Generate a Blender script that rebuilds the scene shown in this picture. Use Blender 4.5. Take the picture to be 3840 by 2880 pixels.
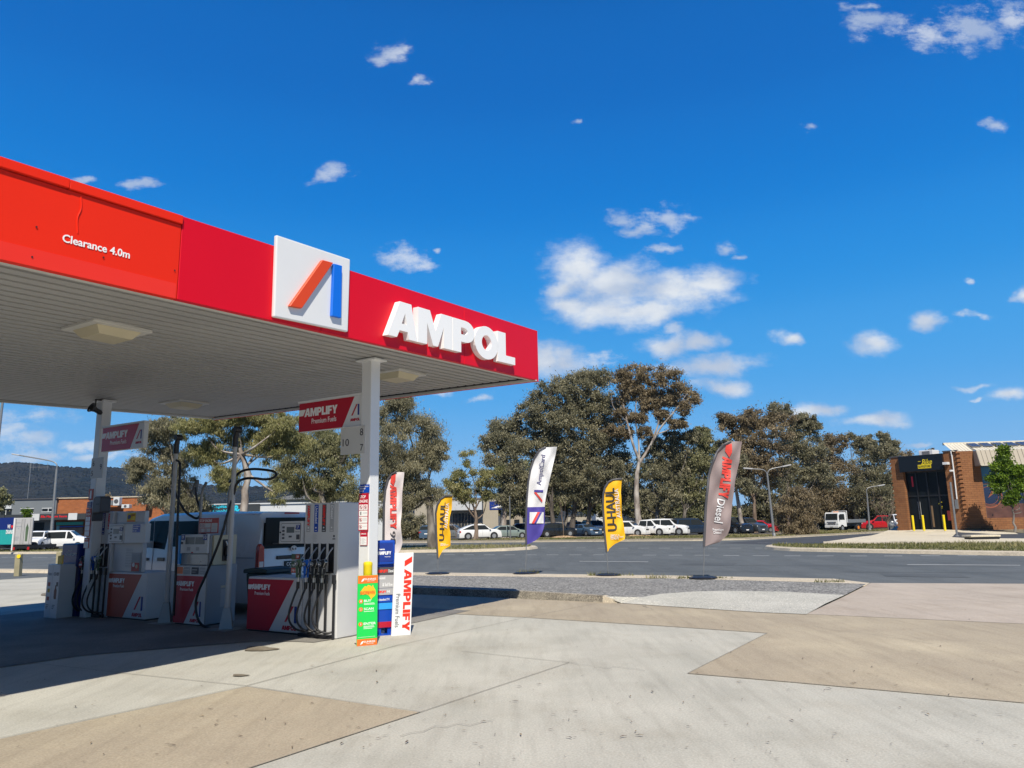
import bpy, bmesh, math, random
import numpy as np
HAZE=0.00009
from mathutils import Vector, Matrix
for o in list(bpy.data.objects): bpy.data.objects.remove(o)
SC=bpy.context.scene; COL=SC.collection
R=math.radians
random.seed(7); RNG=np.random.default_rng(7)
# ---------------------------------------------------------------- camera
FPX,HOR,ROLL,EYE=2760.0,1952.3,R(1.125),1.68
_p=math.atan((HOR-1440)*math.cos(ROLL)/FPX)
_fw=Vector((0,math.cos(_p),math.sin(_p))); _u=Vector((0,-math.sin(_p),math.cos(_p))); _r=Vector((1,0,0))
_up=_u*math.cos(ROLL)+_r*math.sin(ROLL); _rt=_r*math.cos(ROLL)-_u*math.sin(ROLL)
cd=bpy.data.cameras.new('camera'); cam=bpy.data.objects.new('camera',cd); COL.objects.link(cam)
cd.sensor_width=36; cd.lens=FPX/3840*36; cd.clip_start=0.1; cd.clip_end=6000
m=Matrix((( _rt.x,_up.x,-_fw.x,0),(_rt.y,_up.y,-_fw.y,0),(_rt.z,_up.z,-_fw.z,EYE),(0,0,0,1)))
cam.matrix_world=m; SC.camera=cam
def ray(x,y): return _fw*FPX+_rt*(x-1920)-_up*(y-1440)
K=3840/2212.0
# ---------------------------------------------------------------- light and sky
SUN_EL,SUN_AZ=R(50.5),R(173)
tosun=Vector((math.sin(SUN_AZ)*math.cos(SUN_EL),math.cos(SUN_AZ)*math.cos(SUN_EL),math.sin(SUN_EL)))
sl=bpy.data.lights.new('sun','SUN'); sl.energy=5.0; sl.angle=R(0.53); sl.color=(1.0,0.93,0.80)
so=bpy.data.objects.new('sun',sl); COL.objects.link(so); so.rotation_euler=tosun.to_track_quat('Z','Y').to_euler(); so.location=(0,-20,40)
SC.view_settings.view_transform='Standard'; SC.view_settings.look='None'; SC.view_settings.exposure=0.22; SC.view_settings.gamma=1
W=bpy.data.worlds.new('World'); SC.world=W; W.use_nodes=True
nt=W.node_tree; nt.nodes.clear(); N=nt.nodes.new; LK=nt.links.new
out=N('ShaderNodeOutputWorld'); bg=N('ShaderNodeBackground'); bg.inputs[1].default_value=0.075
sky=N('ShaderNodeTexSky'); sky.sky_type='NISHITA'; sky.sun_disc=False; sky.sun_elevation=SUN_EL; sky.sun_rotation=SUN_AZ
sky.altitude=600; sky.air_density=1.0; sky.dust_density=0.0; sky.ozone_density=3.0
hs=N('ShaderNodeHueSaturation'); hs.inputs['Saturation'].default_value=1.38; hs.inputs['Hue'].default_value=0.497; hs.inputs['Value'].default_value=1.25
LK(sky.outputs[0],hs.inputs['Color'])
tint=N('ShaderNodeMix'); tint.data_type='RGBA'; tint.blend_type='MULTIPLY'; tint.inputs['Factor'].default_value=1; LK(hs.outputs[0],tint.inputs[6]); tint.inputs[7].default_value=(0.62,0.98,1.30,1)
tc=N('ShaderNodeTexCoord'); sx=N('ShaderNodeSeparateXYZ'); LK(tc.outputs['Generated'],sx.inputs[0])
def mth(op,a,b=None,c=None,clamp=False):
    n=N('ShaderNodeMath'); n.operation=op; n.use_clamp=clamp
    for i,v in enumerate((a,b,c)):
        if v is None: continue
        if isinstance(v,(int,float)): n.inputs[i].default_value=v
        else: LK(v,n.inputs[i])
    return n.outputs[0]
yy=mth('MAXIMUM',sx.outputs[1],0.05)
ca=mth('DIVIDE',sx.outputs[0],yy); ce=mth('DIVIDE',sx.outputs[2],yy)
cx=N('ShaderNodeCombineXYZ'); LK(ca,cx.inputs[0]); LK(ce,cx.inputs[1])
# warp the lookup so the cloud outlines are ragged
wn=N('ShaderNodeTexNoise'); wn.inputs['Scale'].default_value=14; wn.inputs['Detail'].default_value=7; LK(cx.outputs[0],wn.inputs['Vector'])
wv=N('ShaderNodeVectorMath'); wv.operation='MULTIPLY_ADD'; LK(wn.outputs['Color'],wv.inputs[0]); wv.inputs[1].default_value=(0.075,0.045,0); 
wo=N('ShaderNodeVectorMath'); wo.operation='ADD'; LK(cx.outputs[0],wo.inputs[0]); wo.inputs[1].default_value=(-0.0375,-0.0225,0); LK(wo.outputs[0],wv.inputs[2])
CL=[ # x,y,rx,ry (photo, 2212 wide), wispy
(2095,55,100,55,1),(2010,70,70,36,1),(1890,52,75,36,1),(1850,22,45,16,1),(2180,40,60,50,1),(845,117,52,30,1),(825,128,40,18,1),(895,183,24,15,1),(718,376,58,22,1),(700,384,40,18,1),
(300,401,52,15,1),(185,392,50,11,1),(865,556,64,30,1),(915,568,38,20,1),(940,535,18,8,1),(1445,472,60,32,1),(1370,492,60,20,1),(1345,470,50,28,1),(1422,541,42,14,1),(1568,536,24,20,1),
(1250,585,75,55,0),(1330,612,115,60,0),(1460,628,130,48,0),(1300,670,120,38,0),(1400,665,130,30,0),(1235,660,60,34,0),(1215,620,40,26,0),(1530,610,60,34,0),
(1440,745,75,26,0),(1520,742,50,18,0),(1450,710,40,28,1),(1215,780,75,40,0),(1170,775,60,36,0),(1300,775,40,22,1),(1540,790,110,26,0),(1450,795,60,20,1),(1555,832,60,20,0),
(1694,735,36,15,0),(1876,746,46,28,0),(2003,700,48,22,0),(2120,688,52,8,1),(1750,881,72,17,0),(1882,905,78,14,0),(2180,850,46,18,0),(2105,833,54,10,1),(2105,858,20,7,1),
(2147,266,36,18,1),(1750,279,24,12,1),(2210,632,18,20,0),(1035,865,34,10,1),(960,845,34,10,1),(1590,560,20,8,1),(1240,258,12,8,1),(2085,612,16,10,1),(1880,20,30,12,1),
(60,905,150,20,1),(60,950,90,25,1),(170,965,110,16,1),(60,990,130,22,1),(230,990,110,12,1),(20,930,70,18,1),(1980,955,50,8,1)]
chains=[None,None]
for x,y,rx,ry,w in CL:
    v=ray(x*K,y*K); a0,e0=v.x/v.y,v.z/v.y; v2=ray((x+rx)*K,y*K); v3=ray(x*K,(y-ry)*K)
    ia=1/abs(v2.x/v2.y-a0); ie=1/abs(v3.z/v3.y-e0)
    n=N('ShaderNodeVectorMath'); n.operation='MULTIPLY_ADD'; LK(wv.outputs[0],n.inputs[0]); n.inputs[1].default_value=(ia,ie,0); n.inputs[2].default_value=(-a0*ia,-e0*ie,0)
    l=N('ShaderNodeVectorMath'); l.operation='LENGTH'; LK(n.outputs[0],l.inputs[0])
    chains[w]=l.outputs['Value'] if chains[w] is None else mth('SMOOTH_MIN',chains[w],l.outputs['Value'],0.25)
cn=N('ShaderNodeTexNoise'); cn.inputs['Scale'].default_value=22; cn.inputs['Detail'].default_value=9; cn.inputs['Roughness'].default_value=0.68
sc_=N('ShaderNodeVectorMath'); sc_.operation='MULTIPLY'; LK(cx.outputs[0],sc_.inputs[0]); sc_.inputs[1].default_value=(1,1.7,1); LK(sc_.outputs[0],cn.inputs['Vector'])
def mrange(v,a,b,c,d):
    n=N('ShaderNodeMapRange'); n.interpolation_type='SMOOTHSTEP'; LK(v,n.inputs['Value'])
    for i,q in zip(('From Min','From Max','To Min','To Max'),(a,b,c,d)): n.inputs[i].default_value=q
    return n.outputs[0]
nn=mth('MULTIPLY_ADD',cn.outputs['Fac'],2.0,-1.0)
strong=mrange(mth('ADD',mth('SUBTRACT',1.15,chains[0]),mth('MULTIPLY',nn,0.8)),-0.15,1.05,0,0.97)
wisp=mrange(mth('ADD',mth('SUBTRACT',1.0,chains[1]),mth('MULTIPLY',nn,1.5)),0.0,1.0,0,0.66)
dens=mth('MAXIMUM',strong,wisp)
dens=mth('MULTIPLY',dens,mth('GREATER_THAN',sx.outputs[1],0.06))
# soft body shading of the clouds
sn=N('ShaderNodeTexNoise'); sn.inputs['Scale'].default_value=9; sn.inputs['Detail'].default_value=5; LK(sc_.outputs[0],sn.inputs['Vector'])
cr=N('ShaderNodeMix'); cr.data_type='RGBA'; LK(mrange(sn.outputs['Fac'],0.38,0.62,0,1),cr.inputs['Factor']); cr.inputs[6].default_value=(6.2,7.1,8.6,1); cr.inputs[7].default_value=(9.6,10.0,10.4,1)
mx=N('ShaderNodeMix'); mx.data_type='RGBA'; LK(dens,mx.inputs['Factor']); sp=N('ShaderNodeSeparateColor'); LK(tint.outputs[2],sp.inputs[0]); cc_=N('ShaderNodeCombineColor')
LK(mth('MULTIPLY',sp.outputs[0],0.55),cc_.inputs[0]); LK(mth('MULTIPLY',mth('POWER',sp.outputs[1],0.47),1.78),cc_.inputs[1]); LK(mth('MULTIPLY',mth('POWER',sp.outputs[2],0.46),3.2),cc_.inputs[2])
skr=N('ShaderNodeValToRGB'); els=skr.color_ramp.elements; skr.color_ramp.interpolation='CARDINAL'
for i_,(p_,c_) in enumerate([(0, (0.32193, 0.54692, 0.81316)), (0.139, (0.11671, 0.41798, 0.82849)), (0.26, (0.03499, 0.31313, 0.76817)), (0.375, (0.00554, 0.21833, 0.66896)), (0.5, (0.00056, 0.14839, 0.54089)), (0.616, (0, 0.11186, 0.43896)), (1, (0, 0.04695, 0.24017))]):
    e_=els[i_] if i_<2 else els.new(p_); e_.position=p_; e_.color=c_+(1,)
LK(mth('MAXIMUM',sx.outputs[2],0.0),skr.inputs[0]); sks=N('ShaderNodeVectorMath'); sks.operation='SCALE'; LK(skr.outputs[0],sks.inputs[0]); sks.inputs['Scale'].default_value=12
skm=N('ShaderNodeMix'); skm.data_type='RGBA'; skm.inputs['Factor'].default_value=0.95; LK(cc_.outputs[0],skm.inputs[6]); LK(sks.outputs[0],skm.inputs[7])
rear=N('ShaderNodeMapRange'); rear.interpolation_type='SMOOTHSTEP'; LK(sx.outputs[1],rear.inputs['Value'])
for i_,q_ in zip(('From Min','From Max','To Min','To Max'),(-0.15,0.25,0.6,1.0)): rear.inputs[i_].default_value=q_
LK(skm.outputs[2],mx.inputs[6]); LK(cr.outputs[2],mx.inputs[7])
fin=N('ShaderNodeVectorMath'); fin.operation='SCALE'; LK(mx.outputs[2],fin.inputs[0]); LK(rear.outputs[0],fin.inputs['Scale'])
LK(fin.outputs[0],bg.inputs[0]); LK(bg.outputs[0],out.inputs[0])
SC.render.engine='CYCLES'
# ---------------------------------------------------------------- photo measures -> world places
EV=Vector((0,0,EYE)); SLOPE=0.0062
def D(x,y): return (x*K,y*K)
def zg(y): return -SLOPE*min(max(y-20,0),110)
def G(x,y,z=0.0):
    v=ray(x,y); t=(z-EYE)/v.z
    if t<0: t=1e9
    P=EV+v*t
    if P.y>20:
        t=(SLOPE*20+z-EYE)/(v.z+SLOPE*v.y); P=EV+v*t
        if P.y>130 or t<0:
            t=(-SLOPE*110+z-EYE)/v.z; P=EV+v*t
    return P
def atY(x,y,Y): v=ray(x,y); return EV+v*(Y/v.y)
TH=R(-32); O=Vector((-2.1975,11.1837,0)); XH=Vector((math.cos(TH),math.sin(TH),0)); YH=Vector((-math.sin(TH),math.cos(TH),0))
def I(a,b,z=0): return O+XH*a+YH*b+Vector((0,0,z))
def RB(x,y,b):
    v=ray(x,y); P=EV+v*((b-(EV-O).dot(YH))/v.dot(YH)); return (P-O).dot(XH),P.z
def RA(x,y,a):
    v=ray(x,y); P=EV+v*((a-(EV-O).dot(XH))/v.dot(XH)); return (P-O).dot(YH),P.z
def IG(x,y):
    P=G(x,y); return (P-O).dot(XH),(P-O).dot(YH)
def hit(x,y,P0,az):
    u=Vector((math.sin(az),math.cos(az),0)); n=Vector((u.y,-u.x,0)); v=ray(x,y)
    P=EV+v*((P0-EV).dot(n)/v.dot(n)); return (P-P0).dot(u),P.z
# ---------------------------------------------------------------- tagging helpers
def tag(o,label=None,cat=None,group=None,kind=None):
    if label: o['label']=label
    if cat: o['category']=cat
    if group: o['group']=group
    if kind: o['kind']=kind
    return o
def thing(name,label,cat,loc=(0,0,0),rotz=0,group=None):
    o=bpy.data.objects.new(name,None); COL.objects.link(o); o.location=loc; o.rotation_euler=(0,0,rotz); o.empty_display_size=0.2
    return tag(o,label,cat,group)
def copy_tree(o,parent=None):
    c=o.copy(); COL.objects.link(c)
    if parent: c.parent=parent
    for ch in o.children: copy_tree(ch,c)
    return c
# ---------------------------------------------------------------- text and glyph meshes
_gc={}
def _curve_mesh(cu):
    ob=bpy.data.objects.new('tmp_outline',cu); COL.objects.link(ob)
    dg=bpy.context.evaluated_depsgraph_get(); dg.update()
    me=bpy.data.meshes.new_from_object(ob.evaluated_get(dg))
    vs=[tuple(v.co) for v in me.vertices]; fs=[tuple(p.vertices) for p in me.polygons]
    bpy.data.objects.remove(ob); bpy.data.meshes.remove(me); bpy.data.curves.remove(cu)
    return vs,fs
def _arc(cx,cy,rx,ry,a0,a1,n): return [(cx+rx*math.cos(R(a0+(a1-a0)*i/n)),cy+ry*math.sin(R(a0+(a1-a0)*i/n))) for i in range(n+1)]
HEAVY={
'A':(1.02,[[(0,0),(.40,1),(.70,1),(.80,1),(1.02,0),(.72,0),(.68,.2),(.40,.2),(.31,0)],[(.47,.4),(.65,.4),(.60,.66),(.585,.7)]]),
'M':(1.14,[[(0,0),(0,1),(.38,1),(.57,.45),(.76,1),(1.14,1),(1.14,0),(.85,0),(.85,.62),(.65,0),(.49,0),(.29,.62),(.29,0)]]),
'P':(.82,[[(0,0),(0,1),(.47,1)]+_arc(.47,.665,.35,.335,90,-90,10)+[(.30,.33),(.30,0)],[(.30,.56),(.43,.56)]+_arc(.43,.665,.12,.105,-90,90,6)+[(.30,.77)]]),
'L':(.66,[[(0,0),(0,1),(.30,1),(.30,.25),(.66,.25),(.66,0)]]),
'I':(.30,[[(0,0),(0,1),(.30,1),(.30,0)]]),
'F':(.68,[[(0,0),(0,1),(.68,1),(.68,.76),(.30,.76),(.30,.6),(.63,.6),(.63,.37),(.30,.37),(.30,0)]]),
'Y':(.92,[[(.31,0),(.31,.36),(0,1),(.33,1),(.46,.66),(.59,1),(.92,1),(.61,.36),(.61,0)]]),
'O':(1.06,[_arc(.53,.5,.53,.52,0,350,30),_arc(.53,.5,.22,.24,0,345,20)]),
'/':(.62,[[(0,0),(.32,1),(.72,1),(.36,0)]]),
}
def heavy(s,th,gap=.05):
    key=('H',s,th)
    if key in _gc: return _gc[key]
    cu=bpy.data.curves.new('tmp','CURVE'); cu.dimensions='2D'; cu.fill_mode='BOTH'; cu.extrude=0.5 if th else 0.0
    x=0
    for c in s:
        w,outl=HEAVY[c]
        for pts in outl:
            sp=cu.splines.new('POLY'); sp.points.add(len(pts)-1); sp.use_cyclic_u=True
            for i,(px,py) in enumerate(pts): sp.points[i].co=(x+px,py,0,1)
        x+=w+(gap if c!='/' else -.02)
    _gc[key]=_norm(*_curve_mesh(cu)); return _gc[key]
def font(s,th,bold=0.0):
    key=('F',s,th,bold)
    if key in _gc: return _gc[key]
    cu=bpy.data.curves.new('tmp','FONT'); cu.body=s; cu.offset=bold; cu.resolution_u=3; cu.extrude=0.5 if th else 0.0
    _gc[key]=_norm(*_curve_mesh(cu)); return _gc[key]
def _norm(vs,fs):
    xs=[v[0] for v in vs]; ys=[v[1] for v in vs]; x0,x1,y0,y1=min(xs),max(xs),min(ys),max(ys)
    return [((v[0]-x0)/(x1-x0),(v[1]-y0)/(y1-y0),v[2]) for v in vs],fs,(x1-x0)/(y1-y0)
# ---------------------------------------------------------------- mesh builder
class MB:
    def __init__(s): s.v=[];s.f=[];s.mi=[];s.mats=[];s.M=None
    def add(s,vs,fs,mat):
        if mat not in s.mats: s.mats.append(mat)
        k=s.mats.index(mat); n=len(s.v)
        for v in vs:
            v=Vector(v)
            if s.M is not None: v=s.M@v
            s.v.append(v)
        for f in fs: s.f.append(tuple(i+n for i in f)); s.mi.append(k)
        return s
    def box(s,x0,x1,y0,y1,z0,z1,mat):
        vs=[(x,y,z) for z in (z0,z1) for y in (y0,y1) for x in (x0,x1)]
        return s.add(vs,[(0,2,3,1),(4,5,7,6),(0,1,5,4),(1,3,7,5),(3,2,6,7),(2,0,4,6)],mat)
    def prism(s,pts,d0,d1,mat,axis='y'):
        # pts in (x,z) for y, (x,y) for z, (y,z) for x
        f={'y':lambda p,d:(p[0],d,p[1]),'z':lambda p,d:(p[0],p[1],d),'x':lambda p,d:(d,p[0],p[1])}[axis]
        n=len(pts); vs=[f(p,d0) for p in pts]+[f(p,d1) for p in pts]
        A=sum(pts[i][0]*pts[(i+1)%n][1]-pts[(i+1)%n][0]*pts[i][1] for i in range(n))
        fl=(A>0)!=(axis=='y')
        q=[tuple(range(n))[::-1 if fl else 1], tuple(range(n,2*n))[::1 if fl else -1]]
        for i in range(n):
            j=(i+1)%n; q.append((i,j,j+n,i+n) if fl else (i,i+n,j+n,j))
        return s.add(vs,q,mat)
    def tube(s,path,r,mat,n=8,cap=True):
        path=[Vector(p) for p in path]; k=len(path)
        rr=r if isinstance(r,(list,tuple)) else [r]*k
        vs=[]; up=Vector((0,0,1)); pn=None
        for i,p in enumerate(path):
            t=(path[min(i+1,k-1)]-path[max(i-1,0)]).normalized()
            if pn is None: pn=t.cross(up if abs(t.z)<.9 else Vector((1,0,0))).normalized()
            else: pn=(pn-t*pn.dot(t)).normalized()
            b=t.cross(pn)
            for j in range(n):
                a=2*math.pi*j/n; vs.append(p+(pn*math.cos(a)+b*math.sin(a))*rr[i])
        fs=[(i*n+j,i*n+(j+1)%n,(i+1)*n+(j+1)%n,(i+1)*n+j) for i in range(k-1) for j in range(n)]
        if cap: fs+=[tuple(range(n))[::-1],tuple(range((k-1)*n,k*n))]
        return s.add(vs,fs,mat)
    def spline(s,pts,r,mat,n=8,sub=6):
        P=[Vector(p) for p in pts]; P=[P[0]*2-P[1]]+P+[P[-1]*2-P[-2]]; o=[]
        for i in range(1,len(P)-2):
            for j in range(sub):
                t=j/sub; a,b,c,d=P[i-1:i+3]
                o.append(.5*((2*b)+(c-a)*t+(2*a-5*b+4*c-d)*t*t+(3*b-a-3*c+d)*t**3))
        o.append(P[-2]); return s.tube(o,r,mat,n)
    def lathe(s,prof,mat,n=16,c=(0,0,0)):
        vs=[(c[0]+r*math.cos(2*math.pi*j/n),c[1]+r*math.sin(2*math.pi*j/n),c[2]+z) for r,z in prof for j in range(n)]
        k=len(prof); fs=[(i*n+j,i*n+(j+1)%n,(i+1)*n+(j+1)%n,(i+1)*n+j) for i in range(k-1) for j in range(n)]
        fs+=[tuple(range(n))[::-1],tuple(range((k-1)*n,k*n))]
        return s.add(vs,fs,mat)
    def disc(s,cx,cz,y,r,mat,th=.004,n=16,rz=None):
        return s.prism([(cx+r*math.cos(2*math.pi*i/n),cz+(rz or r)*math.sin(2*math.pi*i/n)) for i in range(n)],y-th,y,mat)
    def text(s,st,x0,x1,z0,z1,y,mat,th=.003,bold=.0,hv=False,rot=0,slant=0,fn=None):
        vs,fs,_=heavy(st,th) if hv else font(st,th,bold)
        o=[]
        for u,v,w in vs:
            u2=u+slant*v
            if rot==0: X=x0+(x1-x0)*u2; Z=z0+(z1-z0)*v
            elif rot==-90: X=x0+(x1-x0)*v; Z=z1-(z1-z0)*u2
            else: X=x1-(x1-x0)*v; Z=z0+(z1-z0)*u2
            Y=y-th*(w+.5) if th else y
            o.append(fn(X,Y,Z) if fn else (X,Y,Z))
        return s.add(o,fs,mat)
    def build(s,name,parent=None,loc=None,label=None,cat=None,group=None,kind=None,smooth=None,bevel=0,segs=1,rotz=0):
        me=bpy.data.meshes.new(name); L=Vector(loc) if loc is not None else Vector((0,0,0))
        me.from_pydata([v-L for v in s.v],[],s.f)
        for mt in s.mats: me.materials.append(mt)
        me.polygons.foreach_set('material_index',s.mi); me.update()
        if bevel:
            bm=bmesh.new(); bm.from_mesh(me); bmesh.ops.remove_doubles(bm,verts=bm.verts,dist=1e-5)
            es=[e for e in bm.edges if len(e.link_faces)==2 and e.calc_face_angle(0)>.5]
            bmesh.ops.bevel(bm,geom=es,offset=bevel,segments=segs,affect='EDGES',profile=.5,clamp_overlap=True); bm.to_mesh(me); bm.free()
        if smooth:
            me.polygons.foreach_set('use_smooth',[True]*len(me.polygons)); me.set_sharp_from_angle(angle=R(smooth))
        o=bpy.data.objects.new(name,me); COL.objects.link(o); o.location=L
        if parent: o.parent=parent
        return tag(o,label,cat,group,kind)
# ---------------------------------------------------------------- materials
def _mat(name):
    mt=bpy.data.materials.new(name); mt.use_nodes=True; t=mt.node_tree; return mt,t,t.nodes['Principled BSDF']
def srgb(r,g,b): return tuple(((c/255)/12.92 if c/255<=.04045 else ((c/255+.055)/1.055)**2.4) for c in (r,g,b))
def paint(name,col,rough=.45,var=.12,scale=3.0,metal=0,spec=.5,bump=0,coat=0,noisevec='Object'):
    mt,t,b=_mat(name); nz=t.nodes.new('ShaderNodeTexNoise'); nz.inputs['Scale'].default_value=scale; nz.inputs['Detail'].default_value=6
    tcn=t.nodes.new('ShaderNodeTexCoord'); t.links.new(tcn.outputs[noisevec],nz.inputs['Vector'])
    mixn=t.nodes.new('ShaderNodeMix'); mixn.data_type='RGBA'; t.links.new(nz.outputs['Fac'],mixn.inputs['Factor'])
    mixn.inputs[6].default_value=tuple(c*(1-var) for c in col)+(1,); mixn.inputs[7].default_value=tuple(min(1,c*(1+var)) for c in col)+(1,)
    t.links.new(mixn.outputs[2],b.inputs['Base Color'])
    mr=t.nodes.new('ShaderNodeMapRange'); t.links.new(nz.outputs['Fac'],mr.inputs['Value']); mr.inputs['To Min'].default_value=max(0,rough-.08); mr.inputs['To Max'].default_value=min(1,rough+.08)
    t.links.new(mr.outputs[0],b.inputs['Roughness']); b.inputs['Metallic'].default_value=metal; b.inputs['Specular IOR Level'].default_value=spec; b.inputs['Coat Weight'].default_value=coat
    if bump:
        bp=t.nodes.new('ShaderNodeBump'); bp.inputs['Strength'].default_value=bump; bp.inputs['Distance'].default_value=.03 if scale<1 else .01; t.links.new(nz.outputs['Fac'],bp.inputs['Height']); t.links.new(bp.outputs[0],b.inputs['Normal'])
    return mt
def ground(name,c1,c2,c3=None,fine=60,mid=1.2,speck=.0,speckcol=(.05,.05,.05),bump=.25,rough=.85,streak=None,speckscale=90):
    mt,t,b=_mat(name); L=t.links.new; n_=t.nodes.new
    g=n_('ShaderNodeNewGeometry')
    def nz(s,d=6,vec=None,r=.55):
        n=n_('ShaderNodeTexNoise'); n.inputs['Scale'].default_value=s; n.inputs['Detail'].default_value=d; n.inputs['Roughness'].default_value=r; L(vec or g.outputs['Position'],n.inputs['Vector']); return n.outputs['Fac']
    def mr(v,a,bb,c=0,d=1):
        n=n_('ShaderNodeMapRange'); L(v,n.inputs['Value']); n.inputs['From Min'].default_value=a; n.inputs['From Max'].default_value=bb; n.inputs['To Min'].default_value=c; n.inputs['To Max'].default_value=d; return n.outputs[0]
    def mix(f,a,bb,mode='MIX'):
        n=n_('ShaderNodeMix'); n.data_type='RGBA'; n.blend_type=mode
        if isinstance(f,float): n.inputs['Factor'].default_value=f
        else: L(f,n.inputs['Factor'])
        for i,v in ((6,a),(7,bb)):
            if isinstance(v,tuple): n.inputs[i].default_value=v+(1,)
            else: L(v,n.inputs[i])
        return n.outputs[2]
    c=mix(mr(nz(mid),.35,.65),c1,c2)
    if c3: c=mix(mr(nz(mid*.35,4),.5,.72),c,c3)
    if streak:
        mp=n_('ShaderNodeMapping'); L(g.outputs['Position'],mp.inputs[0]); mp.inputs['Rotation'].default_value=(0,0,streak[0]); mp.inputs['Scale'].default_value=(streak[1],streak[1]*.12,1)
        c=mix(mr(nz(1.0,6,mp.outputs[0],.62),.42,.66,0,streak[2]),c,streak[3])
        c=mix(mr(nz(5.0,5,mp.outputs[0],.6),.48,.70,0,.55),c,mix(1.0,c,(.78,.77,.76),'MULTIPLY'))
        c=mix(mr(nz(.9,7,None,.65),.50,.66,0,.5),c,mix(1.0,c,(.84,.81,.77),'MULTIPLY'))
    f=nz(fine,3); c=mix(mr(f,.3,.7,0,1),mix(1.0,c,(.82,.82,.82),'MULTIPLY'),mix(1.0,c,(1.12,1.12,1.12),'MULTIPLY'))
    if speck:
        vo=n_('ShaderNodeTexVoronoi'); vo.inputs['Scale'].default_value=speckscale; L(g.outputs['Position'],vo.inputs['Vector'])
        wh=n_('ShaderNodeSeparateColor'); L(vo.outputs['Color'],wh.inputs[0])
        c=mix(mr(wh.outputs[0],1-speck,1-speck+.02),c,speckcol)
        c=mix(mr(wh.outputs[1],1-speck,1-speck+.02),c,tuple(min(1,x*1.5) for x in c2))
    L(c,b.inputs['Base Color']); b.inputs['Roughness'].default_value=rough; b.inputs['Specular IOR Level'].default_value=.3
    bp=n_('ShaderNodeBump'); bp.inputs['Strength'].default_value=bump; bp.inputs['Distance'].default_value=.02; L(f,bp.inputs['Height']); L(bp.outputs[0],b.inputs['Normal'])
    return mt
def glass_dark(name,col=(.02,.025,.03),rough=.05): 
    mt,t,b=_mat(name); b.inputs['Base Color'].default_value=col+(1,); b.inputs['Roughness'].default_value=rough; b.inputs['Specular IOR Level'].default_value=.08; return mt
def brick(name,c1,c2,mortar,az,bw=.30,bh=.09,offset=(0,0,0)):
    mt,t,b=_mat(name); L=t.links.new; n_=t.nodes.new; g=n_('ShaderNodeNewGeometry')
    mp=n_('ShaderNodeMapping'); L(g.outputs['Position'],mp.inputs[0]); mp.vector_type='TEXTURE'; mp.inputs['Rotation'].default_value=(0,0,math.pi/2-az)
    s=n_('ShaderNodeSeparateXYZ'); L(mp.outputs[0],s.inputs[0]); cc=n_('ShaderNodeCombineXYZ'); L(s.outputs[0],cc.inputs[0]); L(s.outputs[2],cc.inputs[1])
    br=n_('ShaderNodeTexBrick'); L(cc.outputs[0],br.inputs['Vector']); br.inputs['Scale'].default_value=1; br.inputs['Brick Width'].default_value=bw; br.inputs['Row Height'].default_value=bh; br.inputs['Mortar Size'].default_value=.008
    br.inputs['Color1'].default_value=c1+(1,); br.inputs['Color2'].default_value=c2+(1,); br.inputs['Mortar'].default_value=mortar+(1,)
    nz=n_('ShaderNodeTexNoise'); nz.inputs['Scale'].default_value=1.3; nz.inputs['Detail'].default_value=8; L(g.outputs['Position'],nz.inputs['Vector'])
    mx_=n_('ShaderNodeMix'); mx_.data_type='RGBA'; mx_.blend_type='MULTIPLY'; mx_.inputs['Factor'].default_value=.5; L(br.outputs['Color'],mx_.inputs[6]); L(nz.outputs['Fac'],mx_.inputs[7])
    L(mx_.outputs[2],b.inputs['Base Color']); b.inputs['Roughness'].default_value=.85
    bp=n_('ShaderNodeBump'); bp.inputs['Strength'].default_value=.6; bp.inputs['Distance'].default_value=.02; bp.invert=True; L(br.outputs['Fac'],bp.inputs['Height']); L(bp.outputs[0],b.inputs['Normal'])
    return mt
def leafmat(name,dark,mid,light):
    mt,t,b=_mat(name); L=t.links.new; a=t.nodes.new('ShaderNodeAttribute'); a.attribute_name='tint'; cr=t.nodes.new('ShaderNodeValToRGB'); L(a.outputs['Fac'],cr.inputs[0])
    e=cr.color_ramp.elements; e[0].position=.08; e[0].color=dark+(1,); e[1].position=.95; e[1].color=light+(1,); k=e.new(.5); k.color=mid+(1,)
    L(cr.outputs[0],b.inputs['Base Color']); b.inputs['Roughness'].default_value=.5; b.inputs['Specular IOR Level'].default_value=.35
    tr=t.nodes.new('ShaderNodeBsdfTranslucent'); L(cr.outputs[0],tr.inputs[0]); ms=t.nodes.new('ShaderNodeMixShader'); ms.inputs[0].default_value=.38
    L(b.outputs[0],ms.inputs[1]); L(tr.outputs[0],ms.inputs[2]); L(ms.outputs[0],t.nodes['Material Output'].inputs[0]); return mt
def barkmat(name,c1,c2,scale=3,stretch=.25):
    mt,t,b=_mat(name); L=t.links.new; g=t.nodes.new('ShaderNodeNewGeometry'); mp=t.nodes.new('ShaderNodeMapping'); mp.inputs['Scale'].default_value=(scale,scale,scale*stretch); L(g.outputs['Position'],mp.inputs[0])
    nz=t.nodes.new('ShaderNodeTexNoise'); nz.inputs['Scale'].default_value=1; nz.inputs['Detail'].default_value=6; L(mp.outputs[0],nz.inputs['Vector'])
    cr=t.nodes.new('ShaderNodeValToRGB'); L(nz.outputs['Fac'],cr.inputs[0]); e=cr.color_ramp.elements; e[0].position=.4; e[0].color=c1+(1,); e[1].position=.62; e[1].color=c2+(1,)
    L(cr.outputs[0],b.inputs['Base Color']); b.inputs['Roughness'].default_value=.85
    bp=t.nodes.new('ShaderNodeBump'); bp.inputs['Strength'].default_value=.5; bp.inputs['Distance'].default_value=.04; L(nz.outputs['Fac'],bp.inputs['Height']); L(bp.outputs[0],b.inputs['Normal']); return mt
M={}
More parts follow.
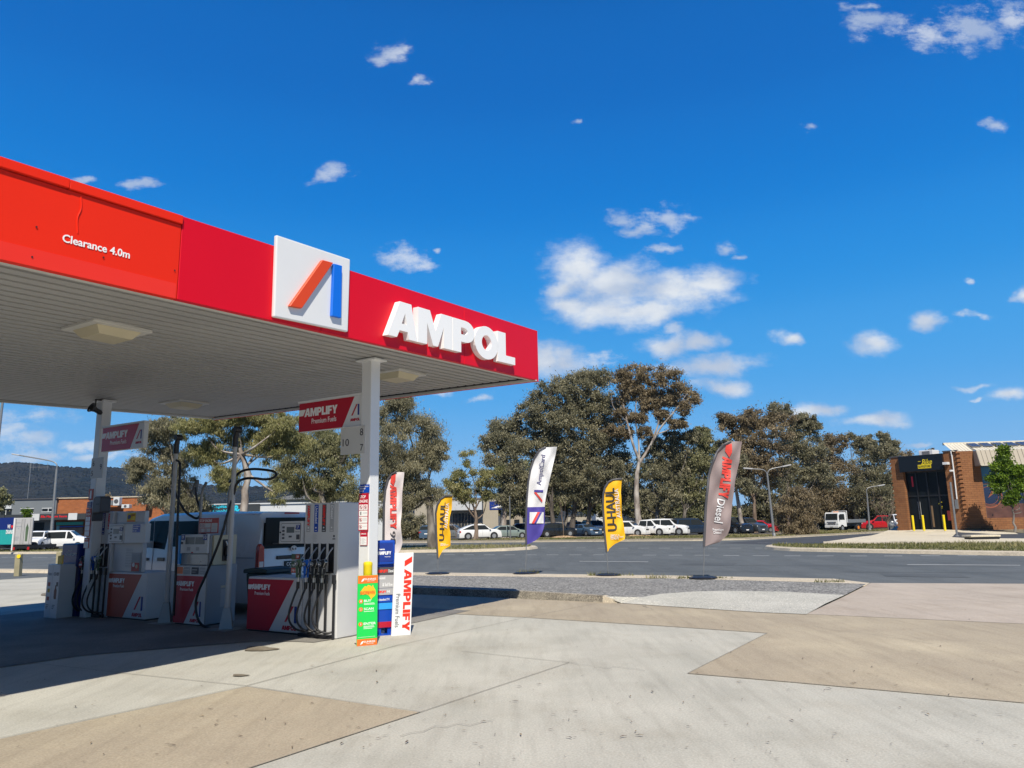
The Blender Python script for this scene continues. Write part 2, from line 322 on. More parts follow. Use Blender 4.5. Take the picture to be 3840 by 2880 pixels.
M['white']=paint('white_paint',(.74,.75,.76),.4,.05,2); M['pump_white']=paint('pump_white_enamel',(.64,.64,.645),.35,.06,3)
M['lettering_white']=paint('white_lettering',(.88,.88,.88),.4,.02)
M['grey_text']=paint('dark_grey_lettering',(.06,.06,.07),.5,.05)
M['soffit']=paint('painted_steel_soffit',(.40,.395,.385),.5,.14,1.1); M['soffit_light']=paint('soffit_trim',(.6,.59,.56),.5,.08)
M['red']=paint('crimson_panel',(.68,.002,.016),.45,.07,.5,spec=.25,bump=.25); M['orange_red']=paint('sun_faded_red_panel',(.80,.022,.003),.5,.10,.45,spec=.25,bump=.5)
M['red2']=paint('sign_red',(.48,.008,.03),.4,.08,4); M['faded_red']=paint('faded_red_sticker',(.52,.075,.05),.5,.12,4); M['bright_red']=paint('bright_red_print',(.85,.03,.01),.4,.03)
M['logo_orange']=paint('orange_logo',(.70,.06,.002),.4,.05,1.5); M['logo_blue']=paint('blue_logo',(.004,.15,.72),.4,.05,1.5)
M['navy']=paint('navy_print',(.01,.035,.25),.4,.1,4); M['royal']=paint('royal_blue_plastic',(.004,.06,.42),.35,.08,3); M['darkblue']=paint('dark_blue_plastic',(.006,.02,.16),.4,.1,3); M['lightblue']=paint('light_blue_print',(.03,.35,.85),.4,.05)
M['grey']=paint('grey_enamel',(.30,.32,.35),.45,.08,3); M['lgrey']=paint('light_grey_print',(.42,.42,.43),.5,.06,5); M['dgrey']=paint('charcoal_print',(.075,.075,.085),.5,.1,5)
M['galv']=paint('galvanised_steel',(.27,.275,.28),.45,.15,8,metal=.5); M['black']=paint('black_rubber',(.012,.012,.014),.45,.2,10); M['blackpl']=paint('black_plastic',(.02,.02,.022),.4,.15,6)
M['beige']=paint('beige_enamel',(.55,.49,.34),.5,.06,3); M['yellow']=paint('safety_yellow',(.83,.62,.01),.45,.1,3); M['screen']=paint('lcd_grey',(.14,.16,.17),.25,.08,4)
M['green']=paint('bright_green_print',(.01,.62,.09),.4,.03,2); M['board_orange']=paint('orange_print',(.88,.17,.02),.4,.03,2); M['gold']=paint('gold_print',(.85,.5,.02),.5,.1,4)
M['steel']=paint('brushed_steel',(.5,.5,.5),.3,.1,6,metal=.8); M['green_plastic']=paint('olive_green_plastic',(.09,.14,.08),.4,.08,4); M['blue_nozzle']=paint('blue_plastic',(.01,.12,.55),.4,.08,4)
M['tyre']=paint('tyre_rubber',(.018,.018,.02),.8,.15,8); M['rim']=paint('alloy_rim',(.40,.41,.42),.35,.1,6,metal=.5); M['glass']=glass_dark('dark_glass'); M['carglass']=glass_dark('car_glass',(.022,.026,.028),.12)
M['taillight']=paint('red_lens',(.42,.01,.012),.15,.15,8,coat=.6); M['headlight']=paint('clear_lens',(.6,.62,.64),.1,.15,8,coat=.6); M['amber']=paint('amber_lens',(.8,.25,.02),.2,.1)
M['wood']=paint('weathered_timber',(.30,.27,.17),.85,.25,4,bump=.4)
M['conc_trim']=ground('kerb_concrete',(.46,.40,.31),(.56,.49,.38),fine=40,mid=2,speck=.06,speckcol=(.2,.17,.13))
M['conc_dark']=ground('dark_kerb_concrete',(.20,.18,.15),(.40,.36,.29),fine=30,mid=2.5,speck=.1,speckcol=(.08,.07,.06))  # darker and more mottled than the trim concrete
# ================================================================ ground
M['concrete']=ground('forecourt_concrete',(.395,.385,.335),(.485,.47,.41),(.425,.41,.36),fine=55,mid=.8,speck=.006,speckcol=(.2,.17,.14),bump=.1,streak=(R(70),1.3,.55,(.52,.505,.44)))
M['tan']=ground('tan_concrete',(.36,.305,.225),(.43,.37,.275),(.53,.46,.33),fine=55,mid=.9,speck=.008,speckcol=(.16,.12,.09),bump=.1,streak=(R(66),1.2,.6,(.33,.28,.21)))
M['tan2']=ground('driveway_concrete',(.42,.36,.30),(.48,.415,.345),(.45,.385,.32),fine=55,mid=.7,speck=.01,speckcol=(.18,.14,.12),bump=.1,streak=(R(66),.9,.5,(.38,.33,.27)))
M['patch']=ground('pale_concrete_patch',(.42,.41,.36),(.50,.485,.43),None,fine=50,mid=1,speck=.07,speckcol=(.2,.2,.18),speckscale=70)
M['gravel']=ground('exposed_gravel_asphalt',(.19,.185,.175),(.25,.245,.23),None,fine=30,mid=1.5,speck=.22,speckcol=(.07,.07,.07),bump=.6,speckscale=30)
M['asphalt']=ground('road_asphalt',(.110,.122,.127),(.132,.144,.149),(.10,.111,.116),fine=70,mid=.25,speck=.05,speckcol=(.07,.07,.07),streak=(R(-65)+R(90),.9,.7,(.088,.098,.103)),bump=.2)
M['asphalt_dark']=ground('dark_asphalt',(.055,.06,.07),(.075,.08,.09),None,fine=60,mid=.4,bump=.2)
M['verge']=ground('dry_verge_soil',(.15,.125,.09),(.22,.19,.13),(.18,.18,.095),fine=12,mid=.3,speck=.12,speckcol=(.06,.045,.035),speckscale=6,bump=.5)
M['lawn']=ground('sparse_lawn_soil',(.17,.155,.085),(.24,.21,.12),(.15,.16,.07),fine=12,mid=.5,speck=.1,speckcol=(.08,.06,.04),speckscale=9,bump=.4)
M['path']=ground('pavement_concrete',(.56,.50,.38),(.64,.57,.44),None,fine=20,mid=.5,speck=.03,speckcol=(.2,.18,.14))
M['joint']=ground('joint_filler',(.15,.14,.12),(.28,.26,.22),None,fine=20,mid=3)
M['line']=paint('road_marking_paint',(.72,.72,.70),.6,.15,5)
M['oil']=ground('oil_stain',(.15,.125,.09),(.24,.21,.16),None,fine=20,mid=3)
def sheet(name,pts,dz,mat,label=None,zf=None,cuts=0,kind='structure',parent=None):
    bm=bmesh.new(); vs=[bm.verts.new((p[0],p[1],0)) for p in pts]; bm.faces.new(vs)
    for yc in (20,130): bmesh.ops.bisect_plane(bm,geom=bm.verts[:]+bm.edges[:]+bm.faces[:],plane_co=(0,yc,0),plane_no=(0,1,0),dist=1e-4)
    bmesh.ops.triangulate(bm,faces=bm.faces[:])
    for _ in range(cuts): bmesh.ops.subdivide_edges(bm,edges=bm.edges[:],cuts=1,use_grid_fill=True)
    for v in bm.verts: v.co.z=(zf(v.co.x,v.co.y) if zf else zg(v.co.y))+dz
    bmesh.ops.recalc_face_normals(bm,faces=bm.faces[:])
    if bm.faces and sum(f.normal.z for f in bm.faces)<0: bmesh.ops.reverse_faces(bm,faces=bm.faces[:])
    me=bpy.data.meshes.new(name); bm.to_mesh(me); bm.free(); me.materials.append(mat)
    o=bpy.data.objects.new(name,me); COL.objects.link(o)
    if parent: o.parent=parent
    return tag(o,label=label,kind=kind)
RD=Vector((math.sin(R(-65)),math.cos(R(-65)),0))   # the street runs this way
sheet('ground',[(-1500,-60),(1500,-60),(1500,1500),(-1500,1500)],-.05,M['verge'])
vl=[G(0,2174),G(190,2163),G(1545,2229),G(2250,2259),G(2330,2262),G(2500,2273),G(2856,2297),G(3025,2304),G(3155,2243),G(3266,2187),G(3840,2190)]
fc=[vl[0]+RD*40]+vl+[vl[-1]-RD*30,Vector((30,-20,0)),Vector((-30,-20,0)),Vector((-60,10,0))]
sheet('forecourt',fc,0,M['concrete'])
def slab(pts,mat,dz=.004,name='forecourt_slab'): return sheet(name,[G(*p) for p in pts],dz,mat)
slab([(-500,2930),(0,2773),(925,2576),(1576,2673),(946,2880),(500,3200),(-500,3600)],M['tan'])
slab([(1500,2300),(1545,2229),(2250,2259),(2500,2273),(3025,2304),(3155,2243),(3840,2262),(4300,2280),(4300,2700),(3840,2638),(2981,2561),(2579,2527),(2878,2375.5),(2500,2349.5),(2042,2321),(1975,2316),(1658,2301),(1500,2292)],M['tan'])
slab([(3025,2304),(3155,2243),(3266,2187),(3840,2190),(4300,2192),(4300,2352),(3840,2341)],M['tan2'],.006)
# hairline joints between the slabs
def strip(mb,p,q,w,mat,dz,n=1):
    A=G(*p) if not isinstance(p,Vector) else p; B=G(*q) if not isinstance(q,Vector) else q
    for i in range(n):
        a=A.lerp(B,i/n); b=A.lerp(B,(i+1)/n); d=(b-a); d.z=0; s=Vector((d.y,-d.x,0)).normalized()*w/2
        mb.add([(a+s).to_tuple()[:2]+(zg(a.y)+dz,),(b+s).to_tuple()[:2]+(zg(b.y)+dz,),(b-s).to_tuple()[:2]+(zg(b.y)+dz,),(a-s).to_tuple()[:2]+(zg(a.y)+dz,)],[(3,2,1,0)],mat)
jm=MB()
for pl in ([(2241,2263),(1975,2316),(1500,2419),(925,2574),(0,2770)],[(1726,2443),(2135,2486)],[(2135,2486),(1576,2673),(946,2880),(700,2970)],[(925,2574),(480,2528),(0,2475)],[(925,2574),(1576,2673)],
    [(2878,2375.5),(2579,2527)],[(2579,2527),(2981,2561),(3840,2638)],[(1658,2301),(2042,2321),(2500,2349.5),(2878,2375.5)],[(3155,2243),(3840,2261.6)],[(3025,2304),(3840,2341)],[(3155,2243),(3025,2304)],[(925,2574),(1500,2419)],[(3155,2243),(3266,2187)]):
    for a,b in zip(pl,pl[1:]): strip(jm,a,b,.009,M['joint'],.009,3)
jm.build('joint_lines',kind='structure')
M['shade_stain']=ground('shade_and_stain_concrete',(.17,.16,.15),(.25,.235,.21),(.13,.12,.115),fine=45,mid=.9,speck=.02,speckcol=(.08,.07,.06),bump=.18)
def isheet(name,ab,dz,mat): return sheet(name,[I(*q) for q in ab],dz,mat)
isheet('forecourt_slab',[(-9.2,-12),(-3.4,-12),(-2.7,-2.6),(-1.5,-.75),(-.9,-.5),(-.6,-.45),(-.5,.2),(-.7,3.6),(-9.2,3.6)],.0072,M['shade_stain'])  # dark sheet deepens the canopy shade by colour, along with some real oil staining
ck=MB(); rgc=np.random.default_rng(12)
for (x0,y0,x1,y1) in ((2135,2486,2420,2520),(1500,2760,1850,2700),(3050,2350,3500,2420),(2410,2273,2450,2290)):
    n_=9; px_=np.linspace(x0,x1,n_); py_=np.linspace(y0,y1,n_)+rgc.normal(0,abs(y1-y0)*.06+2,n_)
    for i in range(n_-1): strip(ck,(px_[i],py_[i]),(px_[i+1],py_[i+1]),.006,M['joint'],.0135)
ck.build('concrete_cracks',kind='structure')
om=MB()
for (x,y,rx,ry) in ((975,2435,60,9),(250,2230,90,10),(900,2535,30,4)):
    pts=[]
    for i in range(18):
        a=2*math.pi*i/18; k=1+.18*math.sin(3*a+x)+.1*math.cos(5*a); P=G(x+rx*k*math.cos(a),y+ry*k*math.sin(a)); pts.append((P.x,P.y,zg(P.y)+.011))
    om.add(pts,[tuple(range(18))[::-1]],M['oil'])
om.build('ground_stains',kind='structure')
# road
nr=[G(0,2132)+RD*90,G(0,2132),G(1550,2145),G(3136,2169),G(3266,2185),G(3840,2189)]; nr.append(nr[-1]-RD*60)
fr_=[G(1500,2036)+RD*120,G(1500,2036),G(2300,2030),G(2600,2028),G(2795,2024),G(2900,2018),G(3027,2012),G(3200,2003),G(3345,1995),G(3420,1988)]
sheet('road',nr+[nr[-1]+Vector((60,40,0)),Vector((75,75,0)),Vector((75,110,0)),fr_[-1]+Vector((6,8,0))]+fr_[::-1],-.02,M['asphalt'])
sheet('side_street',[G(2700,2036),G(3020,2014),G(3200,2005),G(3345,1997),G(3420,1990),G(3420,1990)+Vector((12,4,0)),G(3345,2006),G(3088,2031),G(3840,2038),G(3840,2042),G(2960,2043)],-.012,M['asphalt_dark'])
sheet('verge',fr_+[fr_[-1]+Vector((4,6,0)),Vector((95,130,0)),Vector((300,500,0)),Vector((-500,500,0))],.10,M['verge'])
sheet('grass_verge',[G(3040,2010),G(3200,2001),G(3345,1994),G(3420,1988),G(3420,1988)+Vector((4,20,0)),Vector((40,104,0)),Vector((27,104,0)),G(3030,1992,.1)],.112,M['lawn'])
cp=[G(-100,2064),G(700,2056),G(1500,2022),G(1900,2019),G(2400,2012),G(2900,2004),Vector((34,104,0)),Vector((34,125,0)),Vector((-80,125,0))]
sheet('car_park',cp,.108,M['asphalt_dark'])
sheet('asphalt_verge',[G(0,2139)+RD*60,G(0,2139),G(1000,2147),G(800,2186),G(190,2163),G(0,2174),G(0,2174)+RD*40],.004,M['asphalt'])
def kerb(name,A,B,h,mat=None,label=None,hs=None,zf=None):
    mat=mat or M['conc_trim']; mb=MB(); n=len(A); z=lambda p,i,t: (zf(p.x,p.y) if zf else zg(p.y))+((hs[i] if hs else h) if t else -.06)
    vs=[]
    for i in range(n):
        a,b=A[i],B[i]; d=(b-a)*.08
        vs+=[(a.x,a.y,z(a,i,0)),(a.x+d.x,a.y+d.y,z(a,i,1)-.0),(b.x-d.x,b.y-d.y,z(b,i,1)),(b.x,b.y,z(b,i,0))]
    fs=[]
    for i in range(n-1):
        for j in range(3): fs.append((i*4+j,i*4+j+1,i*4+j+5,i*4+j+4))
    fs+=[(0,1,2,3),((n-1)*4+3,(n-1)*4+2,(n-1)*4+1,(n-1)*4)]
    mb.add(vs,fs,mat); return mb.build(name,kind='structure')
def off(pts,w):
    o=[]
    for i,p in enumerate(pts):
        d=(pts[min(i+1,len(pts)-1)]-pts[max(i-1,0)]); d.z=0; d.normalize(); o.append(p+Vector((-d.y,d.x,0))*w)
    return o
ka=[G(0,2132,.1)+RD*60,G(0,2132,.1),G(1550,2145,.1),G(2500,2156.5,.1),G(3136,2169,.1),G(3262,2184,.03)]
kb=[G(0,2139,.1)+RD*60,G(0,2139,.1),G(1550,2156.5,.1),G(2500,2168,.1),G(3000,2180,.1),G(3250,2189,.03)]
kerb('kerb',ka,kb,.1,hs=[.1]*5+[.02])
# gravel island (behind the forecourt kerb)
k1,k2,k3=G(1545,2204,.12),G(1952,2218.5,.12),G(2264,2236,.12)
kd=(k2-k1).normalized(); k0=k1-kd*7.5
def mesh3(name,pts,mat):
    mb=MB(); mb.add([tuple(p) for p in pts],[tuple(range(len(pts)))],mat); o=mb.build(name,kind='structure')
    bm=bmesh.new(); bm.from_mesh(o.data); bmesh.ops.triangulate(bm,faces=bm.faces[:]); bm.to_mesh(o.data); bm.free(); return o
mid=[G(2400,2240,.10),G(2485,2226,.10),G(2600,2218,.09),G(2725,2215,.08),G(2950,2219,.06),G(3168,2231,.03)]
mesh3('gravel_island',[k0,k1,k2,k3]+mid+[G(3250,2189.5,.03),G(3000,2181,.094),G(2500,2168.5,.094),G(1550,2157,.094),G(900,2150,.094)],M['gravel'])
mesh3('pale_concrete_patch',[k3,G(2330,2261,.012),G(2500,2273,.012),G(2700,2286,.012),G(2856,2296,.012),G(3025,2303,.012),G(3094,2264,.02),G(3168,2231,.03)]+mid[::-1][1:],M['patch'])
ki=[p+Vector((-kd.y,kd.x,0))*.13 for p in (k0,k1,k2,k3)]
kerb('forecourt_kerb',[p-Vector((-kd.y,kd.x,0))*.06 for p in (k0,k1,k2,k3)],ki,.135,M['conc_dark'])
kerb('kerb_ramp',[k3-Vector((-kd.y,kd.x,0))*.06,G(2330,2263,0)],[ki[-1],G(2345,2254,0)],.13,M['conc_trim'],hs=[.135,.03])
# medians
def median(name,near,far,grass):
    poly=near+far[::-1]; n=len(poly); c=sum(poly,Vector())/n
    def inset(w):
        o=[]
        for i in range(n):
            a=(poly[i]-poly[i-1]).normalized(); b=(poly[(i+1)%n]-poly[i]).normalized(); na=Vector((-a.y,a.x,0)); nb=Vector((-b.y,b.x,0)); q=(na+nb)
            q=q.normalized()*w/max(.5,q.length/2); o.append(poly[i]+q)
        return o
    A=sum(poly[i].x*poly[(i+1)%n].y-poly[(i+1)%n].x*poly[i].y for i in range(n)); sg=1 if A>0 else -1
    r1=inset(.06*sg); r2=inset(.42*sg); mb=MB(); vs=[]
    for ring,h in ((poly,-.04),(r1,.11),(r2,.15)): vs+=[(p.x,p.y,zg(p.y)+h) for p in ring]
    mb.add(vs,[(k*n+i,k*n+(i+1)%n,(k+1)*n+(i+1)%n,(k+1)*n+i) for k in range(2) for i in range(n)],M['conc_trim']); mb.build('median_kerb',kind='structure')
    sheet('median',r2,.149,M['lawn'])
    return r2
mr_near=[G(2866,2056),G(2900,2061),G(2960,2065),G(3100,2068.5),G(3400,2075),G(3840,2083)]; mr_near.append(mr_near[-1]-RD*25)
mr_far=[G(2874,2051),G(2910,2050),G(2960,2049.5),G(3100,2049),G(3400,2048),G(3840,2047.5)]; mr_far.append(mr_far[-1]-RD*28+Vector((0,1,0)))
medR=median('m',mr_near,mr_far,1)
ml_near=[G(2018,2056),G(1990,2060),G(1900,2065),G(1771,2069),G(1500,2072),G(900,2074),G(0,2077)]; ml_near.append(ml_near[-1]+RD*30)
ml_far=[G(2010,2052),G(1980,2050.5),G(1900,2050),G(1771,2050),G(1500,2052),G(900,2060),G(0,2068)]; ml_far.append(ml_far[-1]+RD*30)
medL=median('m',ml_near,ml_far,1)
fk=fr_; kerb('far_kerb',fk,off(fk,.35),.13)
# markings
mk=MB()
def dash(x0,x1,y0,y1=None,w=.12): strip(mk,(x0,y0),(x1,y1 if y1 else y0),w,M['line'],-.012,2)
for a,b in ((185,260),(305,380),(440,512),(580,655),(720,795),(875,945),(1015,1095),(1170,1255),(1335,1412)): dash(1500+a*.5423,1500+b*.5423,2079.6)
for a,b,y in ((15,93,47),(165,245,47.2),(315,400,47.5),(480,572,49.5),(650,745,50),(830,925,51),(1018,1117,51.5),(1210,1307,51.5),(1405,1510,51.5),(1615,1727,50),(1830,1943,48)): dash(2400+a*.651,2400+b*.651,2050+y*.651)
for a,b in ((975,1015),(1105,1150),(1220,1285)): dash(1500+a*.5423,1500+b*.5423,2054)
for a,b in ((75,155),(222,285),(355,430),(500,575),(668,735),(840,905),(990,1070),(1165,1215)): dash(2200+a*.5423,2200+b*.5423,2054-(a/1475)*1.0+1)
for a,b in ((1180,1250),(1330,1395)): dash(2200+a*.5423,2200+b*.5423,2034.5)
dash(2173,2431,2103.6,2105.4); dash(3402,3826,2115.5,2118)
for a,b in ((25,100),(120,215),(400,590),(650,830)): dash(a*.3014,b*.3014,2089)
mk.build('road_markings',kind='structure')
M['asphalt_patch']=ground('asphalt_patch',(.085,.093,.098),(.105,.114,.119),None,fine=60,mid=.8,bump=.2)
for q in ([(2560,2108),(2760,2110),(2750,2118),(2545,2116)],[(1250,2090),(1420,2089),(1410,2096),(1235,2097)],[(3300,2148),(3600,2152),(3640,2164),(3320,2159)],[(1990,2128),(2080,2129),(2086,2137),(1990,2136)]): sheet('road_patch',[G(*p) for p in q],-.015,M['asphalt_patch'])
tk=MB()
for y0,y1 in ((2112,2121),(2132,2146)): 
    A_=G(600,y0); 
    for s_ in (0,): strip(tk,(200,y0),(3800,y1),.05,M['asphalt_patch'],-.0145,6)
tk.build('road_seams',kind='structure')
# pavement in front of the bike shop
def zp(x,y): return -.06+.026*(y-48.6)*min(max((x-29)/6,0),1)
def GP(x,y):
    P=G(x,y)
    for _ in range(12): v=ray(x,y); t=(zp(P.x,P.y)-EYE)/v.z; P=EV+v*t
    return P
pv=[GP(3088,2032),GP(3300,2033),GP(3600,2035),GP(3840,2036)]; pve=pv[-1]+Vector((14,-1,0))
sheet('footpath',pv+[pve,Vector((62,57,0)),Vector((62,70,0)),Vector((36,72,0)),GP(3372,1994),GP(3345,1999),GP(3240,2011)],0,M['path'],zf=zp,cuts=3)
sheet('footpath_asphalt',[GP(3570,2014),GP(3640,2018.5),GP(3840,2019),GP(3840,2019)+Vector((14,-1,0)),Vector((60,58,0)),GP(3840,1979),GP(3629,1987)],.006,M['asphalt_dark'],zf=zp,cuts=2)
kerb('footpath_kerb',[GP(3088,2035),GP(3300,2038),GP(3600,2040),GP(3840,2041)],[GP(3088,2032),GP(3300,2033),GP(3600,2034),GP(3840,2035)],.03,M['conc_trim'],zf=zp)
sheet('planting_bed',[GP(3675,2002),GP(3840,2003),GP(3840,1990),GP(3740,1990)],.012,M['verge'],zf=zp)
mulch=MB(); random.seed(3)
def mound(P,r,h,mat,name,label,cat,kind='structure'):
    mb=MB(); n=14; vs=[(P.x,P.y,P.z+h)]
    for k,(rr,hh) in enumerate(((.5,.8),(.85,.3),(1.1,0))):
        for i in range(n):
            a=2*math.pi*i/n; q=rr*r*(1+random.uniform(-.12,.12)); vs.append((P.x+q*math.cos(a),P.y+q*math.sin(a),P.z+hh*h*random.uniform(.8,1.1)))
    fs=[(0,1+i,1+(i+1)%n) for i in range(n)]+[(1+k*n+i,1+(k+1)*n+i,1+(k+1)*n+(i+1)%n,1+k*n+(i+1)%n) for k in range(2) for i in range(n)]
    mb.add(vs,fs,mat); return mb.build(name,kind=kind,smooth=60)
M['mulch']=ground('bark_mulch',(.34,.22,.12),(.46,.32,.19),None,fine=20,mid=4,speck=.3,speckcol=(.16,.10,.06),speckscale=14)
for x,y in ((2113,2016),(2393,2010)): P=G(x,y,.1); P.z=zg(P.y)+.1; mound(P,1.5,.22,M['mulch'],'mulch_mound','',None)
# grass blades, leaf litter
def blades(name,polys,count,h,w,mat,seed,zoff=.15,zfun=None):
    rg=np.random.default_rng(seed); V=[];T=[]
    for poly,cnt in zip(polys,count):
        P=np.array([(p.x,p.y) for p in poly]); lo=P.min(0); hi=P.max(0); got=0; pts=[]
        while got<cnt:
            q=lo+(hi-lo)*rg.random((cnt*3,2)); ins=np.zeros(len(q),bool); j=len(P)-1
            for i in range(len(P)):
                c=((P[i,1]>q[:,1])!=(P[j,1]>q[:,1]))&(q[:,0]<(P[j,0]-P[i,0])*(q[:,1]-P[i,1])/(P[j,1]-P[i,1]+1e-12)+P[i,0]); ins^=c; j=i
            q=q[ins]; pts.append(q); got+=len(q)
            if not len(q): break
        q=np.concatenate(pts)[:cnt]
        z=-SLOPE*np.clip(q[:,1]-20,0,110)+zoff
        pn=np.sin(q[:,0]*1.3)*np.cos(q[:,1]*1.7)+np.sin(q[:,0]*.5+2)
        a=rg.random(len(q))*np.pi; hh=h*(.35+.65*rg.random(len(q)))*(1+.35*pn); ww=w*(.6+.8*rg.random(len(q)))
        dx=np.cos(a)*ww/2; dy=np.sin(a)*ww/2; lx=rg.normal(0,.5,len(q))*hh; ly=rg.normal(0,.5,len(q))*hh
        v=np.stack([np.stack([q[:,0]-dx,q[:,1]-dy,z],1),np.stack([q[:,0]+dx,q[:,1]+dy,z],1),np.stack([q[:,0]+lx,q[:,1]+ly,z+hh],1)],1); V.append(v.reshape(-1,3)); T.append(np.clip(.5+.2*pn+rg.normal(0,.2,len(q)),0,1))
    V=np.concatenate(V); T=np.concatenate(T); return rawmesh(name,V,3,T,mat)
def rawmesh(name,V,k,T,mat,parent=None):
    me=bpy.data.meshes.new(name); nf=len(V)//k
    me.vertices.add(len(V)); me.vertices.foreach_set('co',V.astype(np.float32).ravel()); me.loops.add(len(V)); me.loops.foreach_set('vertex_index',np.arange(len(V),dtype=np.int32))
    me.polygons.add(nf); me.polygons.foreach_set('loop_start',np.arange(0,len(V),k,dtype=np.int32)); me.update(calc_edges=True)
    at=me.attributes.new('tint','FLOAT','FACE'); at.data.foreach_set('value',T.astype(np.float32)); me.materials.append(mat)
    o=bpy.data.objects.new(name,me); COL.objects.link(o)
    if parent: o.parent=parent
    return o
M['grassblade']=leafmat('grass_blades',(.11,.12,.03),(.21,.21,.07),(.38,.33,.17))
tag(blades('grass',[medR,medL],[22000,9000],.16,.05,M['grassblade'],5),'patchy green and straw grass on the road medians','grass',kind='stuff')
gv=[G(3040,2008),G(3200,1999.5),G(3345,1992.5),G(3400,1989),Vector((40,96,0)),Vector((29,98,0)),G(3030,1994,.1)]
tag(blades('grass',[gv],[9000],.16,.10,M['grassblade'],6,zoff=.11),'mown yellow green grass around the white flatbed truck','grass',kind='stuff')
wp=[]
for (x,y) in ((2590,2168),(2660,2167),(2470,2168),(2250,2158),(2330,2159),(1980,2151),(3110,2182),(2700,2168)):
    c_=G(x,y,.1); wp.append([c_+Vector((-.35,-.05,0)),c_+Vector((.35,-.12,0)),c_+Vector((.35,.05,0)),c_+Vector((-.35,.12,0))])
tag(blades('weeds',wp,[130,90,60,100,60,80,90,50],.14,.02,M['grassblade'],8,zoff=.095),'thin weeds growing out of the kerb edge by the flags','weeds',kind='stuff')
M['litter']=leafmat('dry_leaf_litter',(.035,.02,.012),(.11,.055,.03),(.30,.22,.12))
rg=np.random.default_rng(4); lv=[];lt=[]
for i in range(420):
    u=rg.random(); px=rg.uniform(0,3840); py=2420+460*rg.random()**.8 if i<300 else rg.uniform(2215,2420)
    P=G(px,py); 
    if P.y>19.5: continue
    l=rg.uniform(.015,.05)*(.8 if P.y<6 else 1.3); w=l*rg.uniform(.12,.3); a=rg.uniform(0,math.pi); c,s=math.cos(a),math.sin(a); b=rg.uniform(-.4,.4)
    for t in range(2):
        x0,x1=(-l/2,0) if t==0 else (0,l/2); wa,wb=(w*.25,w/2) if t==0 else (w/2,w*.2); z0,z1=(.016,.012+l*.12) if t==0 else (.012+l*.12,.014)
        o0=b*l*(.25 if t==0 else 0); o1=b*l*(0 if t==0 else .25)
        for (x,y,z) in ((x0,o0-wa,z0),(x1,o1-wb,z1),(x1,o1+wb,z1),(x0,o0+wa,z0)): lv.append((P.x+x*c-y*s,P.y+x*s+y*c,z))
        lt.append(rg.random())
tag(rawmesh('leaf_litter',np.array(lv),4,np.array(lt),M['litter']),'dry curled leaves and bark scattered over the forecourt concrete','leaf litter',kind='stuff')
# ================================================================ hill on the horizon
mt,t,b=_mat('forested_hill'); g_=t.nodes.new('ShaderNodeNewGeometry'); v_=t.nodes.new('ShaderNodeTexVoronoi'); v_.inputs['Scale'].default_value=.09; n1=t.nodes.new('ShaderNodeTexNoise'); n1.inputs['Scale'].default_value=.012; n1.inputs['Detail'].default_value=8
t.links.new(g_.outputs['Position'],v_.inputs['Vector']); t.links.new(g_.outputs['Position'],n1.inputs['Vector']); cr_=t.nodes.new('ShaderNodeValToRGB'); e=cr_.color_ramp.elements; e[0].color=(.012,.018,.022,1); e[0].position=.35; e[1].position=.72; e[1].color=(.045,.045,.045,1)
mm=t.nodes.new('ShaderNodeMath'); mm.operation='MULTIPLY_ADD'; t.links.new(v_.outputs['Distance'],mm.inputs[0]); mm.inputs[1].default_value=.035; t.links.new(n1.outputs['Fac'],mm.inputs[2]); t.links.new(mm.outputs[0],cr_.inputs[0]); t.links.new(cr_.outputs[0],b.inputs['Base Color']); b.inputs['Roughness'].default_value=1; b.inputs['Specular IOR Level'].default_value=0
bp=t.nodes.new('ShaderNodeBump'); bp.inputs['Strength'].default_value=1; bp.inputs['Distance'].default_value=9; t.links.new(v_.outputs['Distance'],bp.inputs['Height']); t.links.new(bp.outputs[0],b.inputs['Normal'])
prof=[(-1500,1760),(-700,1745),(0,1737),(60,1733),(250,1749),(340,1752),(434,1750),(488,1760),(615,1797),(760,1818),(1000,1822),(1053,1820),(1114,1829),(1250,1850),(1600,1880),(2200,1905),(3200,1900),(4200,1890)]
YR=1500; HP=[atY(x,y,YR) for x,y in prof]
xs=np.linspace(-1400,1600,900); hz=np.interp(xs,[p.x for p in HP],[p.z for p in HP])
rg=np.random.default_rng(9)
def fbm(x,y,s,o=4):
    r=0;a=1
    for k in range(o):
        r=r+a*np.sin(x/s*6.28+1.7*k+np.sin(y/s*5.1+k))*np.cos(y/s*6.1+2.3*k+np.sin(x/s*4.3)); s/=2.1; a*=.5
    return r
rows=60; V=[]
for j in range(rows):
    t_=j/(rows-1); y=750+(YR-750)*t_ if j<rows-8 else YR+(j-rows+8)*30
    tt=min(1,(y-750)/(YR-750)); s=(3*tt*tt-2*tt**3)**.8 if y<=YR else 1-.02*(j-rows+9)
    xx=xs*(y/YR); z=hz*s*1.0*(y/YR)**.3+fbm(xx,y+0*xx,300)*9*s*(1-s)*3-3+rg.random(len(xs))*3.2*s
    V.append(np.stack([xx,np.full(len(xs),y),z],1))
V=np.concatenate(V); nx=len(xs); me=bpy.data.meshes.new('hill'); fs=[(j*nx+i,j*nx+i+1,(j+1)*nx+i+1,(j+1)*nx+i) for j in range(rows-1) for i in range(nx-1)]
me.from_pydata(V.tolist(),[],fs); me.materials.append(mt); ho=bpy.data.objects.new('hill',me); COL.objects.link(ho); tag(ho,kind='structure')
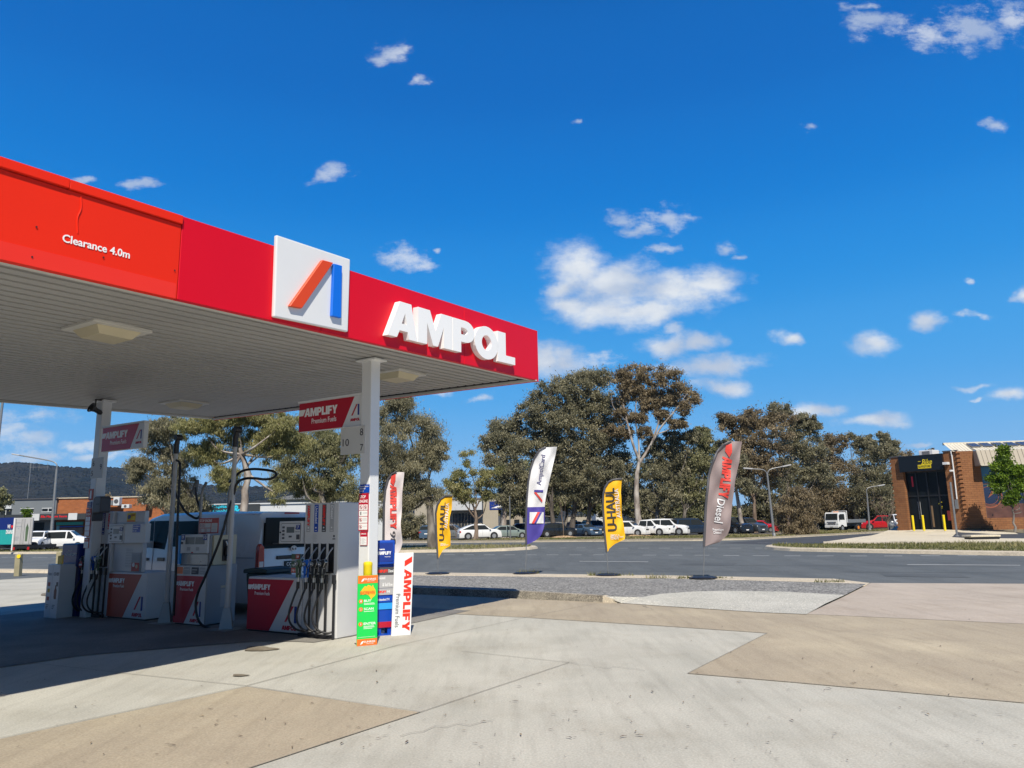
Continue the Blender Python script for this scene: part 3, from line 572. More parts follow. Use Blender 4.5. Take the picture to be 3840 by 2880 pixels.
# ================================================================ canopy
def zs(a,b): return 4.17-.0114*a+.0357*b
A0,A1,B0,B1=-8.47,1.0,-15.0,3.38  # near end stretched out of sight to keep sky light off the pumps
cn_=thing('service_station_canopy','red and white fuel station canopy with corrugated underside over the pumps','canopy',O,TH)
rib=MB(); pitch=.2; a=A0+.1; prof=[]
while a<A1-.05:
    prof+=[(a,.0),(a+.002,.085),(a+.060,.085),(a+.062,.0)]; a+=.2
vs=[];nb=2
for b in (B0,B1-.05):
    for (aa,dz) in prof: vs.append((aa,b,zs(aa,b)+dz+.02))
n=len(prof); rib.add(vs,[(i,i+n,i+n+1,i+1) for i in range(n-1)],M['soffit']); rib.build('soffit',cn_)
dk=MB(); 
def quadbox(mb,a0,a1,b0,b1,zl,zh,mat):
    # box whose lower face follows the soffit and whose upper face follows zh(b)
    vs=[(a,b,zl(a,b)) for a,b in ((a0,b0),(a1,b0),(a1,b1),(a0,b1))]+[(a,b,zh(a,b)) for a,b in ((a0,b0),(a1,b0),(a1,b1),(a0,b1))]
    mb.add(vs,[(0,3,2,1),(4,5,6,7),(0,1,5,4),(1,2,6,5),(2,3,7,6),(3,0,4,7)],mat)
zt=lambda a,b:5.063+.043*b
quadbox(dk,A0+.1,A1-.08,B0,B1-.06,lambda a,b:zs(a,b)+.12,lambda a,b:zs(a,b)+.3,M['grey']); dk.build('roof_deck',cn_)
dm=MB(); quadbox(dm,A0+.1,A1-.08,B1-.07,B1-.05,lambda a,b:zs(a,b)+.0,lambda a,b:zs(a,b)+.125,M['blackpl']); dm.build('rib_closure',cn_)
def fpanel(b0,b1,mat,ztop=zt,da=0,name='fascia_panel'):
    mb=MB(); quadbox(mb,A1-.05,A1+.03+da,b0,b1,lambda a,b:zs(a,b)-.03,ztop,mat); return mb.build(name,cn_,bevel=.004)
sm_=-3.97
fpanel(sm_+.004,-2.0,M['red']); fpanel(-1.99,1.07,M['red']); fpanel(1.078,B1,M['red'])
o=fpanel(B0,sm_-.004,M['orange_red'],lambda a,b:4.70+.043*(b-sm_)+.09); o['label']='sun faded orange red fascia panel'
o=MB(); quadbox(o,A1-.05,A1+.06,B0,-5.12,lambda a,b:4.80+.043*(b-sm_),lambda a,b:4.89+.043*(b-sm_),M['orange_red']); quadbox(o,A1-.05,A1+.055,-5.115,sm_-.004,lambda a,b:4.797+.043*(b-sm_),lambda a,b:4.888+.043*(b-sm_),M['orange_red']); o.build('fascia_capping',cn_,bevel=.004)
ds=MB()  # faded lower band and buckled seam of the old panel
quadbox(ds,A1+.03,A1+.033,B0,sm_-.02,lambda a,b:zs(a,b)-.028,lambda a,b:zs(a,b)+.13,M['bright_red']); ds.build('fascia_strip',cn_)
sc2=MB(); sc2.spline([(A1+.032,-5.0,4.72),(A1+.034,-4.99,4.6),(A1+.034,-5.015,4.5),(A1+.032,-5.0,4.36)],.006,M['orange_red'],5,3)
for (b,z) in ((-5.35,4.3),(-4.02,4.28),(-5.36,4.02),(-4.75,4.2)): sw_=MB(); sw_.M=Matrix.Rotation(math.pi/2,4,'Z'); sw_.disc(b,z,-(A1+.035),.008,M['blackpl'],n=8); sw_.build('screw',cn_)
sc2.build('panel_crease',cn_)
sd=MB(); quadbox(sd,A0-.03,A1+.03,B1-.05,B1+.0,lambda a,b:zs(a,b)-.045,lambda a,b:zs(a,b)-.0,M['soffit_light']); sd.build('edge_trim',cn_)
sd=MB(); quadbox(sd,A0-.03,A1+.03,B1+.001,B1+.06,lambda a,b:zs(a,b)-.05,lambda a,b:zt(a,b)-.0,M['red']); sd.build('fascia_panel',cn_)
sd=MB(); quadbox(sd,A0-.12,A0+.02,B0,B1-.05,lambda a,b:zs(a,b)-.02,lambda a,b:zs(a,b)+.14,M['soffit_light']); quadbox(sd,A0-.03,A0+.1,B0,B1-.052,lambda a,b:zs(a,b)+.141,lambda a,b:zs(a,b)+.8,M['white']); sd.build('gutter',cn_,bevel=.01)
sd=MB(); quadbox(sd,A1-.12,A1-.05,B0,B1-.06,lambda a,b:zs(a,b)-.028,lambda a,b:zs(a,b)+.12,M['soffit_light']); sd.build('edge_trim',cn_)
fac=Matrix.Rotation(math.pi/2,4,'Z')     # text plane: local x -> along the fascia, facing the forecourt
t=MB(); t.M=fac; b0,z0=RA(*D(132,540),A1+.03); b1,z1=RA(*D(278,576),A1+.03)
sh=lambda X,Y,Z:(X,Y,Z+.043*(X-b0))
t.text('Clearance 4.0m',b0,b1,4.235,4.312,-(A1+.033),M['lettering_white'],.003,.018,fn=sh); t.build('clearance_lettering',cn_)
# logo panel
lg=MB(); lb0,lb1=-2.70,-1.475; lg.M=fac; lgp=[RA(*D(*q),A1+.085) for q in ((592,684),(752,717),(757,560),(598,507))]; lg.prism(lgp,-(A1+.085),-(A1+.031),M['white'])
# follow the measured corners
L_=lg.build('logo_panel',cn_,bevel=.015,segs=2)
lx=lambda x,y:RA(1000+x*.4747,900+y*.4747,A1+.125)
bar=MB(); bar.M=fac; P=[lx(*q) for q in ((180,522),(440,157),(526,180),(278,540))]; bar.prism(P,-(A1+.13),-(A1+.086),M['logo_orange']); bar.build('logo_bar',L_,bevel=.006,label='slanting orange bar')
bar=MB(); bar.M=fac; P=[lx(*q) for q in ((530,186),(596,204),(588,617),(514,600))]; bar.prism(P,-(A1+.13),-(A1+.086),M['logo_blue']); bar.build('logo_bar',L_,bevel=.006,label='upright blue bar')
# channel letters, each 3D
for ch,(x0,x1,y0,y1) in zip('AMPOL',(((955,1190),None,None,None),)*5): pass
LB={'A':((955,735),(1190,780),(1085,515)),'M':((1195,790),(1466,850),(1213,555)),'P':((1472,862),(1645,900),(1474,630)),'O':((1645,893),(1830,940),(1650,690)),'L':((1828,945),(1963,975),(1832,738))}
for ch,(bl,br,tl) in LB.items():
    mb=MB(); mb.M=fac; fb=A1+.125
    p=RA(1000+bl[0]*.4747,900+bl[1]*.4747,fb); q=RA(1000+br[0]*.4747,900+br[1]*.4747,fb); r_=RA(1000+tl[0]*.4747,900+tl[1]*.4747,fb)
    zb=4.172+.0385*p[0]+.02; 
    bb0,bb1=p[0],q[0]
    mb.text(ch,bb0,bb1,0,.53 if ch!='O' else .56,-(A1+.031),M['lettering_white'],.095,hv=True,fn=lambda X,Y,Z:(X,Y,Z+4.27+.040*X-(.015 if ch=='O' else 0)))
    mb.build('letter_'+ch.lower() if 0 else 'letter',cn_,label='raised white letter '+ch)
# ceiling lights
for (x,y,s) in ((232,713,.45),(858,808,.45),(398,871,.5)):
    v=ray(*D(x,y)); 
    P=EV.copy(); tt=2.
    for _ in range(30):
        P=EV+v*(tt/FPX); aa,bb=(P-O).dot(XH),(P-O).dot(YH); tt*=(zs(aa,bb)-EYE)/(P.z-EYE)
    f=MB(); f.box(aa-.36,aa+.36,bb-.36,bb+.36,zs(aa,bb)-.02,zs(aa,bb)+.02,M['soffit_light']); fo=f.build('ceiling_light',cn_,bevel=.005)
    f=MB(); z_=zs(aa,bb)-.021; q=[(-.27,-.27),(.27,-.27),(.27,.27),(-.27,.27)]; w=[(-.2,-.2),(.2,-.2),(.2,.2),(-.2,.2)]
    f.add([(aa+i,bb+j,z_) for i,j in q]+[(aa+i,bb+j,z_-.09) for i,j in w],[(4,5,6,7)[::-1],(0,1,5,4),(1,2,6,5),(2,3,7,6),(3,0,4,7)],M['lens']if 'lens' in M else M['beige']); f.build('lens',fo)
# columns
for (ca,cb,tw) in ((.04,-.02,.2),(-7.12,-.16,.2)):
    c=MB(); zc=zs(ca,cb); c.box(ca-.1,ca+.1,cb-.1,cb+.1,0,zc+.02,M['white']); co=c.build('column',cn_,bevel=.012,segs=2)
    c=MB(); c.box(ca-.2,ca+.2,cb-.14,cb+.14,zc-.03,zc-.0,M['white']); c.build('column_cap',co,bevel=.004)
# ---------------------------------------------------------------- things on the columns
def amp_sign(a0,b0,label,fade):
    # blade sign 1.4 m wide: local origin at its left bottom
    w,h=1.40,.47
    r=thing('hanging_sign',label,'sign',I(a0,b0,3.16),TH,'fuel signs hung between column and canopy')
    mb=MB(); mb.box(0,w,0,.09,0,h,M['white']); mb.build('sign_box',r,bevel=.004)
    mb=MB(); mb.box(-.02,w+.02,-.02,.11,h+.001,h+.035,M['white']); mb.build('top_rail',r)
    mb=MB(); mb.prism([(0.004,.004),(w-.42,.004),(w-.17,h-.004),(.004,h-.004)],-.003,-.0005,M['red2']); mb.build('red_field',r)
    mb=MB(); mb.prism([(.004,.26),(.10,.26),(.155,.36),(.004,.36)],-.006,-.0035,M['lettering_white'])
    mb.text('AMPLIFY',.13,.87,.24,.375,-.0035,M['lettering_white'],.003,hv=True); mb.text('Premium Fuels',.30,.85,.115,.20,-.0035,M['lettering_white'],.002,.006); mb.build('lettering',r)
    mb=MB(); mb.prism([(w-.23,.17),(w-.13,.34),(w-.10,.34),(w-.20,.17)],-.004,-.001,M['red2']); mb.box(w-.095,w-.065,-.004,-.001,.17,.34,M['navy']); mb.text('AMPOL',w-.25,w-.05,.08,.125,-.001,M['red2'],.003,hv=True); mb.build('emblem',r)
    return r
amp_sign(-1.50,-.05,'crimson hanging sign with white lettering on the right hand column',0)
amp_sign(RB(384,1640,-.36)[0],-.36,'duller crimson hanging sign with white lettering on the far left column',1).scale=(1,1,1)
def num_sign(a0,a1,b0,z0,z1,nums,label):
    r=thing('pump_number_sign',label,'sign',I(a0,b0,z0),TH,'pump number plates on the columns')
    w,h=a1-a0,z1-z0; mb=MB(); mb.box(0,w,0,.012,0,h,M['soffit_light']); mb.build('plate',r)
    mb=MB()
    for s,x,z,hh in nums: mb.text(s,x,x+hh*(.6*len(s)),z,z+hh,-.0005,M['grey_text'],.002,.004)
    mb.build('lettering',r); return r
num_sign(-.46,.03,-.135,2.72,3.14,[('10',.045,.13,.11),('8',.40,.27,.11),('7',.41,.04,.10)],'pale number plate reading 10 8 7 on the right hand column')
num_sign(-7.22,-6.80,-.275,2.67,3.07,[('6',.05,.24,.11),('5',.02,.04,.11),('9',.32,.16,.11)],'pale number plate reading 6 5 9 on the far left column')
def placard(name,label,a0,a1,b,z0,z1,face,parts,group=None,cat='sign'):
    r=thing(name,label,cat,I(a0,b,z0),TH,group); w,h=a1-a0,z1-z0
    mb=MB(); mb.box(0,w,0,.01,0,h,M[face]); mb.build('plate',r)
    for nm,fn in parts:
        mb=MB(); fn(mb,w,h); mb.build(nm,r)
    return r
def surv(mb,w,h):
    for i,s in enumerate(('Surveillance','cameras','in use')): mb.text(s,w*.05,w*(.92 if i==0 else .62 if i==1 else .45),h*(.70-.28*i),h*(.88-.28*i),-.0005,M['lettering_white'],.002,.004)
placard('camera_notice','blue surveillance cameras notice at the top of the right column',-.05,.145,-.135,2.13,2.25,'royal',[('lettering',surv)])
def stope(mb,w,h):
    mb.text('STOP',w*.1,w*.72,h*.87,h*.95,-.0005,M['lettering_white'],.002,.01); mb.text('ENGINE',w*.08,w*.94,h*.75,h*.83,-.0005,M['lettering_white'],.002,.01)
def picts(mb,w,h):
    for (x0,x1,z0,z1) in ((.06,.47,.555,.70),(.52,.94,.555,.70),(.06,.94,.39,.54),(.06,.94,.21,.375),(.06,.94,.03,.195)): mb.box(w*x0,w*x1,-.0025,-.0005,h*z0,h*z1,M['lettering_white'])
def ringm(mb,w,h):
    for cx_,cz in ((.26,.63),(.72,.63),(.24,.295),(.24,.11)):
        mb.disc(w*cx_,h*cz,-.0026,w*.15,M['red2'],.001,14); mb.disc(w*cx_,h*cz,-.0037,w*.115,M['lettering_white'],.001,14)
        mb.prism([(w*(cx_-.11),h*cz+w*.08),(w*(cx_-.08),h*cz+w*.11),(w*(cx_+.11),h*cz-w*.08),(w*(cx_+.08),h*cz-w*.11)],-.006,-.0049,M['red2'])
        mb.box(w*(cx_-.03),w*(cx_+.03),-.0068,-.0061,h*cz-w*.07,h*cz+w*.07,M['grey_text'])
    mb.box(w*.2,w*.3,-.004,-.0027,h*.42,h*.51,M['grey_text'])
    for z in (.48,.46,.33,.30,.27,.12): mb.box(w*.45,w*.9,-.0035,-.0027,h*z,h*z+.003,M['lgrey'])
placard('stop_engine_sign','tall narrow red STOP ENGINE sign on the right column',-.055,.135,-.137,1.575,2.12,'red2',[('lettering',stope),('pictogram_field',picts),('pictogram',ringm)])
def dang(mb,w,h):
    mb.box(w*.05,w*.95,-.002,-.0005,h*.03,h*.62,M['lettering_white']); mb.text('DANGER',w*.15,w*.85,h*.78,h*.88,-.0005,M['lettering_white'],.002,.01)
    for i in range(7): mb.box(w*.25,w*(.6+.3*((i*7)%3)/2),-.003,-.0021,h*(.5-.065*i),h*(.515-.065*i),M['lgrey'])
    for i in range(7): mb.box(w*.10,w*.16,-.003,-.0021,h*(.5-.065*i),h*(.52-.065*i),M['grey_text'])
placard('danger_notice','small red and white danger notice low on the right column',-.02,.12,-.134,1.365,1.565,'red2',[('lettering',dang)])
# left column stickers
def ext(mb,w,h): mb.box(w*.3,w*.7,-.002,-.0005,h*.15,h*.85,M['lettering_white'])
placard('extinguisher_sticker','faded red extinguisher sticker on the far left column',-7.23,-7.08,-.272,2.24,2.46,'faded_red',[('symbol',ext)])
def bl(mb,w,h):
    for i in range(3): mb.box(w*.1,w*.9,-.002,-.0005,h*(.12+.3*i),h*(.25+.3*i),M['lgrey'])
placard('information_sticker','dark blue striped sticker on the far left column',-7.26,-7.10,-.270,2.09,2.21,'navy',[('lettering',bl)])
placard('stop_engine_sign','faded pink STOP ENGINE sign on the far left column',-7.27,-7.085,-.273,1.53,2.08,'faded_red',[('lettering',stope),('pictogram_field',picts)])
placard('notice_sheet','faded white notice sheet with red border on far left column',-7.26,-7.09,-.271,1.31,1.51,'faded_red',[('lettering',dang)])
def rnd(name,label,a,b,z,r_,mt1,mt2):
    t=thing(name,label,'sticker',I(a,b,z),TH); mb=MB(); mb.disc(0,0,0,r_,M[mt1]); mb.build('disc',t); mb=MB(); mb.box(-r_*.8,r_*.8,-.007,-.0042,-r_*.35,r_*.15,M[mt2]); mb.build('band',t)
rnd('round_sticker','round red and white sticker beside the left pump nozzles',-7.30,-.275,1.0,.065,'faded_red','lettering_white')
# side plate on right column (facing away)
# loudspeaker
ls=thing('horn_loudspeaker','dark round horn loudspeaker on a bracket at top of the left column','loudspeaker',I(-7.0,-.42,4.03),TH)
def horn():
    mb=MB(); mb.M=Matrix.Rotation(R(65),4,'X')@Matrix.Rotation(0,4,'Z'); mb.lathe([(.03,-.16),(.05,-.12),(.05,-.02),(.07,.03),(.105,.07),(.105,.085),(.09,.08),(.03,.0)],M['blackpl'],18); mb.build('horn',ls,smooth=40)
    mb=MB(); mb.box(-.012,.012,.0,.02,-.02,.20,M['blackpl']); mb.box(-.02,.02,.0,.34,.19,.21,M['blackpl']); mb.build('bracket',ls)
    mb=MB(); mb.disc(0,-.03,-.10,.02,M['lgrey']); mb.build('horn_cap',ls)
horn()
# towel dispenser / waste hood on left column
hd=thing('towel_dispenser','dark grey rounded paper towel dispenser on the left column','dispenser',I(RB(374,1950,-.42)[0],-.42,1.98),TH)
mb=MB(); mb.prism([(-.15,-.16),(-.11,-.15),(-.10,-.0),(.11,0),(.13,.02),(.13,.27),(.09,.31),(-.09,.31),(-.14,.27),(-.15,.2)],-.08,.12,M['dgrey']); mb.build('dispenser_hood',hd,bevel=.015,segs=2)
mb=MB(); mb.box(.02,.13,-.113,-.1105,.15,.17,M['black']); mb.build('slot',hd)
# ================================================================ fuel pumps
BF=-.06
def nozzle(root,x,z,col,k=0):
    nz=MB(); nz.disc(x-.055,z,-.175,.036,M['steel'],.012,18); nz.prism([(x-.09,z+.045),(x-.03,z+.065),(x+.035,z+.075),(x+.055,z+.03),(x+.03,z-.02),(x+.0,z-.06),(x-.005,z-.21),(x-.065,z-.21),(x-.075,z-.06),(x-.105,z-.01)],-.172,-.115,M[col]); o=nz.build('nozzle',root,bevel=.008,segs=2)
    s=MB(); s.disc(x-.055,z,-.1875,.022,M['blackpl'],.003,14); s.disc(x-.055,z,-.191,.014,M['lettering_white'],.002,12); s.build('nozzle_badge',o)
    s=MB(); s.tube([(x,z+.0,0)],.01,M['steel']) if 0 else s.tube([(x+.01,-.14,z+.05),(x+.05,-.09,z+.17),(x+.06,-.03,z+.24)],.012,M['steel'],8); s.build('spout',o,smooth=60)
    s=MB(); s.spline([(x-.02,-.175,z-.0),(x+.03,-.19,z-.06),(x+.02,-.185,z-.14),(x-.03,-.175,z-.17)],.007,M['black'],6,4); s.build('lever',o)
    s=MB(); s.tube([(x-.035,-.143,z-.21),(x-.035,-.143,z-.27)],.018,M['steel'],10); s.tube([(x-.036,-.143,z-.27),(x-.04,-.143,z-.37)],.026,M['black'],10); s.build('swivel',o,smooth=60)
    return o
def four_hose(origin,tw,label,cab,stripes,nums,faded):
    """tower from x=0..tw, cabinet x range cab=(x0,x1)"""
    r=thing('fuel_pump',label,'fuel pump',origin,TH,'four hose fuel pumps')
    dp=.60; H=2.01
    wr=faded and 'faded_pump' or 'red2'
    mb=MB(); mb.box(0,tw,0,dp,.0,H,M['pump_white']); mb.build('tower',r,bevel=.012)
    mb=MB(); mb.box(.0-.003,tw+.003,-.02,dp+.003,-.0,.07,M['black']) if 0 else mb.box(.02,tw-.06,-.09,-.002,0,.06,M['black']); mb.build('base_tray',r)
    sw=tw/4.0
    # colour stripes with product names
    sx0=.045
    for i,(c,txt,tcol) in enumerate(stripes):
        x0=sx0+i*(tw-.06)/4; st=MB(); st.box(x0,x0+.088,-.003,-.0005,1.565,1.985,M[c]); so_=st.build('product_stripe',r)
        t=MB()
        if txt:
            if tcol=='R': t.text('/AMPLIFY',x0+.018,x0+.07,1.66,1.975,-.0035,M['bright_red'],.002,hv=True,rot=-90)
            else: t.text(txt,x0+.02,x0+.072,1.97-.062*len(txt)*.55,1.965,-.0035,M['lettering_white'],.002,.004,rot=-90)
        t.box(x0+.03,x0+.055,-.005,-.0035,1.62,1.64,M['lettering_white']); t.box(x0+.02,x0+.068,-.005,-.0035,1.585,1.592,M['lettering_white'])
        t.build('lettering',so_)
    for i in range(4):
        x0=.05+i*(tw-.06)/4
        s=MB(); s.box(x0,x0+.095,-.002,-.0004,.955,1.385,M['black']); s.box(x0-.006,x0,-.012,0,.95,1.39,M['blackpl']); s.box(x0+.095,x0+.101,-.012,0,.95,1.39,M['blackpl']); s.box(x0,x0+.095,-.06,-.0025,.95,.97,M['blackpl']); s.build('nozzle_holster',r)
        nozzle(r,x0+.04,1.09,('green_plastic','blue_nozzle','blackpl','blackpl')[i] if not faded else ('blackpl','blackpl','blue_nozzle','green_plastic')[i])
        gx=x0+.185; g=MB(); g.box(gx-.013,gx+.013,-.085,-.055,.0,.80,M['blackpl']); g.box(gx-.024,gx+.024,-.095,-.05,.80,.93,M['blackpl']); g.build('hose_guide',r,bevel=.003)
        h=MB(); xs_=x0+.0
        h.spline([(xs_,-.143,.73),(xs_-.025,-.19,.60),(xs_-.065,-.24,.38),(xs_-.045,-.24,.24),(xs_+.03,-.20,.14),(xs_+.12,-.13,.10),(gx-.01,-.07,.11)],.0155,M['black'],8,5); h.build('hose',r,smooth=60)
    t=MB(); t.disc(tw-.09,1.50,-.0005,.018,M['grey_text'],.002); t.box(tw-.12,tw-.06,-.0025,-.0005,1.45,1.465,M['grey_text'])
    for k in range(9): t.box(.19,.28 if k%3 else .25,-.0025,-.0005,1.53-.014*k,1.533-.014*k,M['lgrey'])
    t.build('small_print',r)
    # low cabinet
    x0,x1=cab; c=MB(); c.box(x0,x1,0,dp,.03,.86,M['pump_white']); co=c.build('cabinet',r,bevel=.015,segs=2)
    c=MB(); c.box(x0+.01,x1-.01,.02,dp-.02,0,.03,M['black']); c.build('plinth',co)
    w=x1-x0; c=MB(); c.prism([(x0+.004,.035),(x0+w*.43,.035),(x0+w*.86,.825),(x0+.004,.825)],-.003,-.0005,M[wr]); c.build('red_field',co)
    c=MB(); c.prism([(x0+.004,.66),(x0+.075,.66),(x0+.125,.735),(x0+.004,.735)],-.006,-.0035,M['lettering_white']); c.text('AMPLIFY',x0+.095,x0+.54,.66,.745,-.0035,M['lettering_white'],.003,hv=True,slant=0)
    c.text('Premium Fuels',x0+.17,x0+.53,.575,.63,-.0035,M['lettering_white'],.002,.006); c.build('lettering',co)
    c=MB(); c.prism([(x0+w*.71,.19),(x0+w*.835,.43),(x0+w*.87,.43),(x0+w*.745,.19)],-.005,-.0005,M['red2']); c.box(x0+w*.885,x0+w*.925,-.005,-.0005,.18,.43,M['navy']); c.text('AMPOL',x0+w*.665,x0+w*.92,.065,.135,-.0005,M['red2'],.003,hv=True); c.build('emblem',co)
    return r
M['faded_pump']=paint('faded_pump_red',(.50,.075,.04),.45,.2,2.2); M['lens']=paint('yellowed_lens',(.22,.21,.18),.35,.15,3); M['stripe_rust']=paint('rust_stripe',(.20,.05,.03),.5,.1,4)
def head(root,x0,x1,z0,z1,yf,yb,num,sidepanel=False):
    h=MB(); h.box(x0,x1,yf,yb,z0,z1,M['pump_white']); ho=h.build('display_head',root,bevel=.008,segs=2)
    w=x1-x0; hh=z1-z0; X=lambda u:x0+w*u; Z=lambda v:z0+hh*v
    p=MB(); p.prism([(X(.08),Z(.12)),(X(.12),Z(.08)),(X(.9),Z(.08)),(X(.94),Z(.12)),(X(.94),Z(.87)),(X(.9),Z(.91)),(X(.12),Z(.91)),(X(.08),Z(.87))],yf-.002,yf-.0005,M['grey_text']); p.prism([(X(.095),Z(.13)),(X(.13),Z(.098)),(X(.89),Z(.098)),(X(.925),Z(.13)),(X(.925),Z(.86)),(X(.89),Z(.89)),(X(.13),Z(.89)),(X(.095),Z(.86))],yf-.0045,yf-.0025,M['pump_white']); p.build('bezel',ho)
    p=MB(); p.box(X(.34),X(.67),yf-.008,yf-.005,Z(.48),Z(.74),M['screen']); p.build('screen',ho)
    p=MB()
    for v in (.68,.52,.36,.2): p.box(X(.15),X(.25),yf-.008,yf-.005,Z(v),Z(v+.09),M['dgrey'])
    p.box(X(.44),X(.57),yf-.008,yf-.005,Z(.27),Z(.35),M['dgrey']); p.box(X(.77),X(.91),yf-.008,yf-.005,Z(.18),Z(.40),M['dgrey']); p.disc(X(.075),Z(.5),yf-.0005,.013,M['black'],.014); p.build('keypad',ho)
    p=MB(); p.box(X(.76),X(.93),yf-.011,yf-.0085,Z(.62),Z(.82),M['navy']); p.text(num,X(.81),X(.88),Z(.66),Z(.79),yf-.011,M['lettering_white'],.002,.01); p.build('number_plate',ho)
    p=MB(); p.text('Litres',X(.70),X(.9),Z(.50),Z(.56),yf-.005,M['grey_text'],.001,.004); p.text('$',X(.70),X(.74),Z(.63),Z(.71),yf-.005,M['grey_text'],.001); p.build('lettering',ho)
    return ho
pr=four_hose(I(-1.28,BF),.74,'clean four hose pump numbered 7 beside the right column, crimson panel',(-1.28,-.02),[('lgrey','x','R'),('royal','Unleaded',0),('dgrey','x','R'),('lgrey','Diesel',0)],'7',False)
head(pr,-.56,-.03,1.39,1.74,-.02,.28,'7'); 
mb=MB(); mb.box(-.24,-.03,-.03,-.02,.94,1.23,M['lgrey']); po=mb.build('price_poster',pr)
mb=MB(); mb.box(-.238,-.032,-.033,-.0305,1.15,1.228,M['green_plastic']); mb.box(-.238,-.032,-.033,-.0305,1.02,1.12,M['green_plastic']); mb.box(-.238,-.032,-.033,-.0305,.942,1.015,M['faded_red']); mb.box(-.14,-.05,-.035,-.0335,1.155,1.222,M['faded_red'])
mb.text('$4',-.12,-.07,1.165,1.21,-.035,M['lettering_white'],.001,.01); mb.text('2$8',-.225,-.15,1.04,1.07,-.033,M['lettering_white'],.001,.01); mb.text('3$11',-.225,-.11,.96,1.0,-.033,M['lettering_white'],.001,.01); mb.build('lettering',po)
pl=four_hose(I(-7.42,BF),.76,'worn four hose pump numbered 5 at the far left column, faded red panel',(.77,2.03),[('lgrey','',0),('stripe_rust','',0),('navy','Unleaded',0),('pump_white','x','R')],'5',True)
mb=MB(); mb.box(.765,1.73,.05,.14,.861,2.0,M['pump_white']); mb.build('rear_housing',pl,bevel=.01)
mb=MB(); 
for k in range(12): mb.box(1.2,1.42,.046,.0495,.95+.03*k,.958+.03*k,M['lgrey'])
mb.build('vent',pl)
h_=head(pl,.80,1.33,1.40,1.765,-.1,.045,'5')
mb=MB(); mb.box(1.335,2.0,-.09,.02,1.40,1.76,M['pump_white']); sb=mb.build('side_panel',pl,bevel=.006)
mb=MB(); mb.box(1.60,1.84,-.0935,-.0915,1.60,1.745,M['royal']); 
for i,s in enumerate(('Surveillance','cameras','in use')): mb.text(s,1.615,1.615+(.21,.15,.11)[i],1.70-.042*i,1.727-.042*i,-.0935,M['lettering_white'],.001,.004)
mb.build('camera_notice',sb)
mb=MB(); mb.box(1.15,1.43,.046,.049,1.80,1.965,M['yellow']); mb.disc(1.215,1.89,.0455,.042,M['darkblue']); mb.disc(1.25,1.895,.0412,.035,M['navy']); mb.text('PROMO' if 0 else 'REWARDS',1.29,1.41,1.91,1.94,.0455,M['red2'],.001,.01); mb.box(1.17,1.41,.0435,.0455,1.805,1.825,M['bright_red']); mb.build('yellow_sticker',pl)
mb=MB(); mb.box(1.50,1.77,-.01,.0,.87,1.22,M['lgrey']); ps=mb.build('poster',pl); mb=MB(); mb.box(1.51,1.76,-.013,-.0105,.885,1.04,M['faded_red']); mb.box(1.51,1.76,-.013,-.0105,1.05,1.19,M['grey']); mb.disc(1.58,1.0,-.0135,.04,M['white']); mb.disc(1.68,.97,-.0135,.035,M['beige']); mb.build('poster_print',ps)
# centre pump 9/10
pm=thing('fuel_pump','grey sided two nozzle diesel pump numbered 9 and 10 in the middle','fuel pump',I(-4.52,-.06),TH)
mb=MB(); mb.box(0,.88,0,.60,.03,1.015,M['grey']); mb.build('lower_cabinet',pm,bevel=.008)
mb=MB(); mb.box(.02,.86,.02,.58,0,.03,M['black']); mb.build('plinth',pm)
mb=MB(); mb.box(0,.86,-.012,-.001,.03,1.01,M['pump_white']); dr=mb.build('front_door',pm,bevel=.003)
mb=MB(); mb.prism([(.004,.035),(.31,.035),(.80,.835),(.004,.835)],-.016,-.0125,M['red2']); mb.build('red_field',dr)
mb=MB(); mb.prism([(.004,.67),(.08,.67),(.125,.735),(.004,.735)],-.019,-.0165,M['lettering_white']); mb.text('AMPLIFY',.10,.55,.66,.745,-.0165,M['lettering_white'],.003,hv=True); mb.text('Premium Fuels',.16,.53,.58,.63,-.0165,M['lettering_white'],.002,.006); mb.build('lettering',dr)
mb=MB(); mb.prism([(.55,.17),(.66,.41),(.70,.41),(.59,.17)],-.016,-.0125,M['red2']); mb.box(.725,.765,-.016,-.0125,.16,.41,M['navy']); mb.text('AMPOL',.47,.75,.06,.12,-.0125,M['red2'],.003,hv=True); mb.build('emblem',dr)
mb=MB()
for (x0,x1,c) in ((.04,.20,'board_orange'),(.22,.42,'lgrey'),(.45,.65,'dgrey'),(.67,.84,'lgrey')): mb.box(x0,x1,-.0155,-.0125,.865,.985,M[c])
for x in (.24,.47,.69): mb.box(x,x+.14,-.0175,-.016,.935,.945,M['pump_white']); mb.box(x,x+.1,-.0175,-.016,.90,.905,M['pump_white'])
mb.build('product_plates',dr)
mb=MB(); mb.box(.02,.86,.04,.52,1.016,1.53,M['grey']); mb.build('upper_housing',pm,bevel=.006)
mb=MB(); mb.box(.08,.84,-.005,.039,1.22,1.55,M['pump_white']); hm=mb.build('display_head',pm,bevel=.006)
mb=MB(); mb.box(.22,.48,-.009,-.0055,1.38,1.50,M['screen']); mb.box(.50,.76,-.009,-.0055,1.38,1.50,M['screen']); mb.build('screen',hm)
mb=MB(); mb.box(.095,.195,-.009,-.0055,1.45,1.54,M['navy']); mb.text('9',.125,.165,1.47,1.53,-.0095,M['lettering_white'],.001,.01); mb.build('number_plate',hm); mb=MB(); mb.box(.72,.83,-.012,-.0095,1.45,1.54,M['navy']); mb.text('10',.735,.815,1.47,1.53,-.0125,M['lettering_white'],.001,.01); mb.build('number_plate',hm)
mb=MB(); mb.box(.27,.37,-.008,-.0055,1.27,1.33,M['lgrey']); mb.box(.53,.62,-.008,-.0055,1.27,1.33,M['lgrey']); mb.disc(.125,1.40,-.0055,.022,M['black'],.012); mb.box(.40,.45,-.008,-.0055,1.225,1.245,M['red2']); mb.build('keypad',hm)
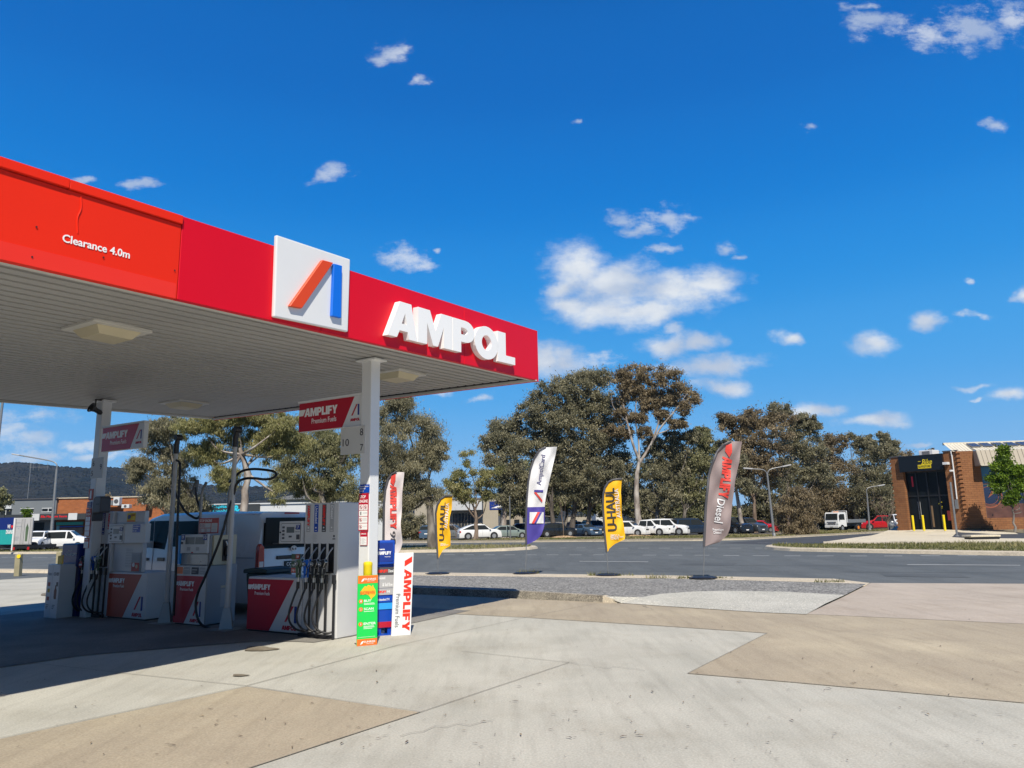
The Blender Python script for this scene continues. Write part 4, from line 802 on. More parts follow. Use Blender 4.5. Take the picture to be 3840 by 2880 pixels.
mb=MB(); mb.box(.26,.83,.02,.039,1.03,1.20,M['steel']); mb.build('vent_mesh',pm)
mb=MB(); 
for k in range(14): mb.box(.262,.828,.017,.0195,1.035+.0118*k,1.0385+.0118*k,M['dgrey'])
mb.build('vent_slats',pm)
mb=MB(); mb.box(-.005,.06,-.004,.039,1.03,1.53,M['lightblue']); mb.build('blue_strip',pm)
# side nozzle holster (faces right)
mb=MB(); mb.box(.861,.90,.08,.55,1.02,1.53,M['beige']); sp=mb.build('side_panel',pm)
mb=MB(); mb.box(.901,.915,.26,.42,1.08,1.45,M['black']); mb.build('nozzle_holster',sp)
mb=MB(); mb.prism([(.29,1.18),(.36,1.15),(.40,1.22),(.37,1.32),(.30,1.34)],.92,.97,M['blackpl'],axis='x'); no=mb.build('nozzle',pm,bevel=.006); mb=MB(); mb.tube([(.945,.34,1.16),(.95,.36,1.02),(.95,.37,.92)],.02,M['steel'],8); mb.tube([(.95,.33,1.32),(.94,.30,1.42)],.013,M['steel']); mb.build('spout',no,smooth=60)
mb=MB(); mb.box(.881,.884,.28,.38,.62,.66,M['beige']); mb.box(.881,.884,.28,.38,.30,.60,M['lgrey']); mb.build('label_sticker',pm)
for x in (.14,.93):
    mb=MB(); mb.tube([(x,.32,1.53),(x,.32,2.25),(x+.03,.32,2.38),(x+.12,.32,2.48)],.026,M['galv'],10); mb.build('hose_outlet_pipe',pm,smooth=60)
st=thing('stop_engine_sign','wide red STOP ENGINE sign above the middle pump','sign',I(-4.28,.17,1.56),TH)
mb=MB(); mb.box(0,.55,0,.01,0,.27,M['faded_red']); mb.build('plate',st)
mb=MB(); mb.text('STOP ENGINE',.02,.37,.20,.25,-.0005,M['lettering_white'],.002,.01)
for (x0,x1,z0,z1) in ((.02,.16,.02,.09),(.02,.09,.1,.18),(.1,.17,.1,.18),(.18,.34,.1,.18),(.17,.34,.02,.09),(.36,.53,.02,.18)): mb.box(x0,x1,-.0025,-.0005,z0,z1,M['pump_white'])
mb.build('lettering',st)
mb=MB()
for x,z in ((.055,.14),(.135,.14),(.055,.055),(.21,.055)): mb.disc(x,z,-.003,.027,M['red2'],.001,12); mb.disc(x,z,-.0042,.020,M['pump_white'],.001,12); mb.box(x-.004,x+.004,-.0062,-.0053,z-.013,z+.013,M['grey_text'])
for k in range(5): mb.box(.38,.51,-.0035,-.0027,.04+.026*k,.046+.026*k,M['lgrey'])
mb.build('pictogram',st)
# hose masts
M['mast_grey']=paint('shade_grey_mast_paint',(.50,.49,.48),.5,.15,5)  # white masts greyed in base colour to stand for the canopy shade
def mast(a,b,label,path):
    r=thing('hose_mast',label,'hose mast',I(a,b),TH,'white hose masts'); z1=3.02
    mb=MB(); mb.tube([(0,0,.02),(0,0,z1)],[.050,.036],M['mast_grey'],14); mb.build('mast_pole',r,smooth=60)
    mb=MB(); mb.lathe([(.2,0),(.2,.015),(.15,.02),(.075,.35),(.065,.36)],M['galv'],4); mb.box(-.24,.24,-.2,.2,-.0,.012,M['galv']); mb.build('base_foot',r)
    mb=MB(); mb.tube([(0,0,z1),(0,0,z1+.16),(.03,0,z1+.26)],[.05,.05,.04],M['blackpl'],10); mb.tube([(.04,-.06,z1+.30),(.04,.06,z1+.30)],.055,M['blackpl'],12); mb.build('hose_reel',r,smooth=50)
    mb=MB(); mb.spline(path,.022,M['black'],8,8); mb.build('hose',r,smooth=60); return r
# hose routes are worked out in the island frame
def hp(px,py,b,a0,b0): a,z=RB(px,py,b); return (a-a0,b-b0,z)
z3_=lambda x,y:(600+.482*x,1600+.482*y)
a0,b0=IG(*z3_(40,1530)); P1=[hp(*z3_(x,y),bb,a0,b0) for x,y,bb in ((105,1470,-.15),(118,1250,-.16),(130,950,-.16),(140,650,-.14),(155,330,-.10),(150,280,-.08),(125,263,-.06),(103,300,-.07),(100,420,-.05),(125,530,0),(190,650,.1),(250,700,.2),(290,712,.25),(316,680,.27),(310,630,.27),(285,560,.28),(276,470,.26))]
mast(a0,b0,'white hose mast between the left and middle pumps',P1)
a1_,b1_=IG(*z3_(515,1580)); P2=[hp(*z3_(x,y),bb,a1_,b1_) for x,y,bb in ((400,1570,-.05),(330,1545,-.22),(290,1480,-.3),(278,1380,-.3),(300,1280,-.3),(345,1180,-.28),(420,1000,-.25),(480,840,-.22),(530,660,-.18),(570,540,-.12),(600,440,-.1),(660,405,-.05),(740,402,0),(810,410,.1),(870,402,.2),(905,375,.3),(880,348,.35),(810,335,.3),(720,330,.2),(640,345,.15),(580,390,.15),(540,430,.2))]
mast(a1_,b1_,'white hose mast between the middle and right pumps',P2)
# green bin behind masts
a,b=IG(*z2_(1300,1560)) if 0 else (-2.86,.25)
gb=thing('waste_bin','dark green wheeled bin in the shade between the pumps','bin',I(-2.75,.5),TH)
M['bin_green']=paint('dark_green_plastic',(.012,.03,.03),.5,.15,4)
mb=MB(); mb.add([(-.2,-.22,.05),(.24,-.22,.05),(.24,.22,.05),(-.2,.22,.05),(-.25,-.27,.88),(.29,-.27,.88),(.29,.27,.88),(-.25,.27,.88)],[(0,3,2,1),(4,5,6,7),(0,1,5,4),(1,2,6,5),(2,3,7,6),(3,0,4,7)],M['bin_green']); mb.build('bin_body',gb,bevel=.02,segs=2)
mb=MB(); mb.prism([(-.3,.885),(.31,.885),(.3,.95),(.0,.98),(-.29,.95)],-.3,.29,M['bin_green']); mb.build('lid',gb,bevel=.015)
for s in (-.2,.2):
    mb=MB(); mb.M=Matrix.Translation((s,.26,.1))@Matrix.Rotation(R(90),4,'Y'); mb.lathe([(.09,-.025),(.1,-.01),(.1,.01),(.09,.025)],M['tyre'],14); mb.build('wheel',gb)
# kerb island under the pumps
isl=MB(); isl.box(-7.5,-.45,-.02,.6,-.0,.02,M['conc_dark'])
# ================================================================ pieces beside the right column
yb=thing('yellow_bollard','yellow steel bollard hidden behind the green promotion board','bollard',I(RB(1380,2102,-.2)[0],-.2),TH)
mb=MB(); mb.lathe([(.064,0),(.064,1.08),(.066,1.085),(.066,1.11),(.06,1.13),(.03,1.14)],M['yellow'],18); mb.build('post',yb,smooth=50)
mb=MB(); mb.lathe([(.09,0),(.09,.012),(.065,.013)],M['galv'],14); mb.build('base_plate',yb)
def board(root,w,h,yth,mat,name): mb=MB(); mb.box(0,w,0,yth,0,h,M[mat]); return mb.build(name,root,bevel=.003)
gp=G(1337.5,2424); gq=G(1414,2417); rz=math.atan2(gq.y-gp.y,gq.x-gp.x); w=(gq-gp).length; print('green board',gp,w,math.degrees(rz))
gr=thing('promotion_board','green and orange promotion board reading BUY SCAN ENTER','sign board',gp,rz)
H=.955; bo=board(gr,w,H,.02,'green','panel')
def pa(u,v): return (w*u,H*v)
mb=MB(); mb.box(0.002,w-.002,-.003,-.0005,H*.885,H-.002,M['board_orange']); mb.box(.002,w-.002,-.003,-.0005,.002,H*.095,M['board_orange']); mb.build('orange_band',gr)
mb=MB()
for zc in (.935,.045):
    mb.text('SUNRISE',w*.34,w*.9,H*(zc-.004),H*(zc+.022),-.0035,M['lettering_white'],.002,.012); mb.text('LOCAL STORE',w*.46,w*.82,H*(zc-.024),H*(zc-.012),-.0035,M['lettering_white'],.001,.004); mb.prism([(w*.17,H*(zc-.03)),(w*.2,H*(zc+.0)),(w*.26,H*(zc+.018)),(w*.34,H*(zc+.022)),(w*.28,H*(zc-.012))],-.005,-.0035,M['lettering_white'])
for i,(s,v) in enumerate((('BUY',.615),('SCAN',.50),('ENTER',.29))):
    mb.text(s,w*.32,w*(.32+.12*len(s)),H*v,H*(v+.035),-.0005,M['lettering_white'],.002,.016)
    mb.box(w*.32,w*.83,-.002,-.0005,H*(v-.022),H*(v-.016),M['lettering_white'])
    if i!=1: mb.box(w*.32,w*.86,-.002,-.0005,H*(v-.037),H*(v-.031),M['lettering_white'])
mb.box(w*.32,w*.75,-.002,-.0005,H*.235,H*.241,M['lettering_white']); mb.box(w*.05,w*.9,-.002,-.0005,H*.12,H*.123,M['lettering_white']); mb.build('lettering',gr)
for i,v in enumerate((.63,.515,.305)):
    mb=MB(); mb.disc(w*.17,H*v,-.0005,w*.1,M['board_orange'],.002); b_=mb.build('number_badge',gr); mb=MB(); mb.text(str(i+1),w*.145,w*.195,H*(v-.014),H*(v+.014),-.0028,M['lettering_white'],.001,.016); mb.build('lettering',b_)
mb=MB(); mb.prism([pa(*q) for q in ((.15,.76),(.22,.80),(.35,.845),(.45,.835),(.5,.86),(.62,.85),(.68,.83),(.75,.86),(.8,.82),(.88,.78),(.9,.72),(.82,.69),(.72,.67),(.68,.64),(.64,.67),(.55,.71),(.4,.73),(.25,.72))],-.003,-.0005,M['gold']); mb.build('map_shape',gr)
mb=MB(); mb.text('SHOP&WIN',w*.12,w*.86,H*.725,H*.775,-.0035,M['board_orange'],.004,.03); mb.build('lettering',gr)
mb=MB(); mb.box(w*.1,w*.16,.02,.25,0,.01,M['blackpl']); mb.box(w*.8,w*.86,.02,.25,0,.01,M['blackpl']); mb.add([(w*.48,.021,.9),(w*.52,.021,.9),(w*.52,.25,0.0),(w*.48,.25,0.0)],[(0,1,2,3)],M['blackpl']); mb.build('support_leg',gr)
# blue windscreen-wash and bin unit
gp=G(1417.6,2382); gq=G(1470,2378); rzb=rz; bu=thing('forecourt_bin_unit','blue wash and bin unit with price strips, between green and white boards','bin',gp,R(20))
def XB(px): # width direction in local x for a pixel at the unit plane
    v=ray(px,2200); u=Vector((math.cos(R(20)),math.sin(R(20)),0)); n=Vector((-u.y,u.x,0)); P=EV+v*((gp-EV).dot(n)/v.dot(n)); return (P-gp).dot(u)
def ZB(py,px=1445):
    v=ray(px,py); u=Vector((math.cos(R(20)),math.sin(R(20)),0)); n=Vector((-u.y,u.x,0)); P=EV+v*((gp-EV).dot(n)/v.dot(n)); return P.z
q5=lambda x,y:(1270+.4217*x,1750+.4217*y)
x0,x1=XB(q5(300,0)[0])-.02,XB(q5(485,0)[0]); zt_=ZB(q5(0,655)[1]); zb_=ZB(q5(0,872)[1]); print('blue unit',x0,x1,zt_,zb_)
xw0,xw1=-.03,XB(1468)+.03
mb=MB(); mb.box(xw0,xw1+.02,.02,.32,.10,zb_-.002,M['royal']); mb.build('bin_body',bu,bevel=.01)
mb=MB(); mb.box(xw0+.02,xw0+.08,.03,.28,.01,.10,M['royal']); mb.box(xw1-.08,xw1-.02,.03,.28,.01,.10,M['royal']); mb.box(xw0-.0,xw1+.0,-.08,.3,0,.012,M['royal']); mb.build('foot',bu)
x0s=x0+.02; mb=MB(); mb.box(x0s,x1+.02,-.03,.12,zb_,zt_,M['royal']); hp_=mb.build('hood',bu,bevel=.025,segs=3)
mb=MB(); mb.box(x0s+.035,x1-.015,-.036,-.031,zb_+.045,zt_-.04,M['navyb'] if 'navyb' in M else M['logo_blue']); 
mb=MB(); mb.box(x0s+.035,x1-.015,-.034,-.0305,zb_+.045,zt_-.04,M['darkroyal'] if 'darkroyal' in M else M['navy']); mb.build('poster_panel',hp_)
mb=MB(); mb.text('/AMPLIFY',x0s+.055,x1-.045,zb_+.155,zb_+.205,-.0345,M['lettering_white'],.002,hv=True); mb.text('AMPOL',x0s+.09,x0s+.18,zb_+.225,zb_+.245,-.0345,M['lettering_white'],.002,hv=True); mb.text('Premium Fuels',x0s+.18,x1-.055,zb_+.115,zb_+.132,-.0345,M['lettering_white'],.001,.01); mb.build('lettering',hp_)
Zs=[ZB(q5(0,v)[1]) for v in (895,962,965,1078,1082,1140,1150,1205,1212,1268,1380,1430)]
for k,(za,zb2,c) in enumerate(((Zs[0],Zs[1],'dgrey'),(Zs[2],Zs[3],'lgrey'),(Zs[4],Zs[5],'lgrey'),(Zs[6],Zs[7],'royal'),(Zs[8],Zs[9],'lightblue'),(Zs[10],Zs[11],'bright_red'))):
    mb=MB(); mb.box(xw0-.02 if k<4 else xw0,xw1+.02,.008,.0195,zb2,za,M[c] if c!='bright_red' else M['red2']); so_=mb.build('price_strip',bu)
    mb=MB(); hh=za-zb2
    if k==0: mb.text('/AMPLIFY',xw0-.01,xw0+.17,zb2+hh*.3,zb2+hh*.7,.0075,M['bright_red'],.002,hv=True); mb.text('Diesel',xw0+.18,xw1-.0,zb2+hh*.3,zb2+hh*.7,.0075,M['lettering_white'],.002,.01)
    if k==1: mb.text('Diesel',xw0+.01,xw0+.13,zb2+hh*.68,zb2+hh*.9,.0075,M['lettering_white'],.002,.01); mb.text('& Std flow',xw0+.09,xw1-.01,zb2+hh*.12,zb2+hh*.4,.0075,M['lettering_white'],.002,.01)
    if k==2: mb.text('AMPLIFY',xw0+.0,xw1-.11,zb2+hh*.3,zb2+hh*.65,.0075,M['bright_red'],.002,hv=True); mb.text('98',xw1-.1,xw1-.05,zb2+hh*.3,zb2+hh*.65,.0075,M['lettering_white'],.002,.006)
    if k==3: mb.text('Unleaded 91',xw0+.0,xw1-.06,zb2+hh*.25,zb2+hh*.65,.0075,M['lettering_white'],.002,.01)
    if mb.v: mb.build('lettering',so_)
# white board
gp=G(1467,2386); gq=G(1540,2381); rz=math.atan2(gq.y-gp.y,gq.x-gp.x); w=(gq-gp).length; u=Vector((math.cos(rz),math.sin(rz),0)); n=Vector((-u.y,u.x,0)); v=ray(1489,2074.7); H=(EV+v*((gp-EV).dot(n)/v.dot(n))).z; print('white board',w,H)
wb=thing('sign_board','tall white board with vertical red lettering, right of the blue unit','sign board',gp,rz)
shx=.05   # the board leans slightly
def lean(X,Y,Z): return (X+.045*Z/H*1.0+.02*Z,Y+.04*Z,Z)
def lb(mb_,o): 
    for v in o.data.vertices: v.co.x+=.055*v.co.z/H; v.co.y+=.06*v.co.z
mb=MB(); mb.box(0,w,0,.03,.0,H,M['white']); o=mb.build('panel',wb,bevel=.003); lb(0,o)
mb=MB(); mb.text('AMPLIFY',w*.54,w*.93,H*.05,H*.80,-.0005,M['bright_red'],.002,hv=True,rot=-90); mb.prism([(w*.54,H*.83),(w*.93,H*.885),(w*.93,H*.955),(w*.54,H*.90)][::-1],-.0025,-.0005,M['bright_red']); mb.text('Premium Fuels',w*.16,w*.38,H*.10,H*.50,-.0005,M['dgrey'],.002,.002,rot=-90); o=mb.build('lettering',wb); lb(0,o)
mb=MB(); mb.add([(w*.3,.1,H*.8),(w*.34,.1,H*.8),(w*.34,.35,0),(w*.3,.35,0)],[(0,1,2,3)],M['galv']); mb.add([(w*.7,.1,H*.8),(w*.74,.1,H*.8),(w*.74,.35,0),(w*.7,.35,0)],[(0,1,2,3)],M['galv']); mb.build('support_leg',wb)
# ---------------- unseen shop added beyond the near end of the canopy to block sky light
ss=thing('added_shade_shop','unseen white shop with a glass front, added past the canopy end to shade the forecourt','building',I(-15,-14.8),TH)
mb=MB(); mb.box(0,13,0,6,0,3.7,M['pump_white']); mb.build('wall',ss)
mb=MB(); mb.box(-.2,13.2,-.3,6.2,3.701,4.0,M['dgrey']); mb.build('roof',ss)
for i in range(5): 
    mb=MB(); mb.box(.5+i*2.5,2.8+i*2.5,6.001,6.03,.35,2.7,M['glass']); mb.build('window',ss)
mb=MB(); mb.box(-.05,13.05,6.001,6.12,2.9,3.5,M['red2']); mb.build('sign_band',ss)
# ---------------- left side pieces
ub=thing('forecourt_bin_unit','dark blue bin and wash unit beside the far left column','bin',I(-7.98,-.22),TH)
mb=MB(); mb.box(.03,.52,.0,.45,0,.95,M['darkblue']); mb.build('bin_body',ub,bevel=.01)
mb=MB(); mb.box(-.02,.58,-.08,.4,.951,1.40,M['darkblue']); mb.build('hood',ub,bevel=.03,segs=3)
mb=MB(); mb.text('/AMPLIFY',.14,.56,1.16,1.22,-.081,M['lgrey'],.002,hv=True); mb.text('AMPOL',.22,.38,1.25,1.28,-.081,M['lgrey'],.002,hv=True); mb.build('lettering',ub)
ch=thing('display_box','white cardboard display box printed CHEF with a sauce bottle picture','display box',I(-7.9,-.58),TH)
mb=MB(); mb.box(0,.46,0,.3,0,1.01,M['pump_white']); mb.build('carton',ch,bevel=.004)
mb=MB(); mb.text('CHEF',.24,.44,.80,.86,-.0005,M['grey_text'],.002,.016); mb.text('MASTER',.27,.42,.875,.895,-.0005,M['lgrey'],.001,.01) if 0 else None; mb.text('CHEF',.03,.17,.80,.85,-.0005,M['lgrey'],.002,.012); mb.box(.2,.203,-.002,-.0005,.0,1.0,M['lgrey'])
for x,z,ww,c in ((.05,.6,.09,'faded_red'),(.06,.48,.08,'gold'),(.05,.33,.09,'faded_red')): mb.box(x,x+ww,-.002,-.0005,z,z+.07,M[c])
for x in (.04,.27): 
    for k in range(3): mb.box(x,x+.1-.02*k,-.002,-.0005,.24-.03*k,.252-.03*k,M['dgrey'])
mb.build('carton_print',ch)
mb=MB(); mb.prism([(.32,.36),(.39,.36),(.395,.52),(.37,.56),(.365,.62),(.335,.62),(.33,.56),(.305,.52),(.305,.40)],-.004,-.0005,M['stripe_rust']); mb.box(.37,.43,-.0065,-.0045,.60,.68,M['dgrey']); mb.build('bottle_picture',ch)
mb=MB(); mb.prism([(.235,1.011),(.41,1.011),(.41,1.19),(.235,1.17)],.05,.07,M['yellow_old'] if 'yellow_old' in M else M['gold']); mb.build('price_card',ch)
# ================================================================ vehicles
VP={}
def vpaint(name,col,rough=.25,metal=.0): 
    if name not in VP: VP[name]=paint('car_paint_'+name,col,rough,.04,2,metal=metal,coat=.6)
    return VP[name]
CARC={'white':(.78,.79,.80),'black':(.012,.013,.016),'navy':(.015,.03,.06),'grey':(.16,.17,.18),'silver':(.40,.42,.43),'sage':(.22,.27,.25),'red':(.50,.012,.02),'maroon':(.16,.01,.02),'charcoal':(.05,.055,.06),'bluegrey':(.06,.10,.16)}
SH={ # upper outline from rear (x=-.5) to front (x=.5) as (x, z/H); wi = index pairs of glazing
'sedan':dict(L=4.7,W=1.80,H=1.45,belt=.64,p=[(-.5,.30),(-.495,.60),(-.47,.69),(-.36,.73),(-.22,.965),(-.02,1.0),(.10,.97),(.235,.70),(.40,.62),(.485,.52),(.5,.30)],rg=(3,4),fg=(6,7)),
'suv':dict(L=4.6,W=1.85,H=1.68,belt=.60,p=[(-.5,.30),(-.49,.58),(-.475,.64),(-.42,.93),(-.36,.98),(-.1,1.0),(.08,.975),(.225,.68),(.41,.62),(.485,.52),(.5,.30)],rg=(2,3),fg=(6,7)),
'coupe_suv':dict(L=4.75,W=1.9,H=1.66,belt=.62,p=[(-.5,.30),(-.49,.60),(-.46,.70),(-.30,.88),(-.18,.975),(-.02,1.0),(.10,.97),(.235,.69),(.41,.62),(.485,.52),(.5,.30)],rg=(2,4),fg=(6,7)),
'ute':dict(L=5.2,W=1.87,H=1.80,belt=.58,p=[(-.5,.35),(-.495,.60),(-.30,.605),(-.20,.61),(-.165,.94),(-.10,.985),(.05,1.0),(.11,.97),(.23,.66),(.42,.60),(.485,.52),(.5,.30)],rg=(3,4),fg=(7,8)),
'wagon':dict(L=4.9,W=1.93,H=1.86,belt=.58,p=[(-.5,.30),(-.492,.58),(-.485,.62),(-.45,.94),(-.40,.99),(-.1,1.0),(.09,.98),(.22,.66),(.42,.60),(.485,.52),(.5,.30)],rg=(2,3),fg=(6,7)),
'smallvan':dict(L=4.2,W=1.72,H=1.82,belt=.54,p=[(-.5,.28),(-.495,.56),(-.488,.62),(-.455,.95),(-.42,.99),(-.1,1.0),(.10,.975),(.265,.68),(.40,.61),(.485,.50),(.5,.28)],rg=(2,3),fg=(6,7)),
'van':dict(L=4.84,W=1.72,H=1.98,belt=.63,p=[(-.5,.22),(-.498,.52),(-.494,.58),(-.48,.90),(-.462,.975),(-.1,1.0),(.20,.995),(.285,.95),(.405,.62),(.47,.47),(.493,.36),(.5,.22)],rg=(2,3),fg=(7,8)),
}
def vehicle(name,kind,col,label,cat,loc,heading,group=None,detail=True,extras=None,zb=None,rack=False,sidewin=True):
    """heading: compass angle the front points to"""
    S=SH[kind]; L,Wd,H,belt=S['L'],S['W'],S['H'],S['belt']*S['H']; P=[(x*L,z*H) for x,z in S['p']]; hw=Wd/2; zb=zb or .2*H**.5*.75; body=vpaint(col,CARC[col])
    r=thing(name,label,cat,loc,math.pi/2-heading,group)
    tum=.17 if kind not in('van',) else .11
    def ring(x,zt):
        e=.0 if abs(x)<.44*L else (abs(x)/L-.44)/.06*.10
        w=hw*(1-e)
        if zt<=belt+.03: pts=[(w*.93,zb),(w*.985,zb+.12),(w,(zb+zt)*.52),(w*.985,zt-.07),(w*.90,zt-.005),(0,zt+.012)]
        else:
            wr=w*(1-tum*(zt-belt)/(H-belt)); pts=[(w*.93,zb),(w*.985,zb+.12),(w,belt*.72),(w*.985,belt),(wr*.955,zt-.05) if zt>belt+.15 else (w*.93,zt-.02),(wr*.82,zt) if zt>belt+.15 else (w*.8,zt)]
            pts[5]=(0,zt+.018); pts.insert(5,(wr*.86,zt-.0)); 
            return pts
        pts.insert(5,(w*.6,zt+.006)); return pts
    mb=MB(); rings=[ring(x,z) for x,z in P]; vs=[];m=7
    for (x,z),rg_ in zip(P,rings): vs+=[(x,-y,zz) for y,zz in rg_]+[(x,y,zz) for y,zz in rg_[:-1][::-1]]
    k=13; fs=[(i*k+j,(i+1)*k+j,(i+1)*k+j+1,i*k+j+1) for i in range(len(P)-1) for j in range(k-1)]
    fs+=[(i*k+k-1,(i+1)*k+k-1,(i+1)*k,i*k) for i in range(len(P)-1)]
    fs+=[tuple(range(k)),tuple(range((len(P)-1)*k,len(P)*k))[::-1]]; mb.add(vs,fs,body); bo=mb.build('body',r,smooth=35)
    # glazing
    def wr_at(z): return hw*(1-tum*max(0,z-belt)/(H-belt))
    def sideglass(pts,nm='window'):
        for s in (-1,1):
            g=MB(); q=[(x,s*(wr_at(z)*.985+.006-.028*max(0,(z-belt))/(H-belt)),z) for x,z in pts]; g.add(q,[tuple(range(len(q)))[::s]],M['carglass']); g.build(nm,r)
    def up(x):
        for (x0,z0),(x1,z1) in zip(P,P[1:]):
            if x0<=x<=x1: return z0+(z1-z0)*(x-x0)/(x1-x0)
        return H
    zt=H*.925 if kind!='van' else H*.92; zlo=belt+.03
    fi=S['fg']; xf0,xf1=P[fi[0]][0],P[fi[1]][0]; ri=S['rg']; xr0,xr1=P[ri[0]][0],P[ri[1]][0]
    def xon(a,b,z): (x0,z0),(x1,z1)=P[a],P[b]; return x0+(x1-x0)*(z-z0)/(z1-z0)
    xft=xon(*fi,zt)-.09; xfb=xon(*fi,max(zlo,P[fi[1]][1]))-.12
    bp_=.05*L
    if kind=='van':
        sideglass([(xfb-.02,zlo+.03),(xft-.04,zt),(.5*1.15,zt),(.5*1.15,zlo-.06)]); 
        sideglass([(.44,zlo-.0),(.44,zt-.02),(-.75,zt-.02),(-.75,zlo)])
    elif kind=='ute':
        xrt=xon(*ri,zt)+.08; xrb=xr0+.1; mdl=(xrb+xfb)/2; sideglass([(xfb,zlo),(xft,zt),(mdl+.05,zt),(mdl+.05,zlo)]); sideglass([(mdl-.03,zlo),(mdl-.03,zt),(xrt,zt),(xrb,zlo)])
    elif kind=='smallvan':
        sideglass([(xfb,zlo),(xft,zt),(.25,zt),(.25,zlo)]); sideglass([(.12,zlo+.03),(.12,zt),(-1.75,zt-.02),(-1.82,zlo+.03)])
    else:
        xrt=xon(ri[0],ri[1],zt)+.12 if P[ri[1]][1]>=zt else P[ri[1]][0]+.15; xrb=xon(ri[0],ri[1],max(zlo,P[ri[0]][1]))+.14
        mdl=(xfb+xrb)/2; sideglass([(xfb,zlo),(xft,zt),(mdl+.04,zt),(mdl+.04,zlo)]); sideglass([(mdl-.03,zlo),(mdl-.03,zt),(xrt+.05,zt),(xrb,zlo+.03)])
    def endglass(a,b,nm,sgn,f0=.1,f1=.9):
        (x0,z0),(x1,z1)=P[a],P[b]; g=MB(); q=[]
        for f in (f0,f1):
            x=x0+(x1-x0)*f; z=z0+(z1-z0)*f; w=wr_at(z)*(.86); q.append((x+sgn*.012,w,z+.012))
        vs=[(q[0][0],-q[0][1],q[0][2]),(q[0][0],q[0][1],q[0][2]),(q[1][0],q[1][1],q[1][2]),(q[1][0],-q[1][1],q[1][2])]; g.add(vs,[(0,1,2,3)],M['carglass']); g.build(nm,r)
    endglass(fi[0],fi[1],'windscreen',1); endglass(ri[0],ri[1],'rear_window',-1,.12,.9)
    # wheels
    wrad={'sedan':.32,'suv':.36,'coupe_suv':.37,'ute':.39,'wagon':.40,'smallvan':.31,'van':.33}[kind]
    for sx_ in (-.30 if kind!='van' else -.27,.31 if kind!='van' else .33):
        for s in (-1,1):
            a=MB(); a.M=Matrix.Translation((sx_*L,s*(hw+.004),wrad))@Matrix.Rotation(R(90),4,'X'); a.lathe([(wrad*1.16,-.012),(wrad*1.16,.006)],M['blackpl'],18); a.build('wheel_arch',r)
            a=MB(); a.M=Matrix.Translation((sx_*L,s*(hw-.09),wrad))@Matrix.Rotation(R(90),4,'X'); a.lathe([(wrad*.62,-.118),(wrad*.93,-.118),(wrad,-.09),(wrad,.09),(wrad*.93,.118),(wrad*.62,.118)],M['tyre'],20); wo_=a.build('wheel',r,smooth=40)
            a=MB(); a.M=Matrix.Translation((sx_*L,s*(hw+.032),wrad))@Matrix.Rotation(R(90),4,'X'); a.lathe([(wrad*.60,-.008),(wrad*.60,.008)],M['rim'],14); a.build('rim',wo_)
    # lamps, plates, bumpers
    fz=.58*belt+.12; 
    for s in (-1,1):
        a=MB(); a.box(.455*L,.487*L,min(s*hw*.55,s*hw*.93),max(s*hw*.55,s*hw*.93),fz+.02,fz+.17,M['headlight']); a.build('headlight',r,bevel=.02)
        if kind!='van':
            a=MB(); a.box(-.493*L,-.46*L,min(s*hw*.62,s*hw*.96),max(s*hw*.62,s*hw*.96),belt*.72,belt*.92,M['taillight']); a.build('tail_light',r,bevel=.015)
        a=MB(); a.prism([(.20*L,belt+.01),(.20*L,belt+.15),(.23*L,belt+.15),(.24*L,belt+.03)],s*hw*1.0,s*(hw+.17),body,axis='y'); a.build('wing_mirror',r,bevel=.01)
    a=MB(); a.box(.46*L,.497*L,-hw*.5,hw*.5,fz-.10,fz+.08,M['blackpl']); a.build('grille',r,bevel=.01)
    a=MB(); a.box(.497*L,.5*L+.006,-.19,.19,zb+.18,zb+.29,M['lettering_white']); a.build('number_plate',r)
    if kind!='van': a=MB(); a.box(-.5*L-.008,-.49*L,-.19,.19,belt*.62,belt*.62+.11,M['lettering_white']); a.build('number_plate',r)
    # door seams and handles
    if detail:
        a=MB()
        for s in (-1,1):
            for x in ((-.13,.04,.19) if kind not in('van','smallvan') else ()): a.box(x*L-.006,x*L+.006,min(s*hw*.99,s*(hw+.003)),max(s*hw*.99,s*(hw+.003)),zb+.18,belt-.02,M['blackpl'])
            a.box(-.2*L,.2*L,min(s*hw*.98,s*(hw+.008)),max(s*hw*.98,s*(hw+.008)),zb+.02,zb+.09,M['blackpl'])
        a.build('trim',r)
    if rack:
        a=MB()
        for s in (-1,1): a.box(-.38*L,.02*L,s*hw*.62-.02,s*hw*.62+.02,H+.02,H+.06,M['blackpl'])
        for x in (-.3,-.08): a.box(x*L-.02,x*L+.02,-hw*.64,hw*.64,H+.061,H+.085,M['blackpl'])
        a.build('roof_rack',r)
    return r
van=vehicle('parked_van','van','white','white delivery van parked in the canopy shade behind the pumps','van',I(-6.44,1.30+.86),R(-58),extras=1)
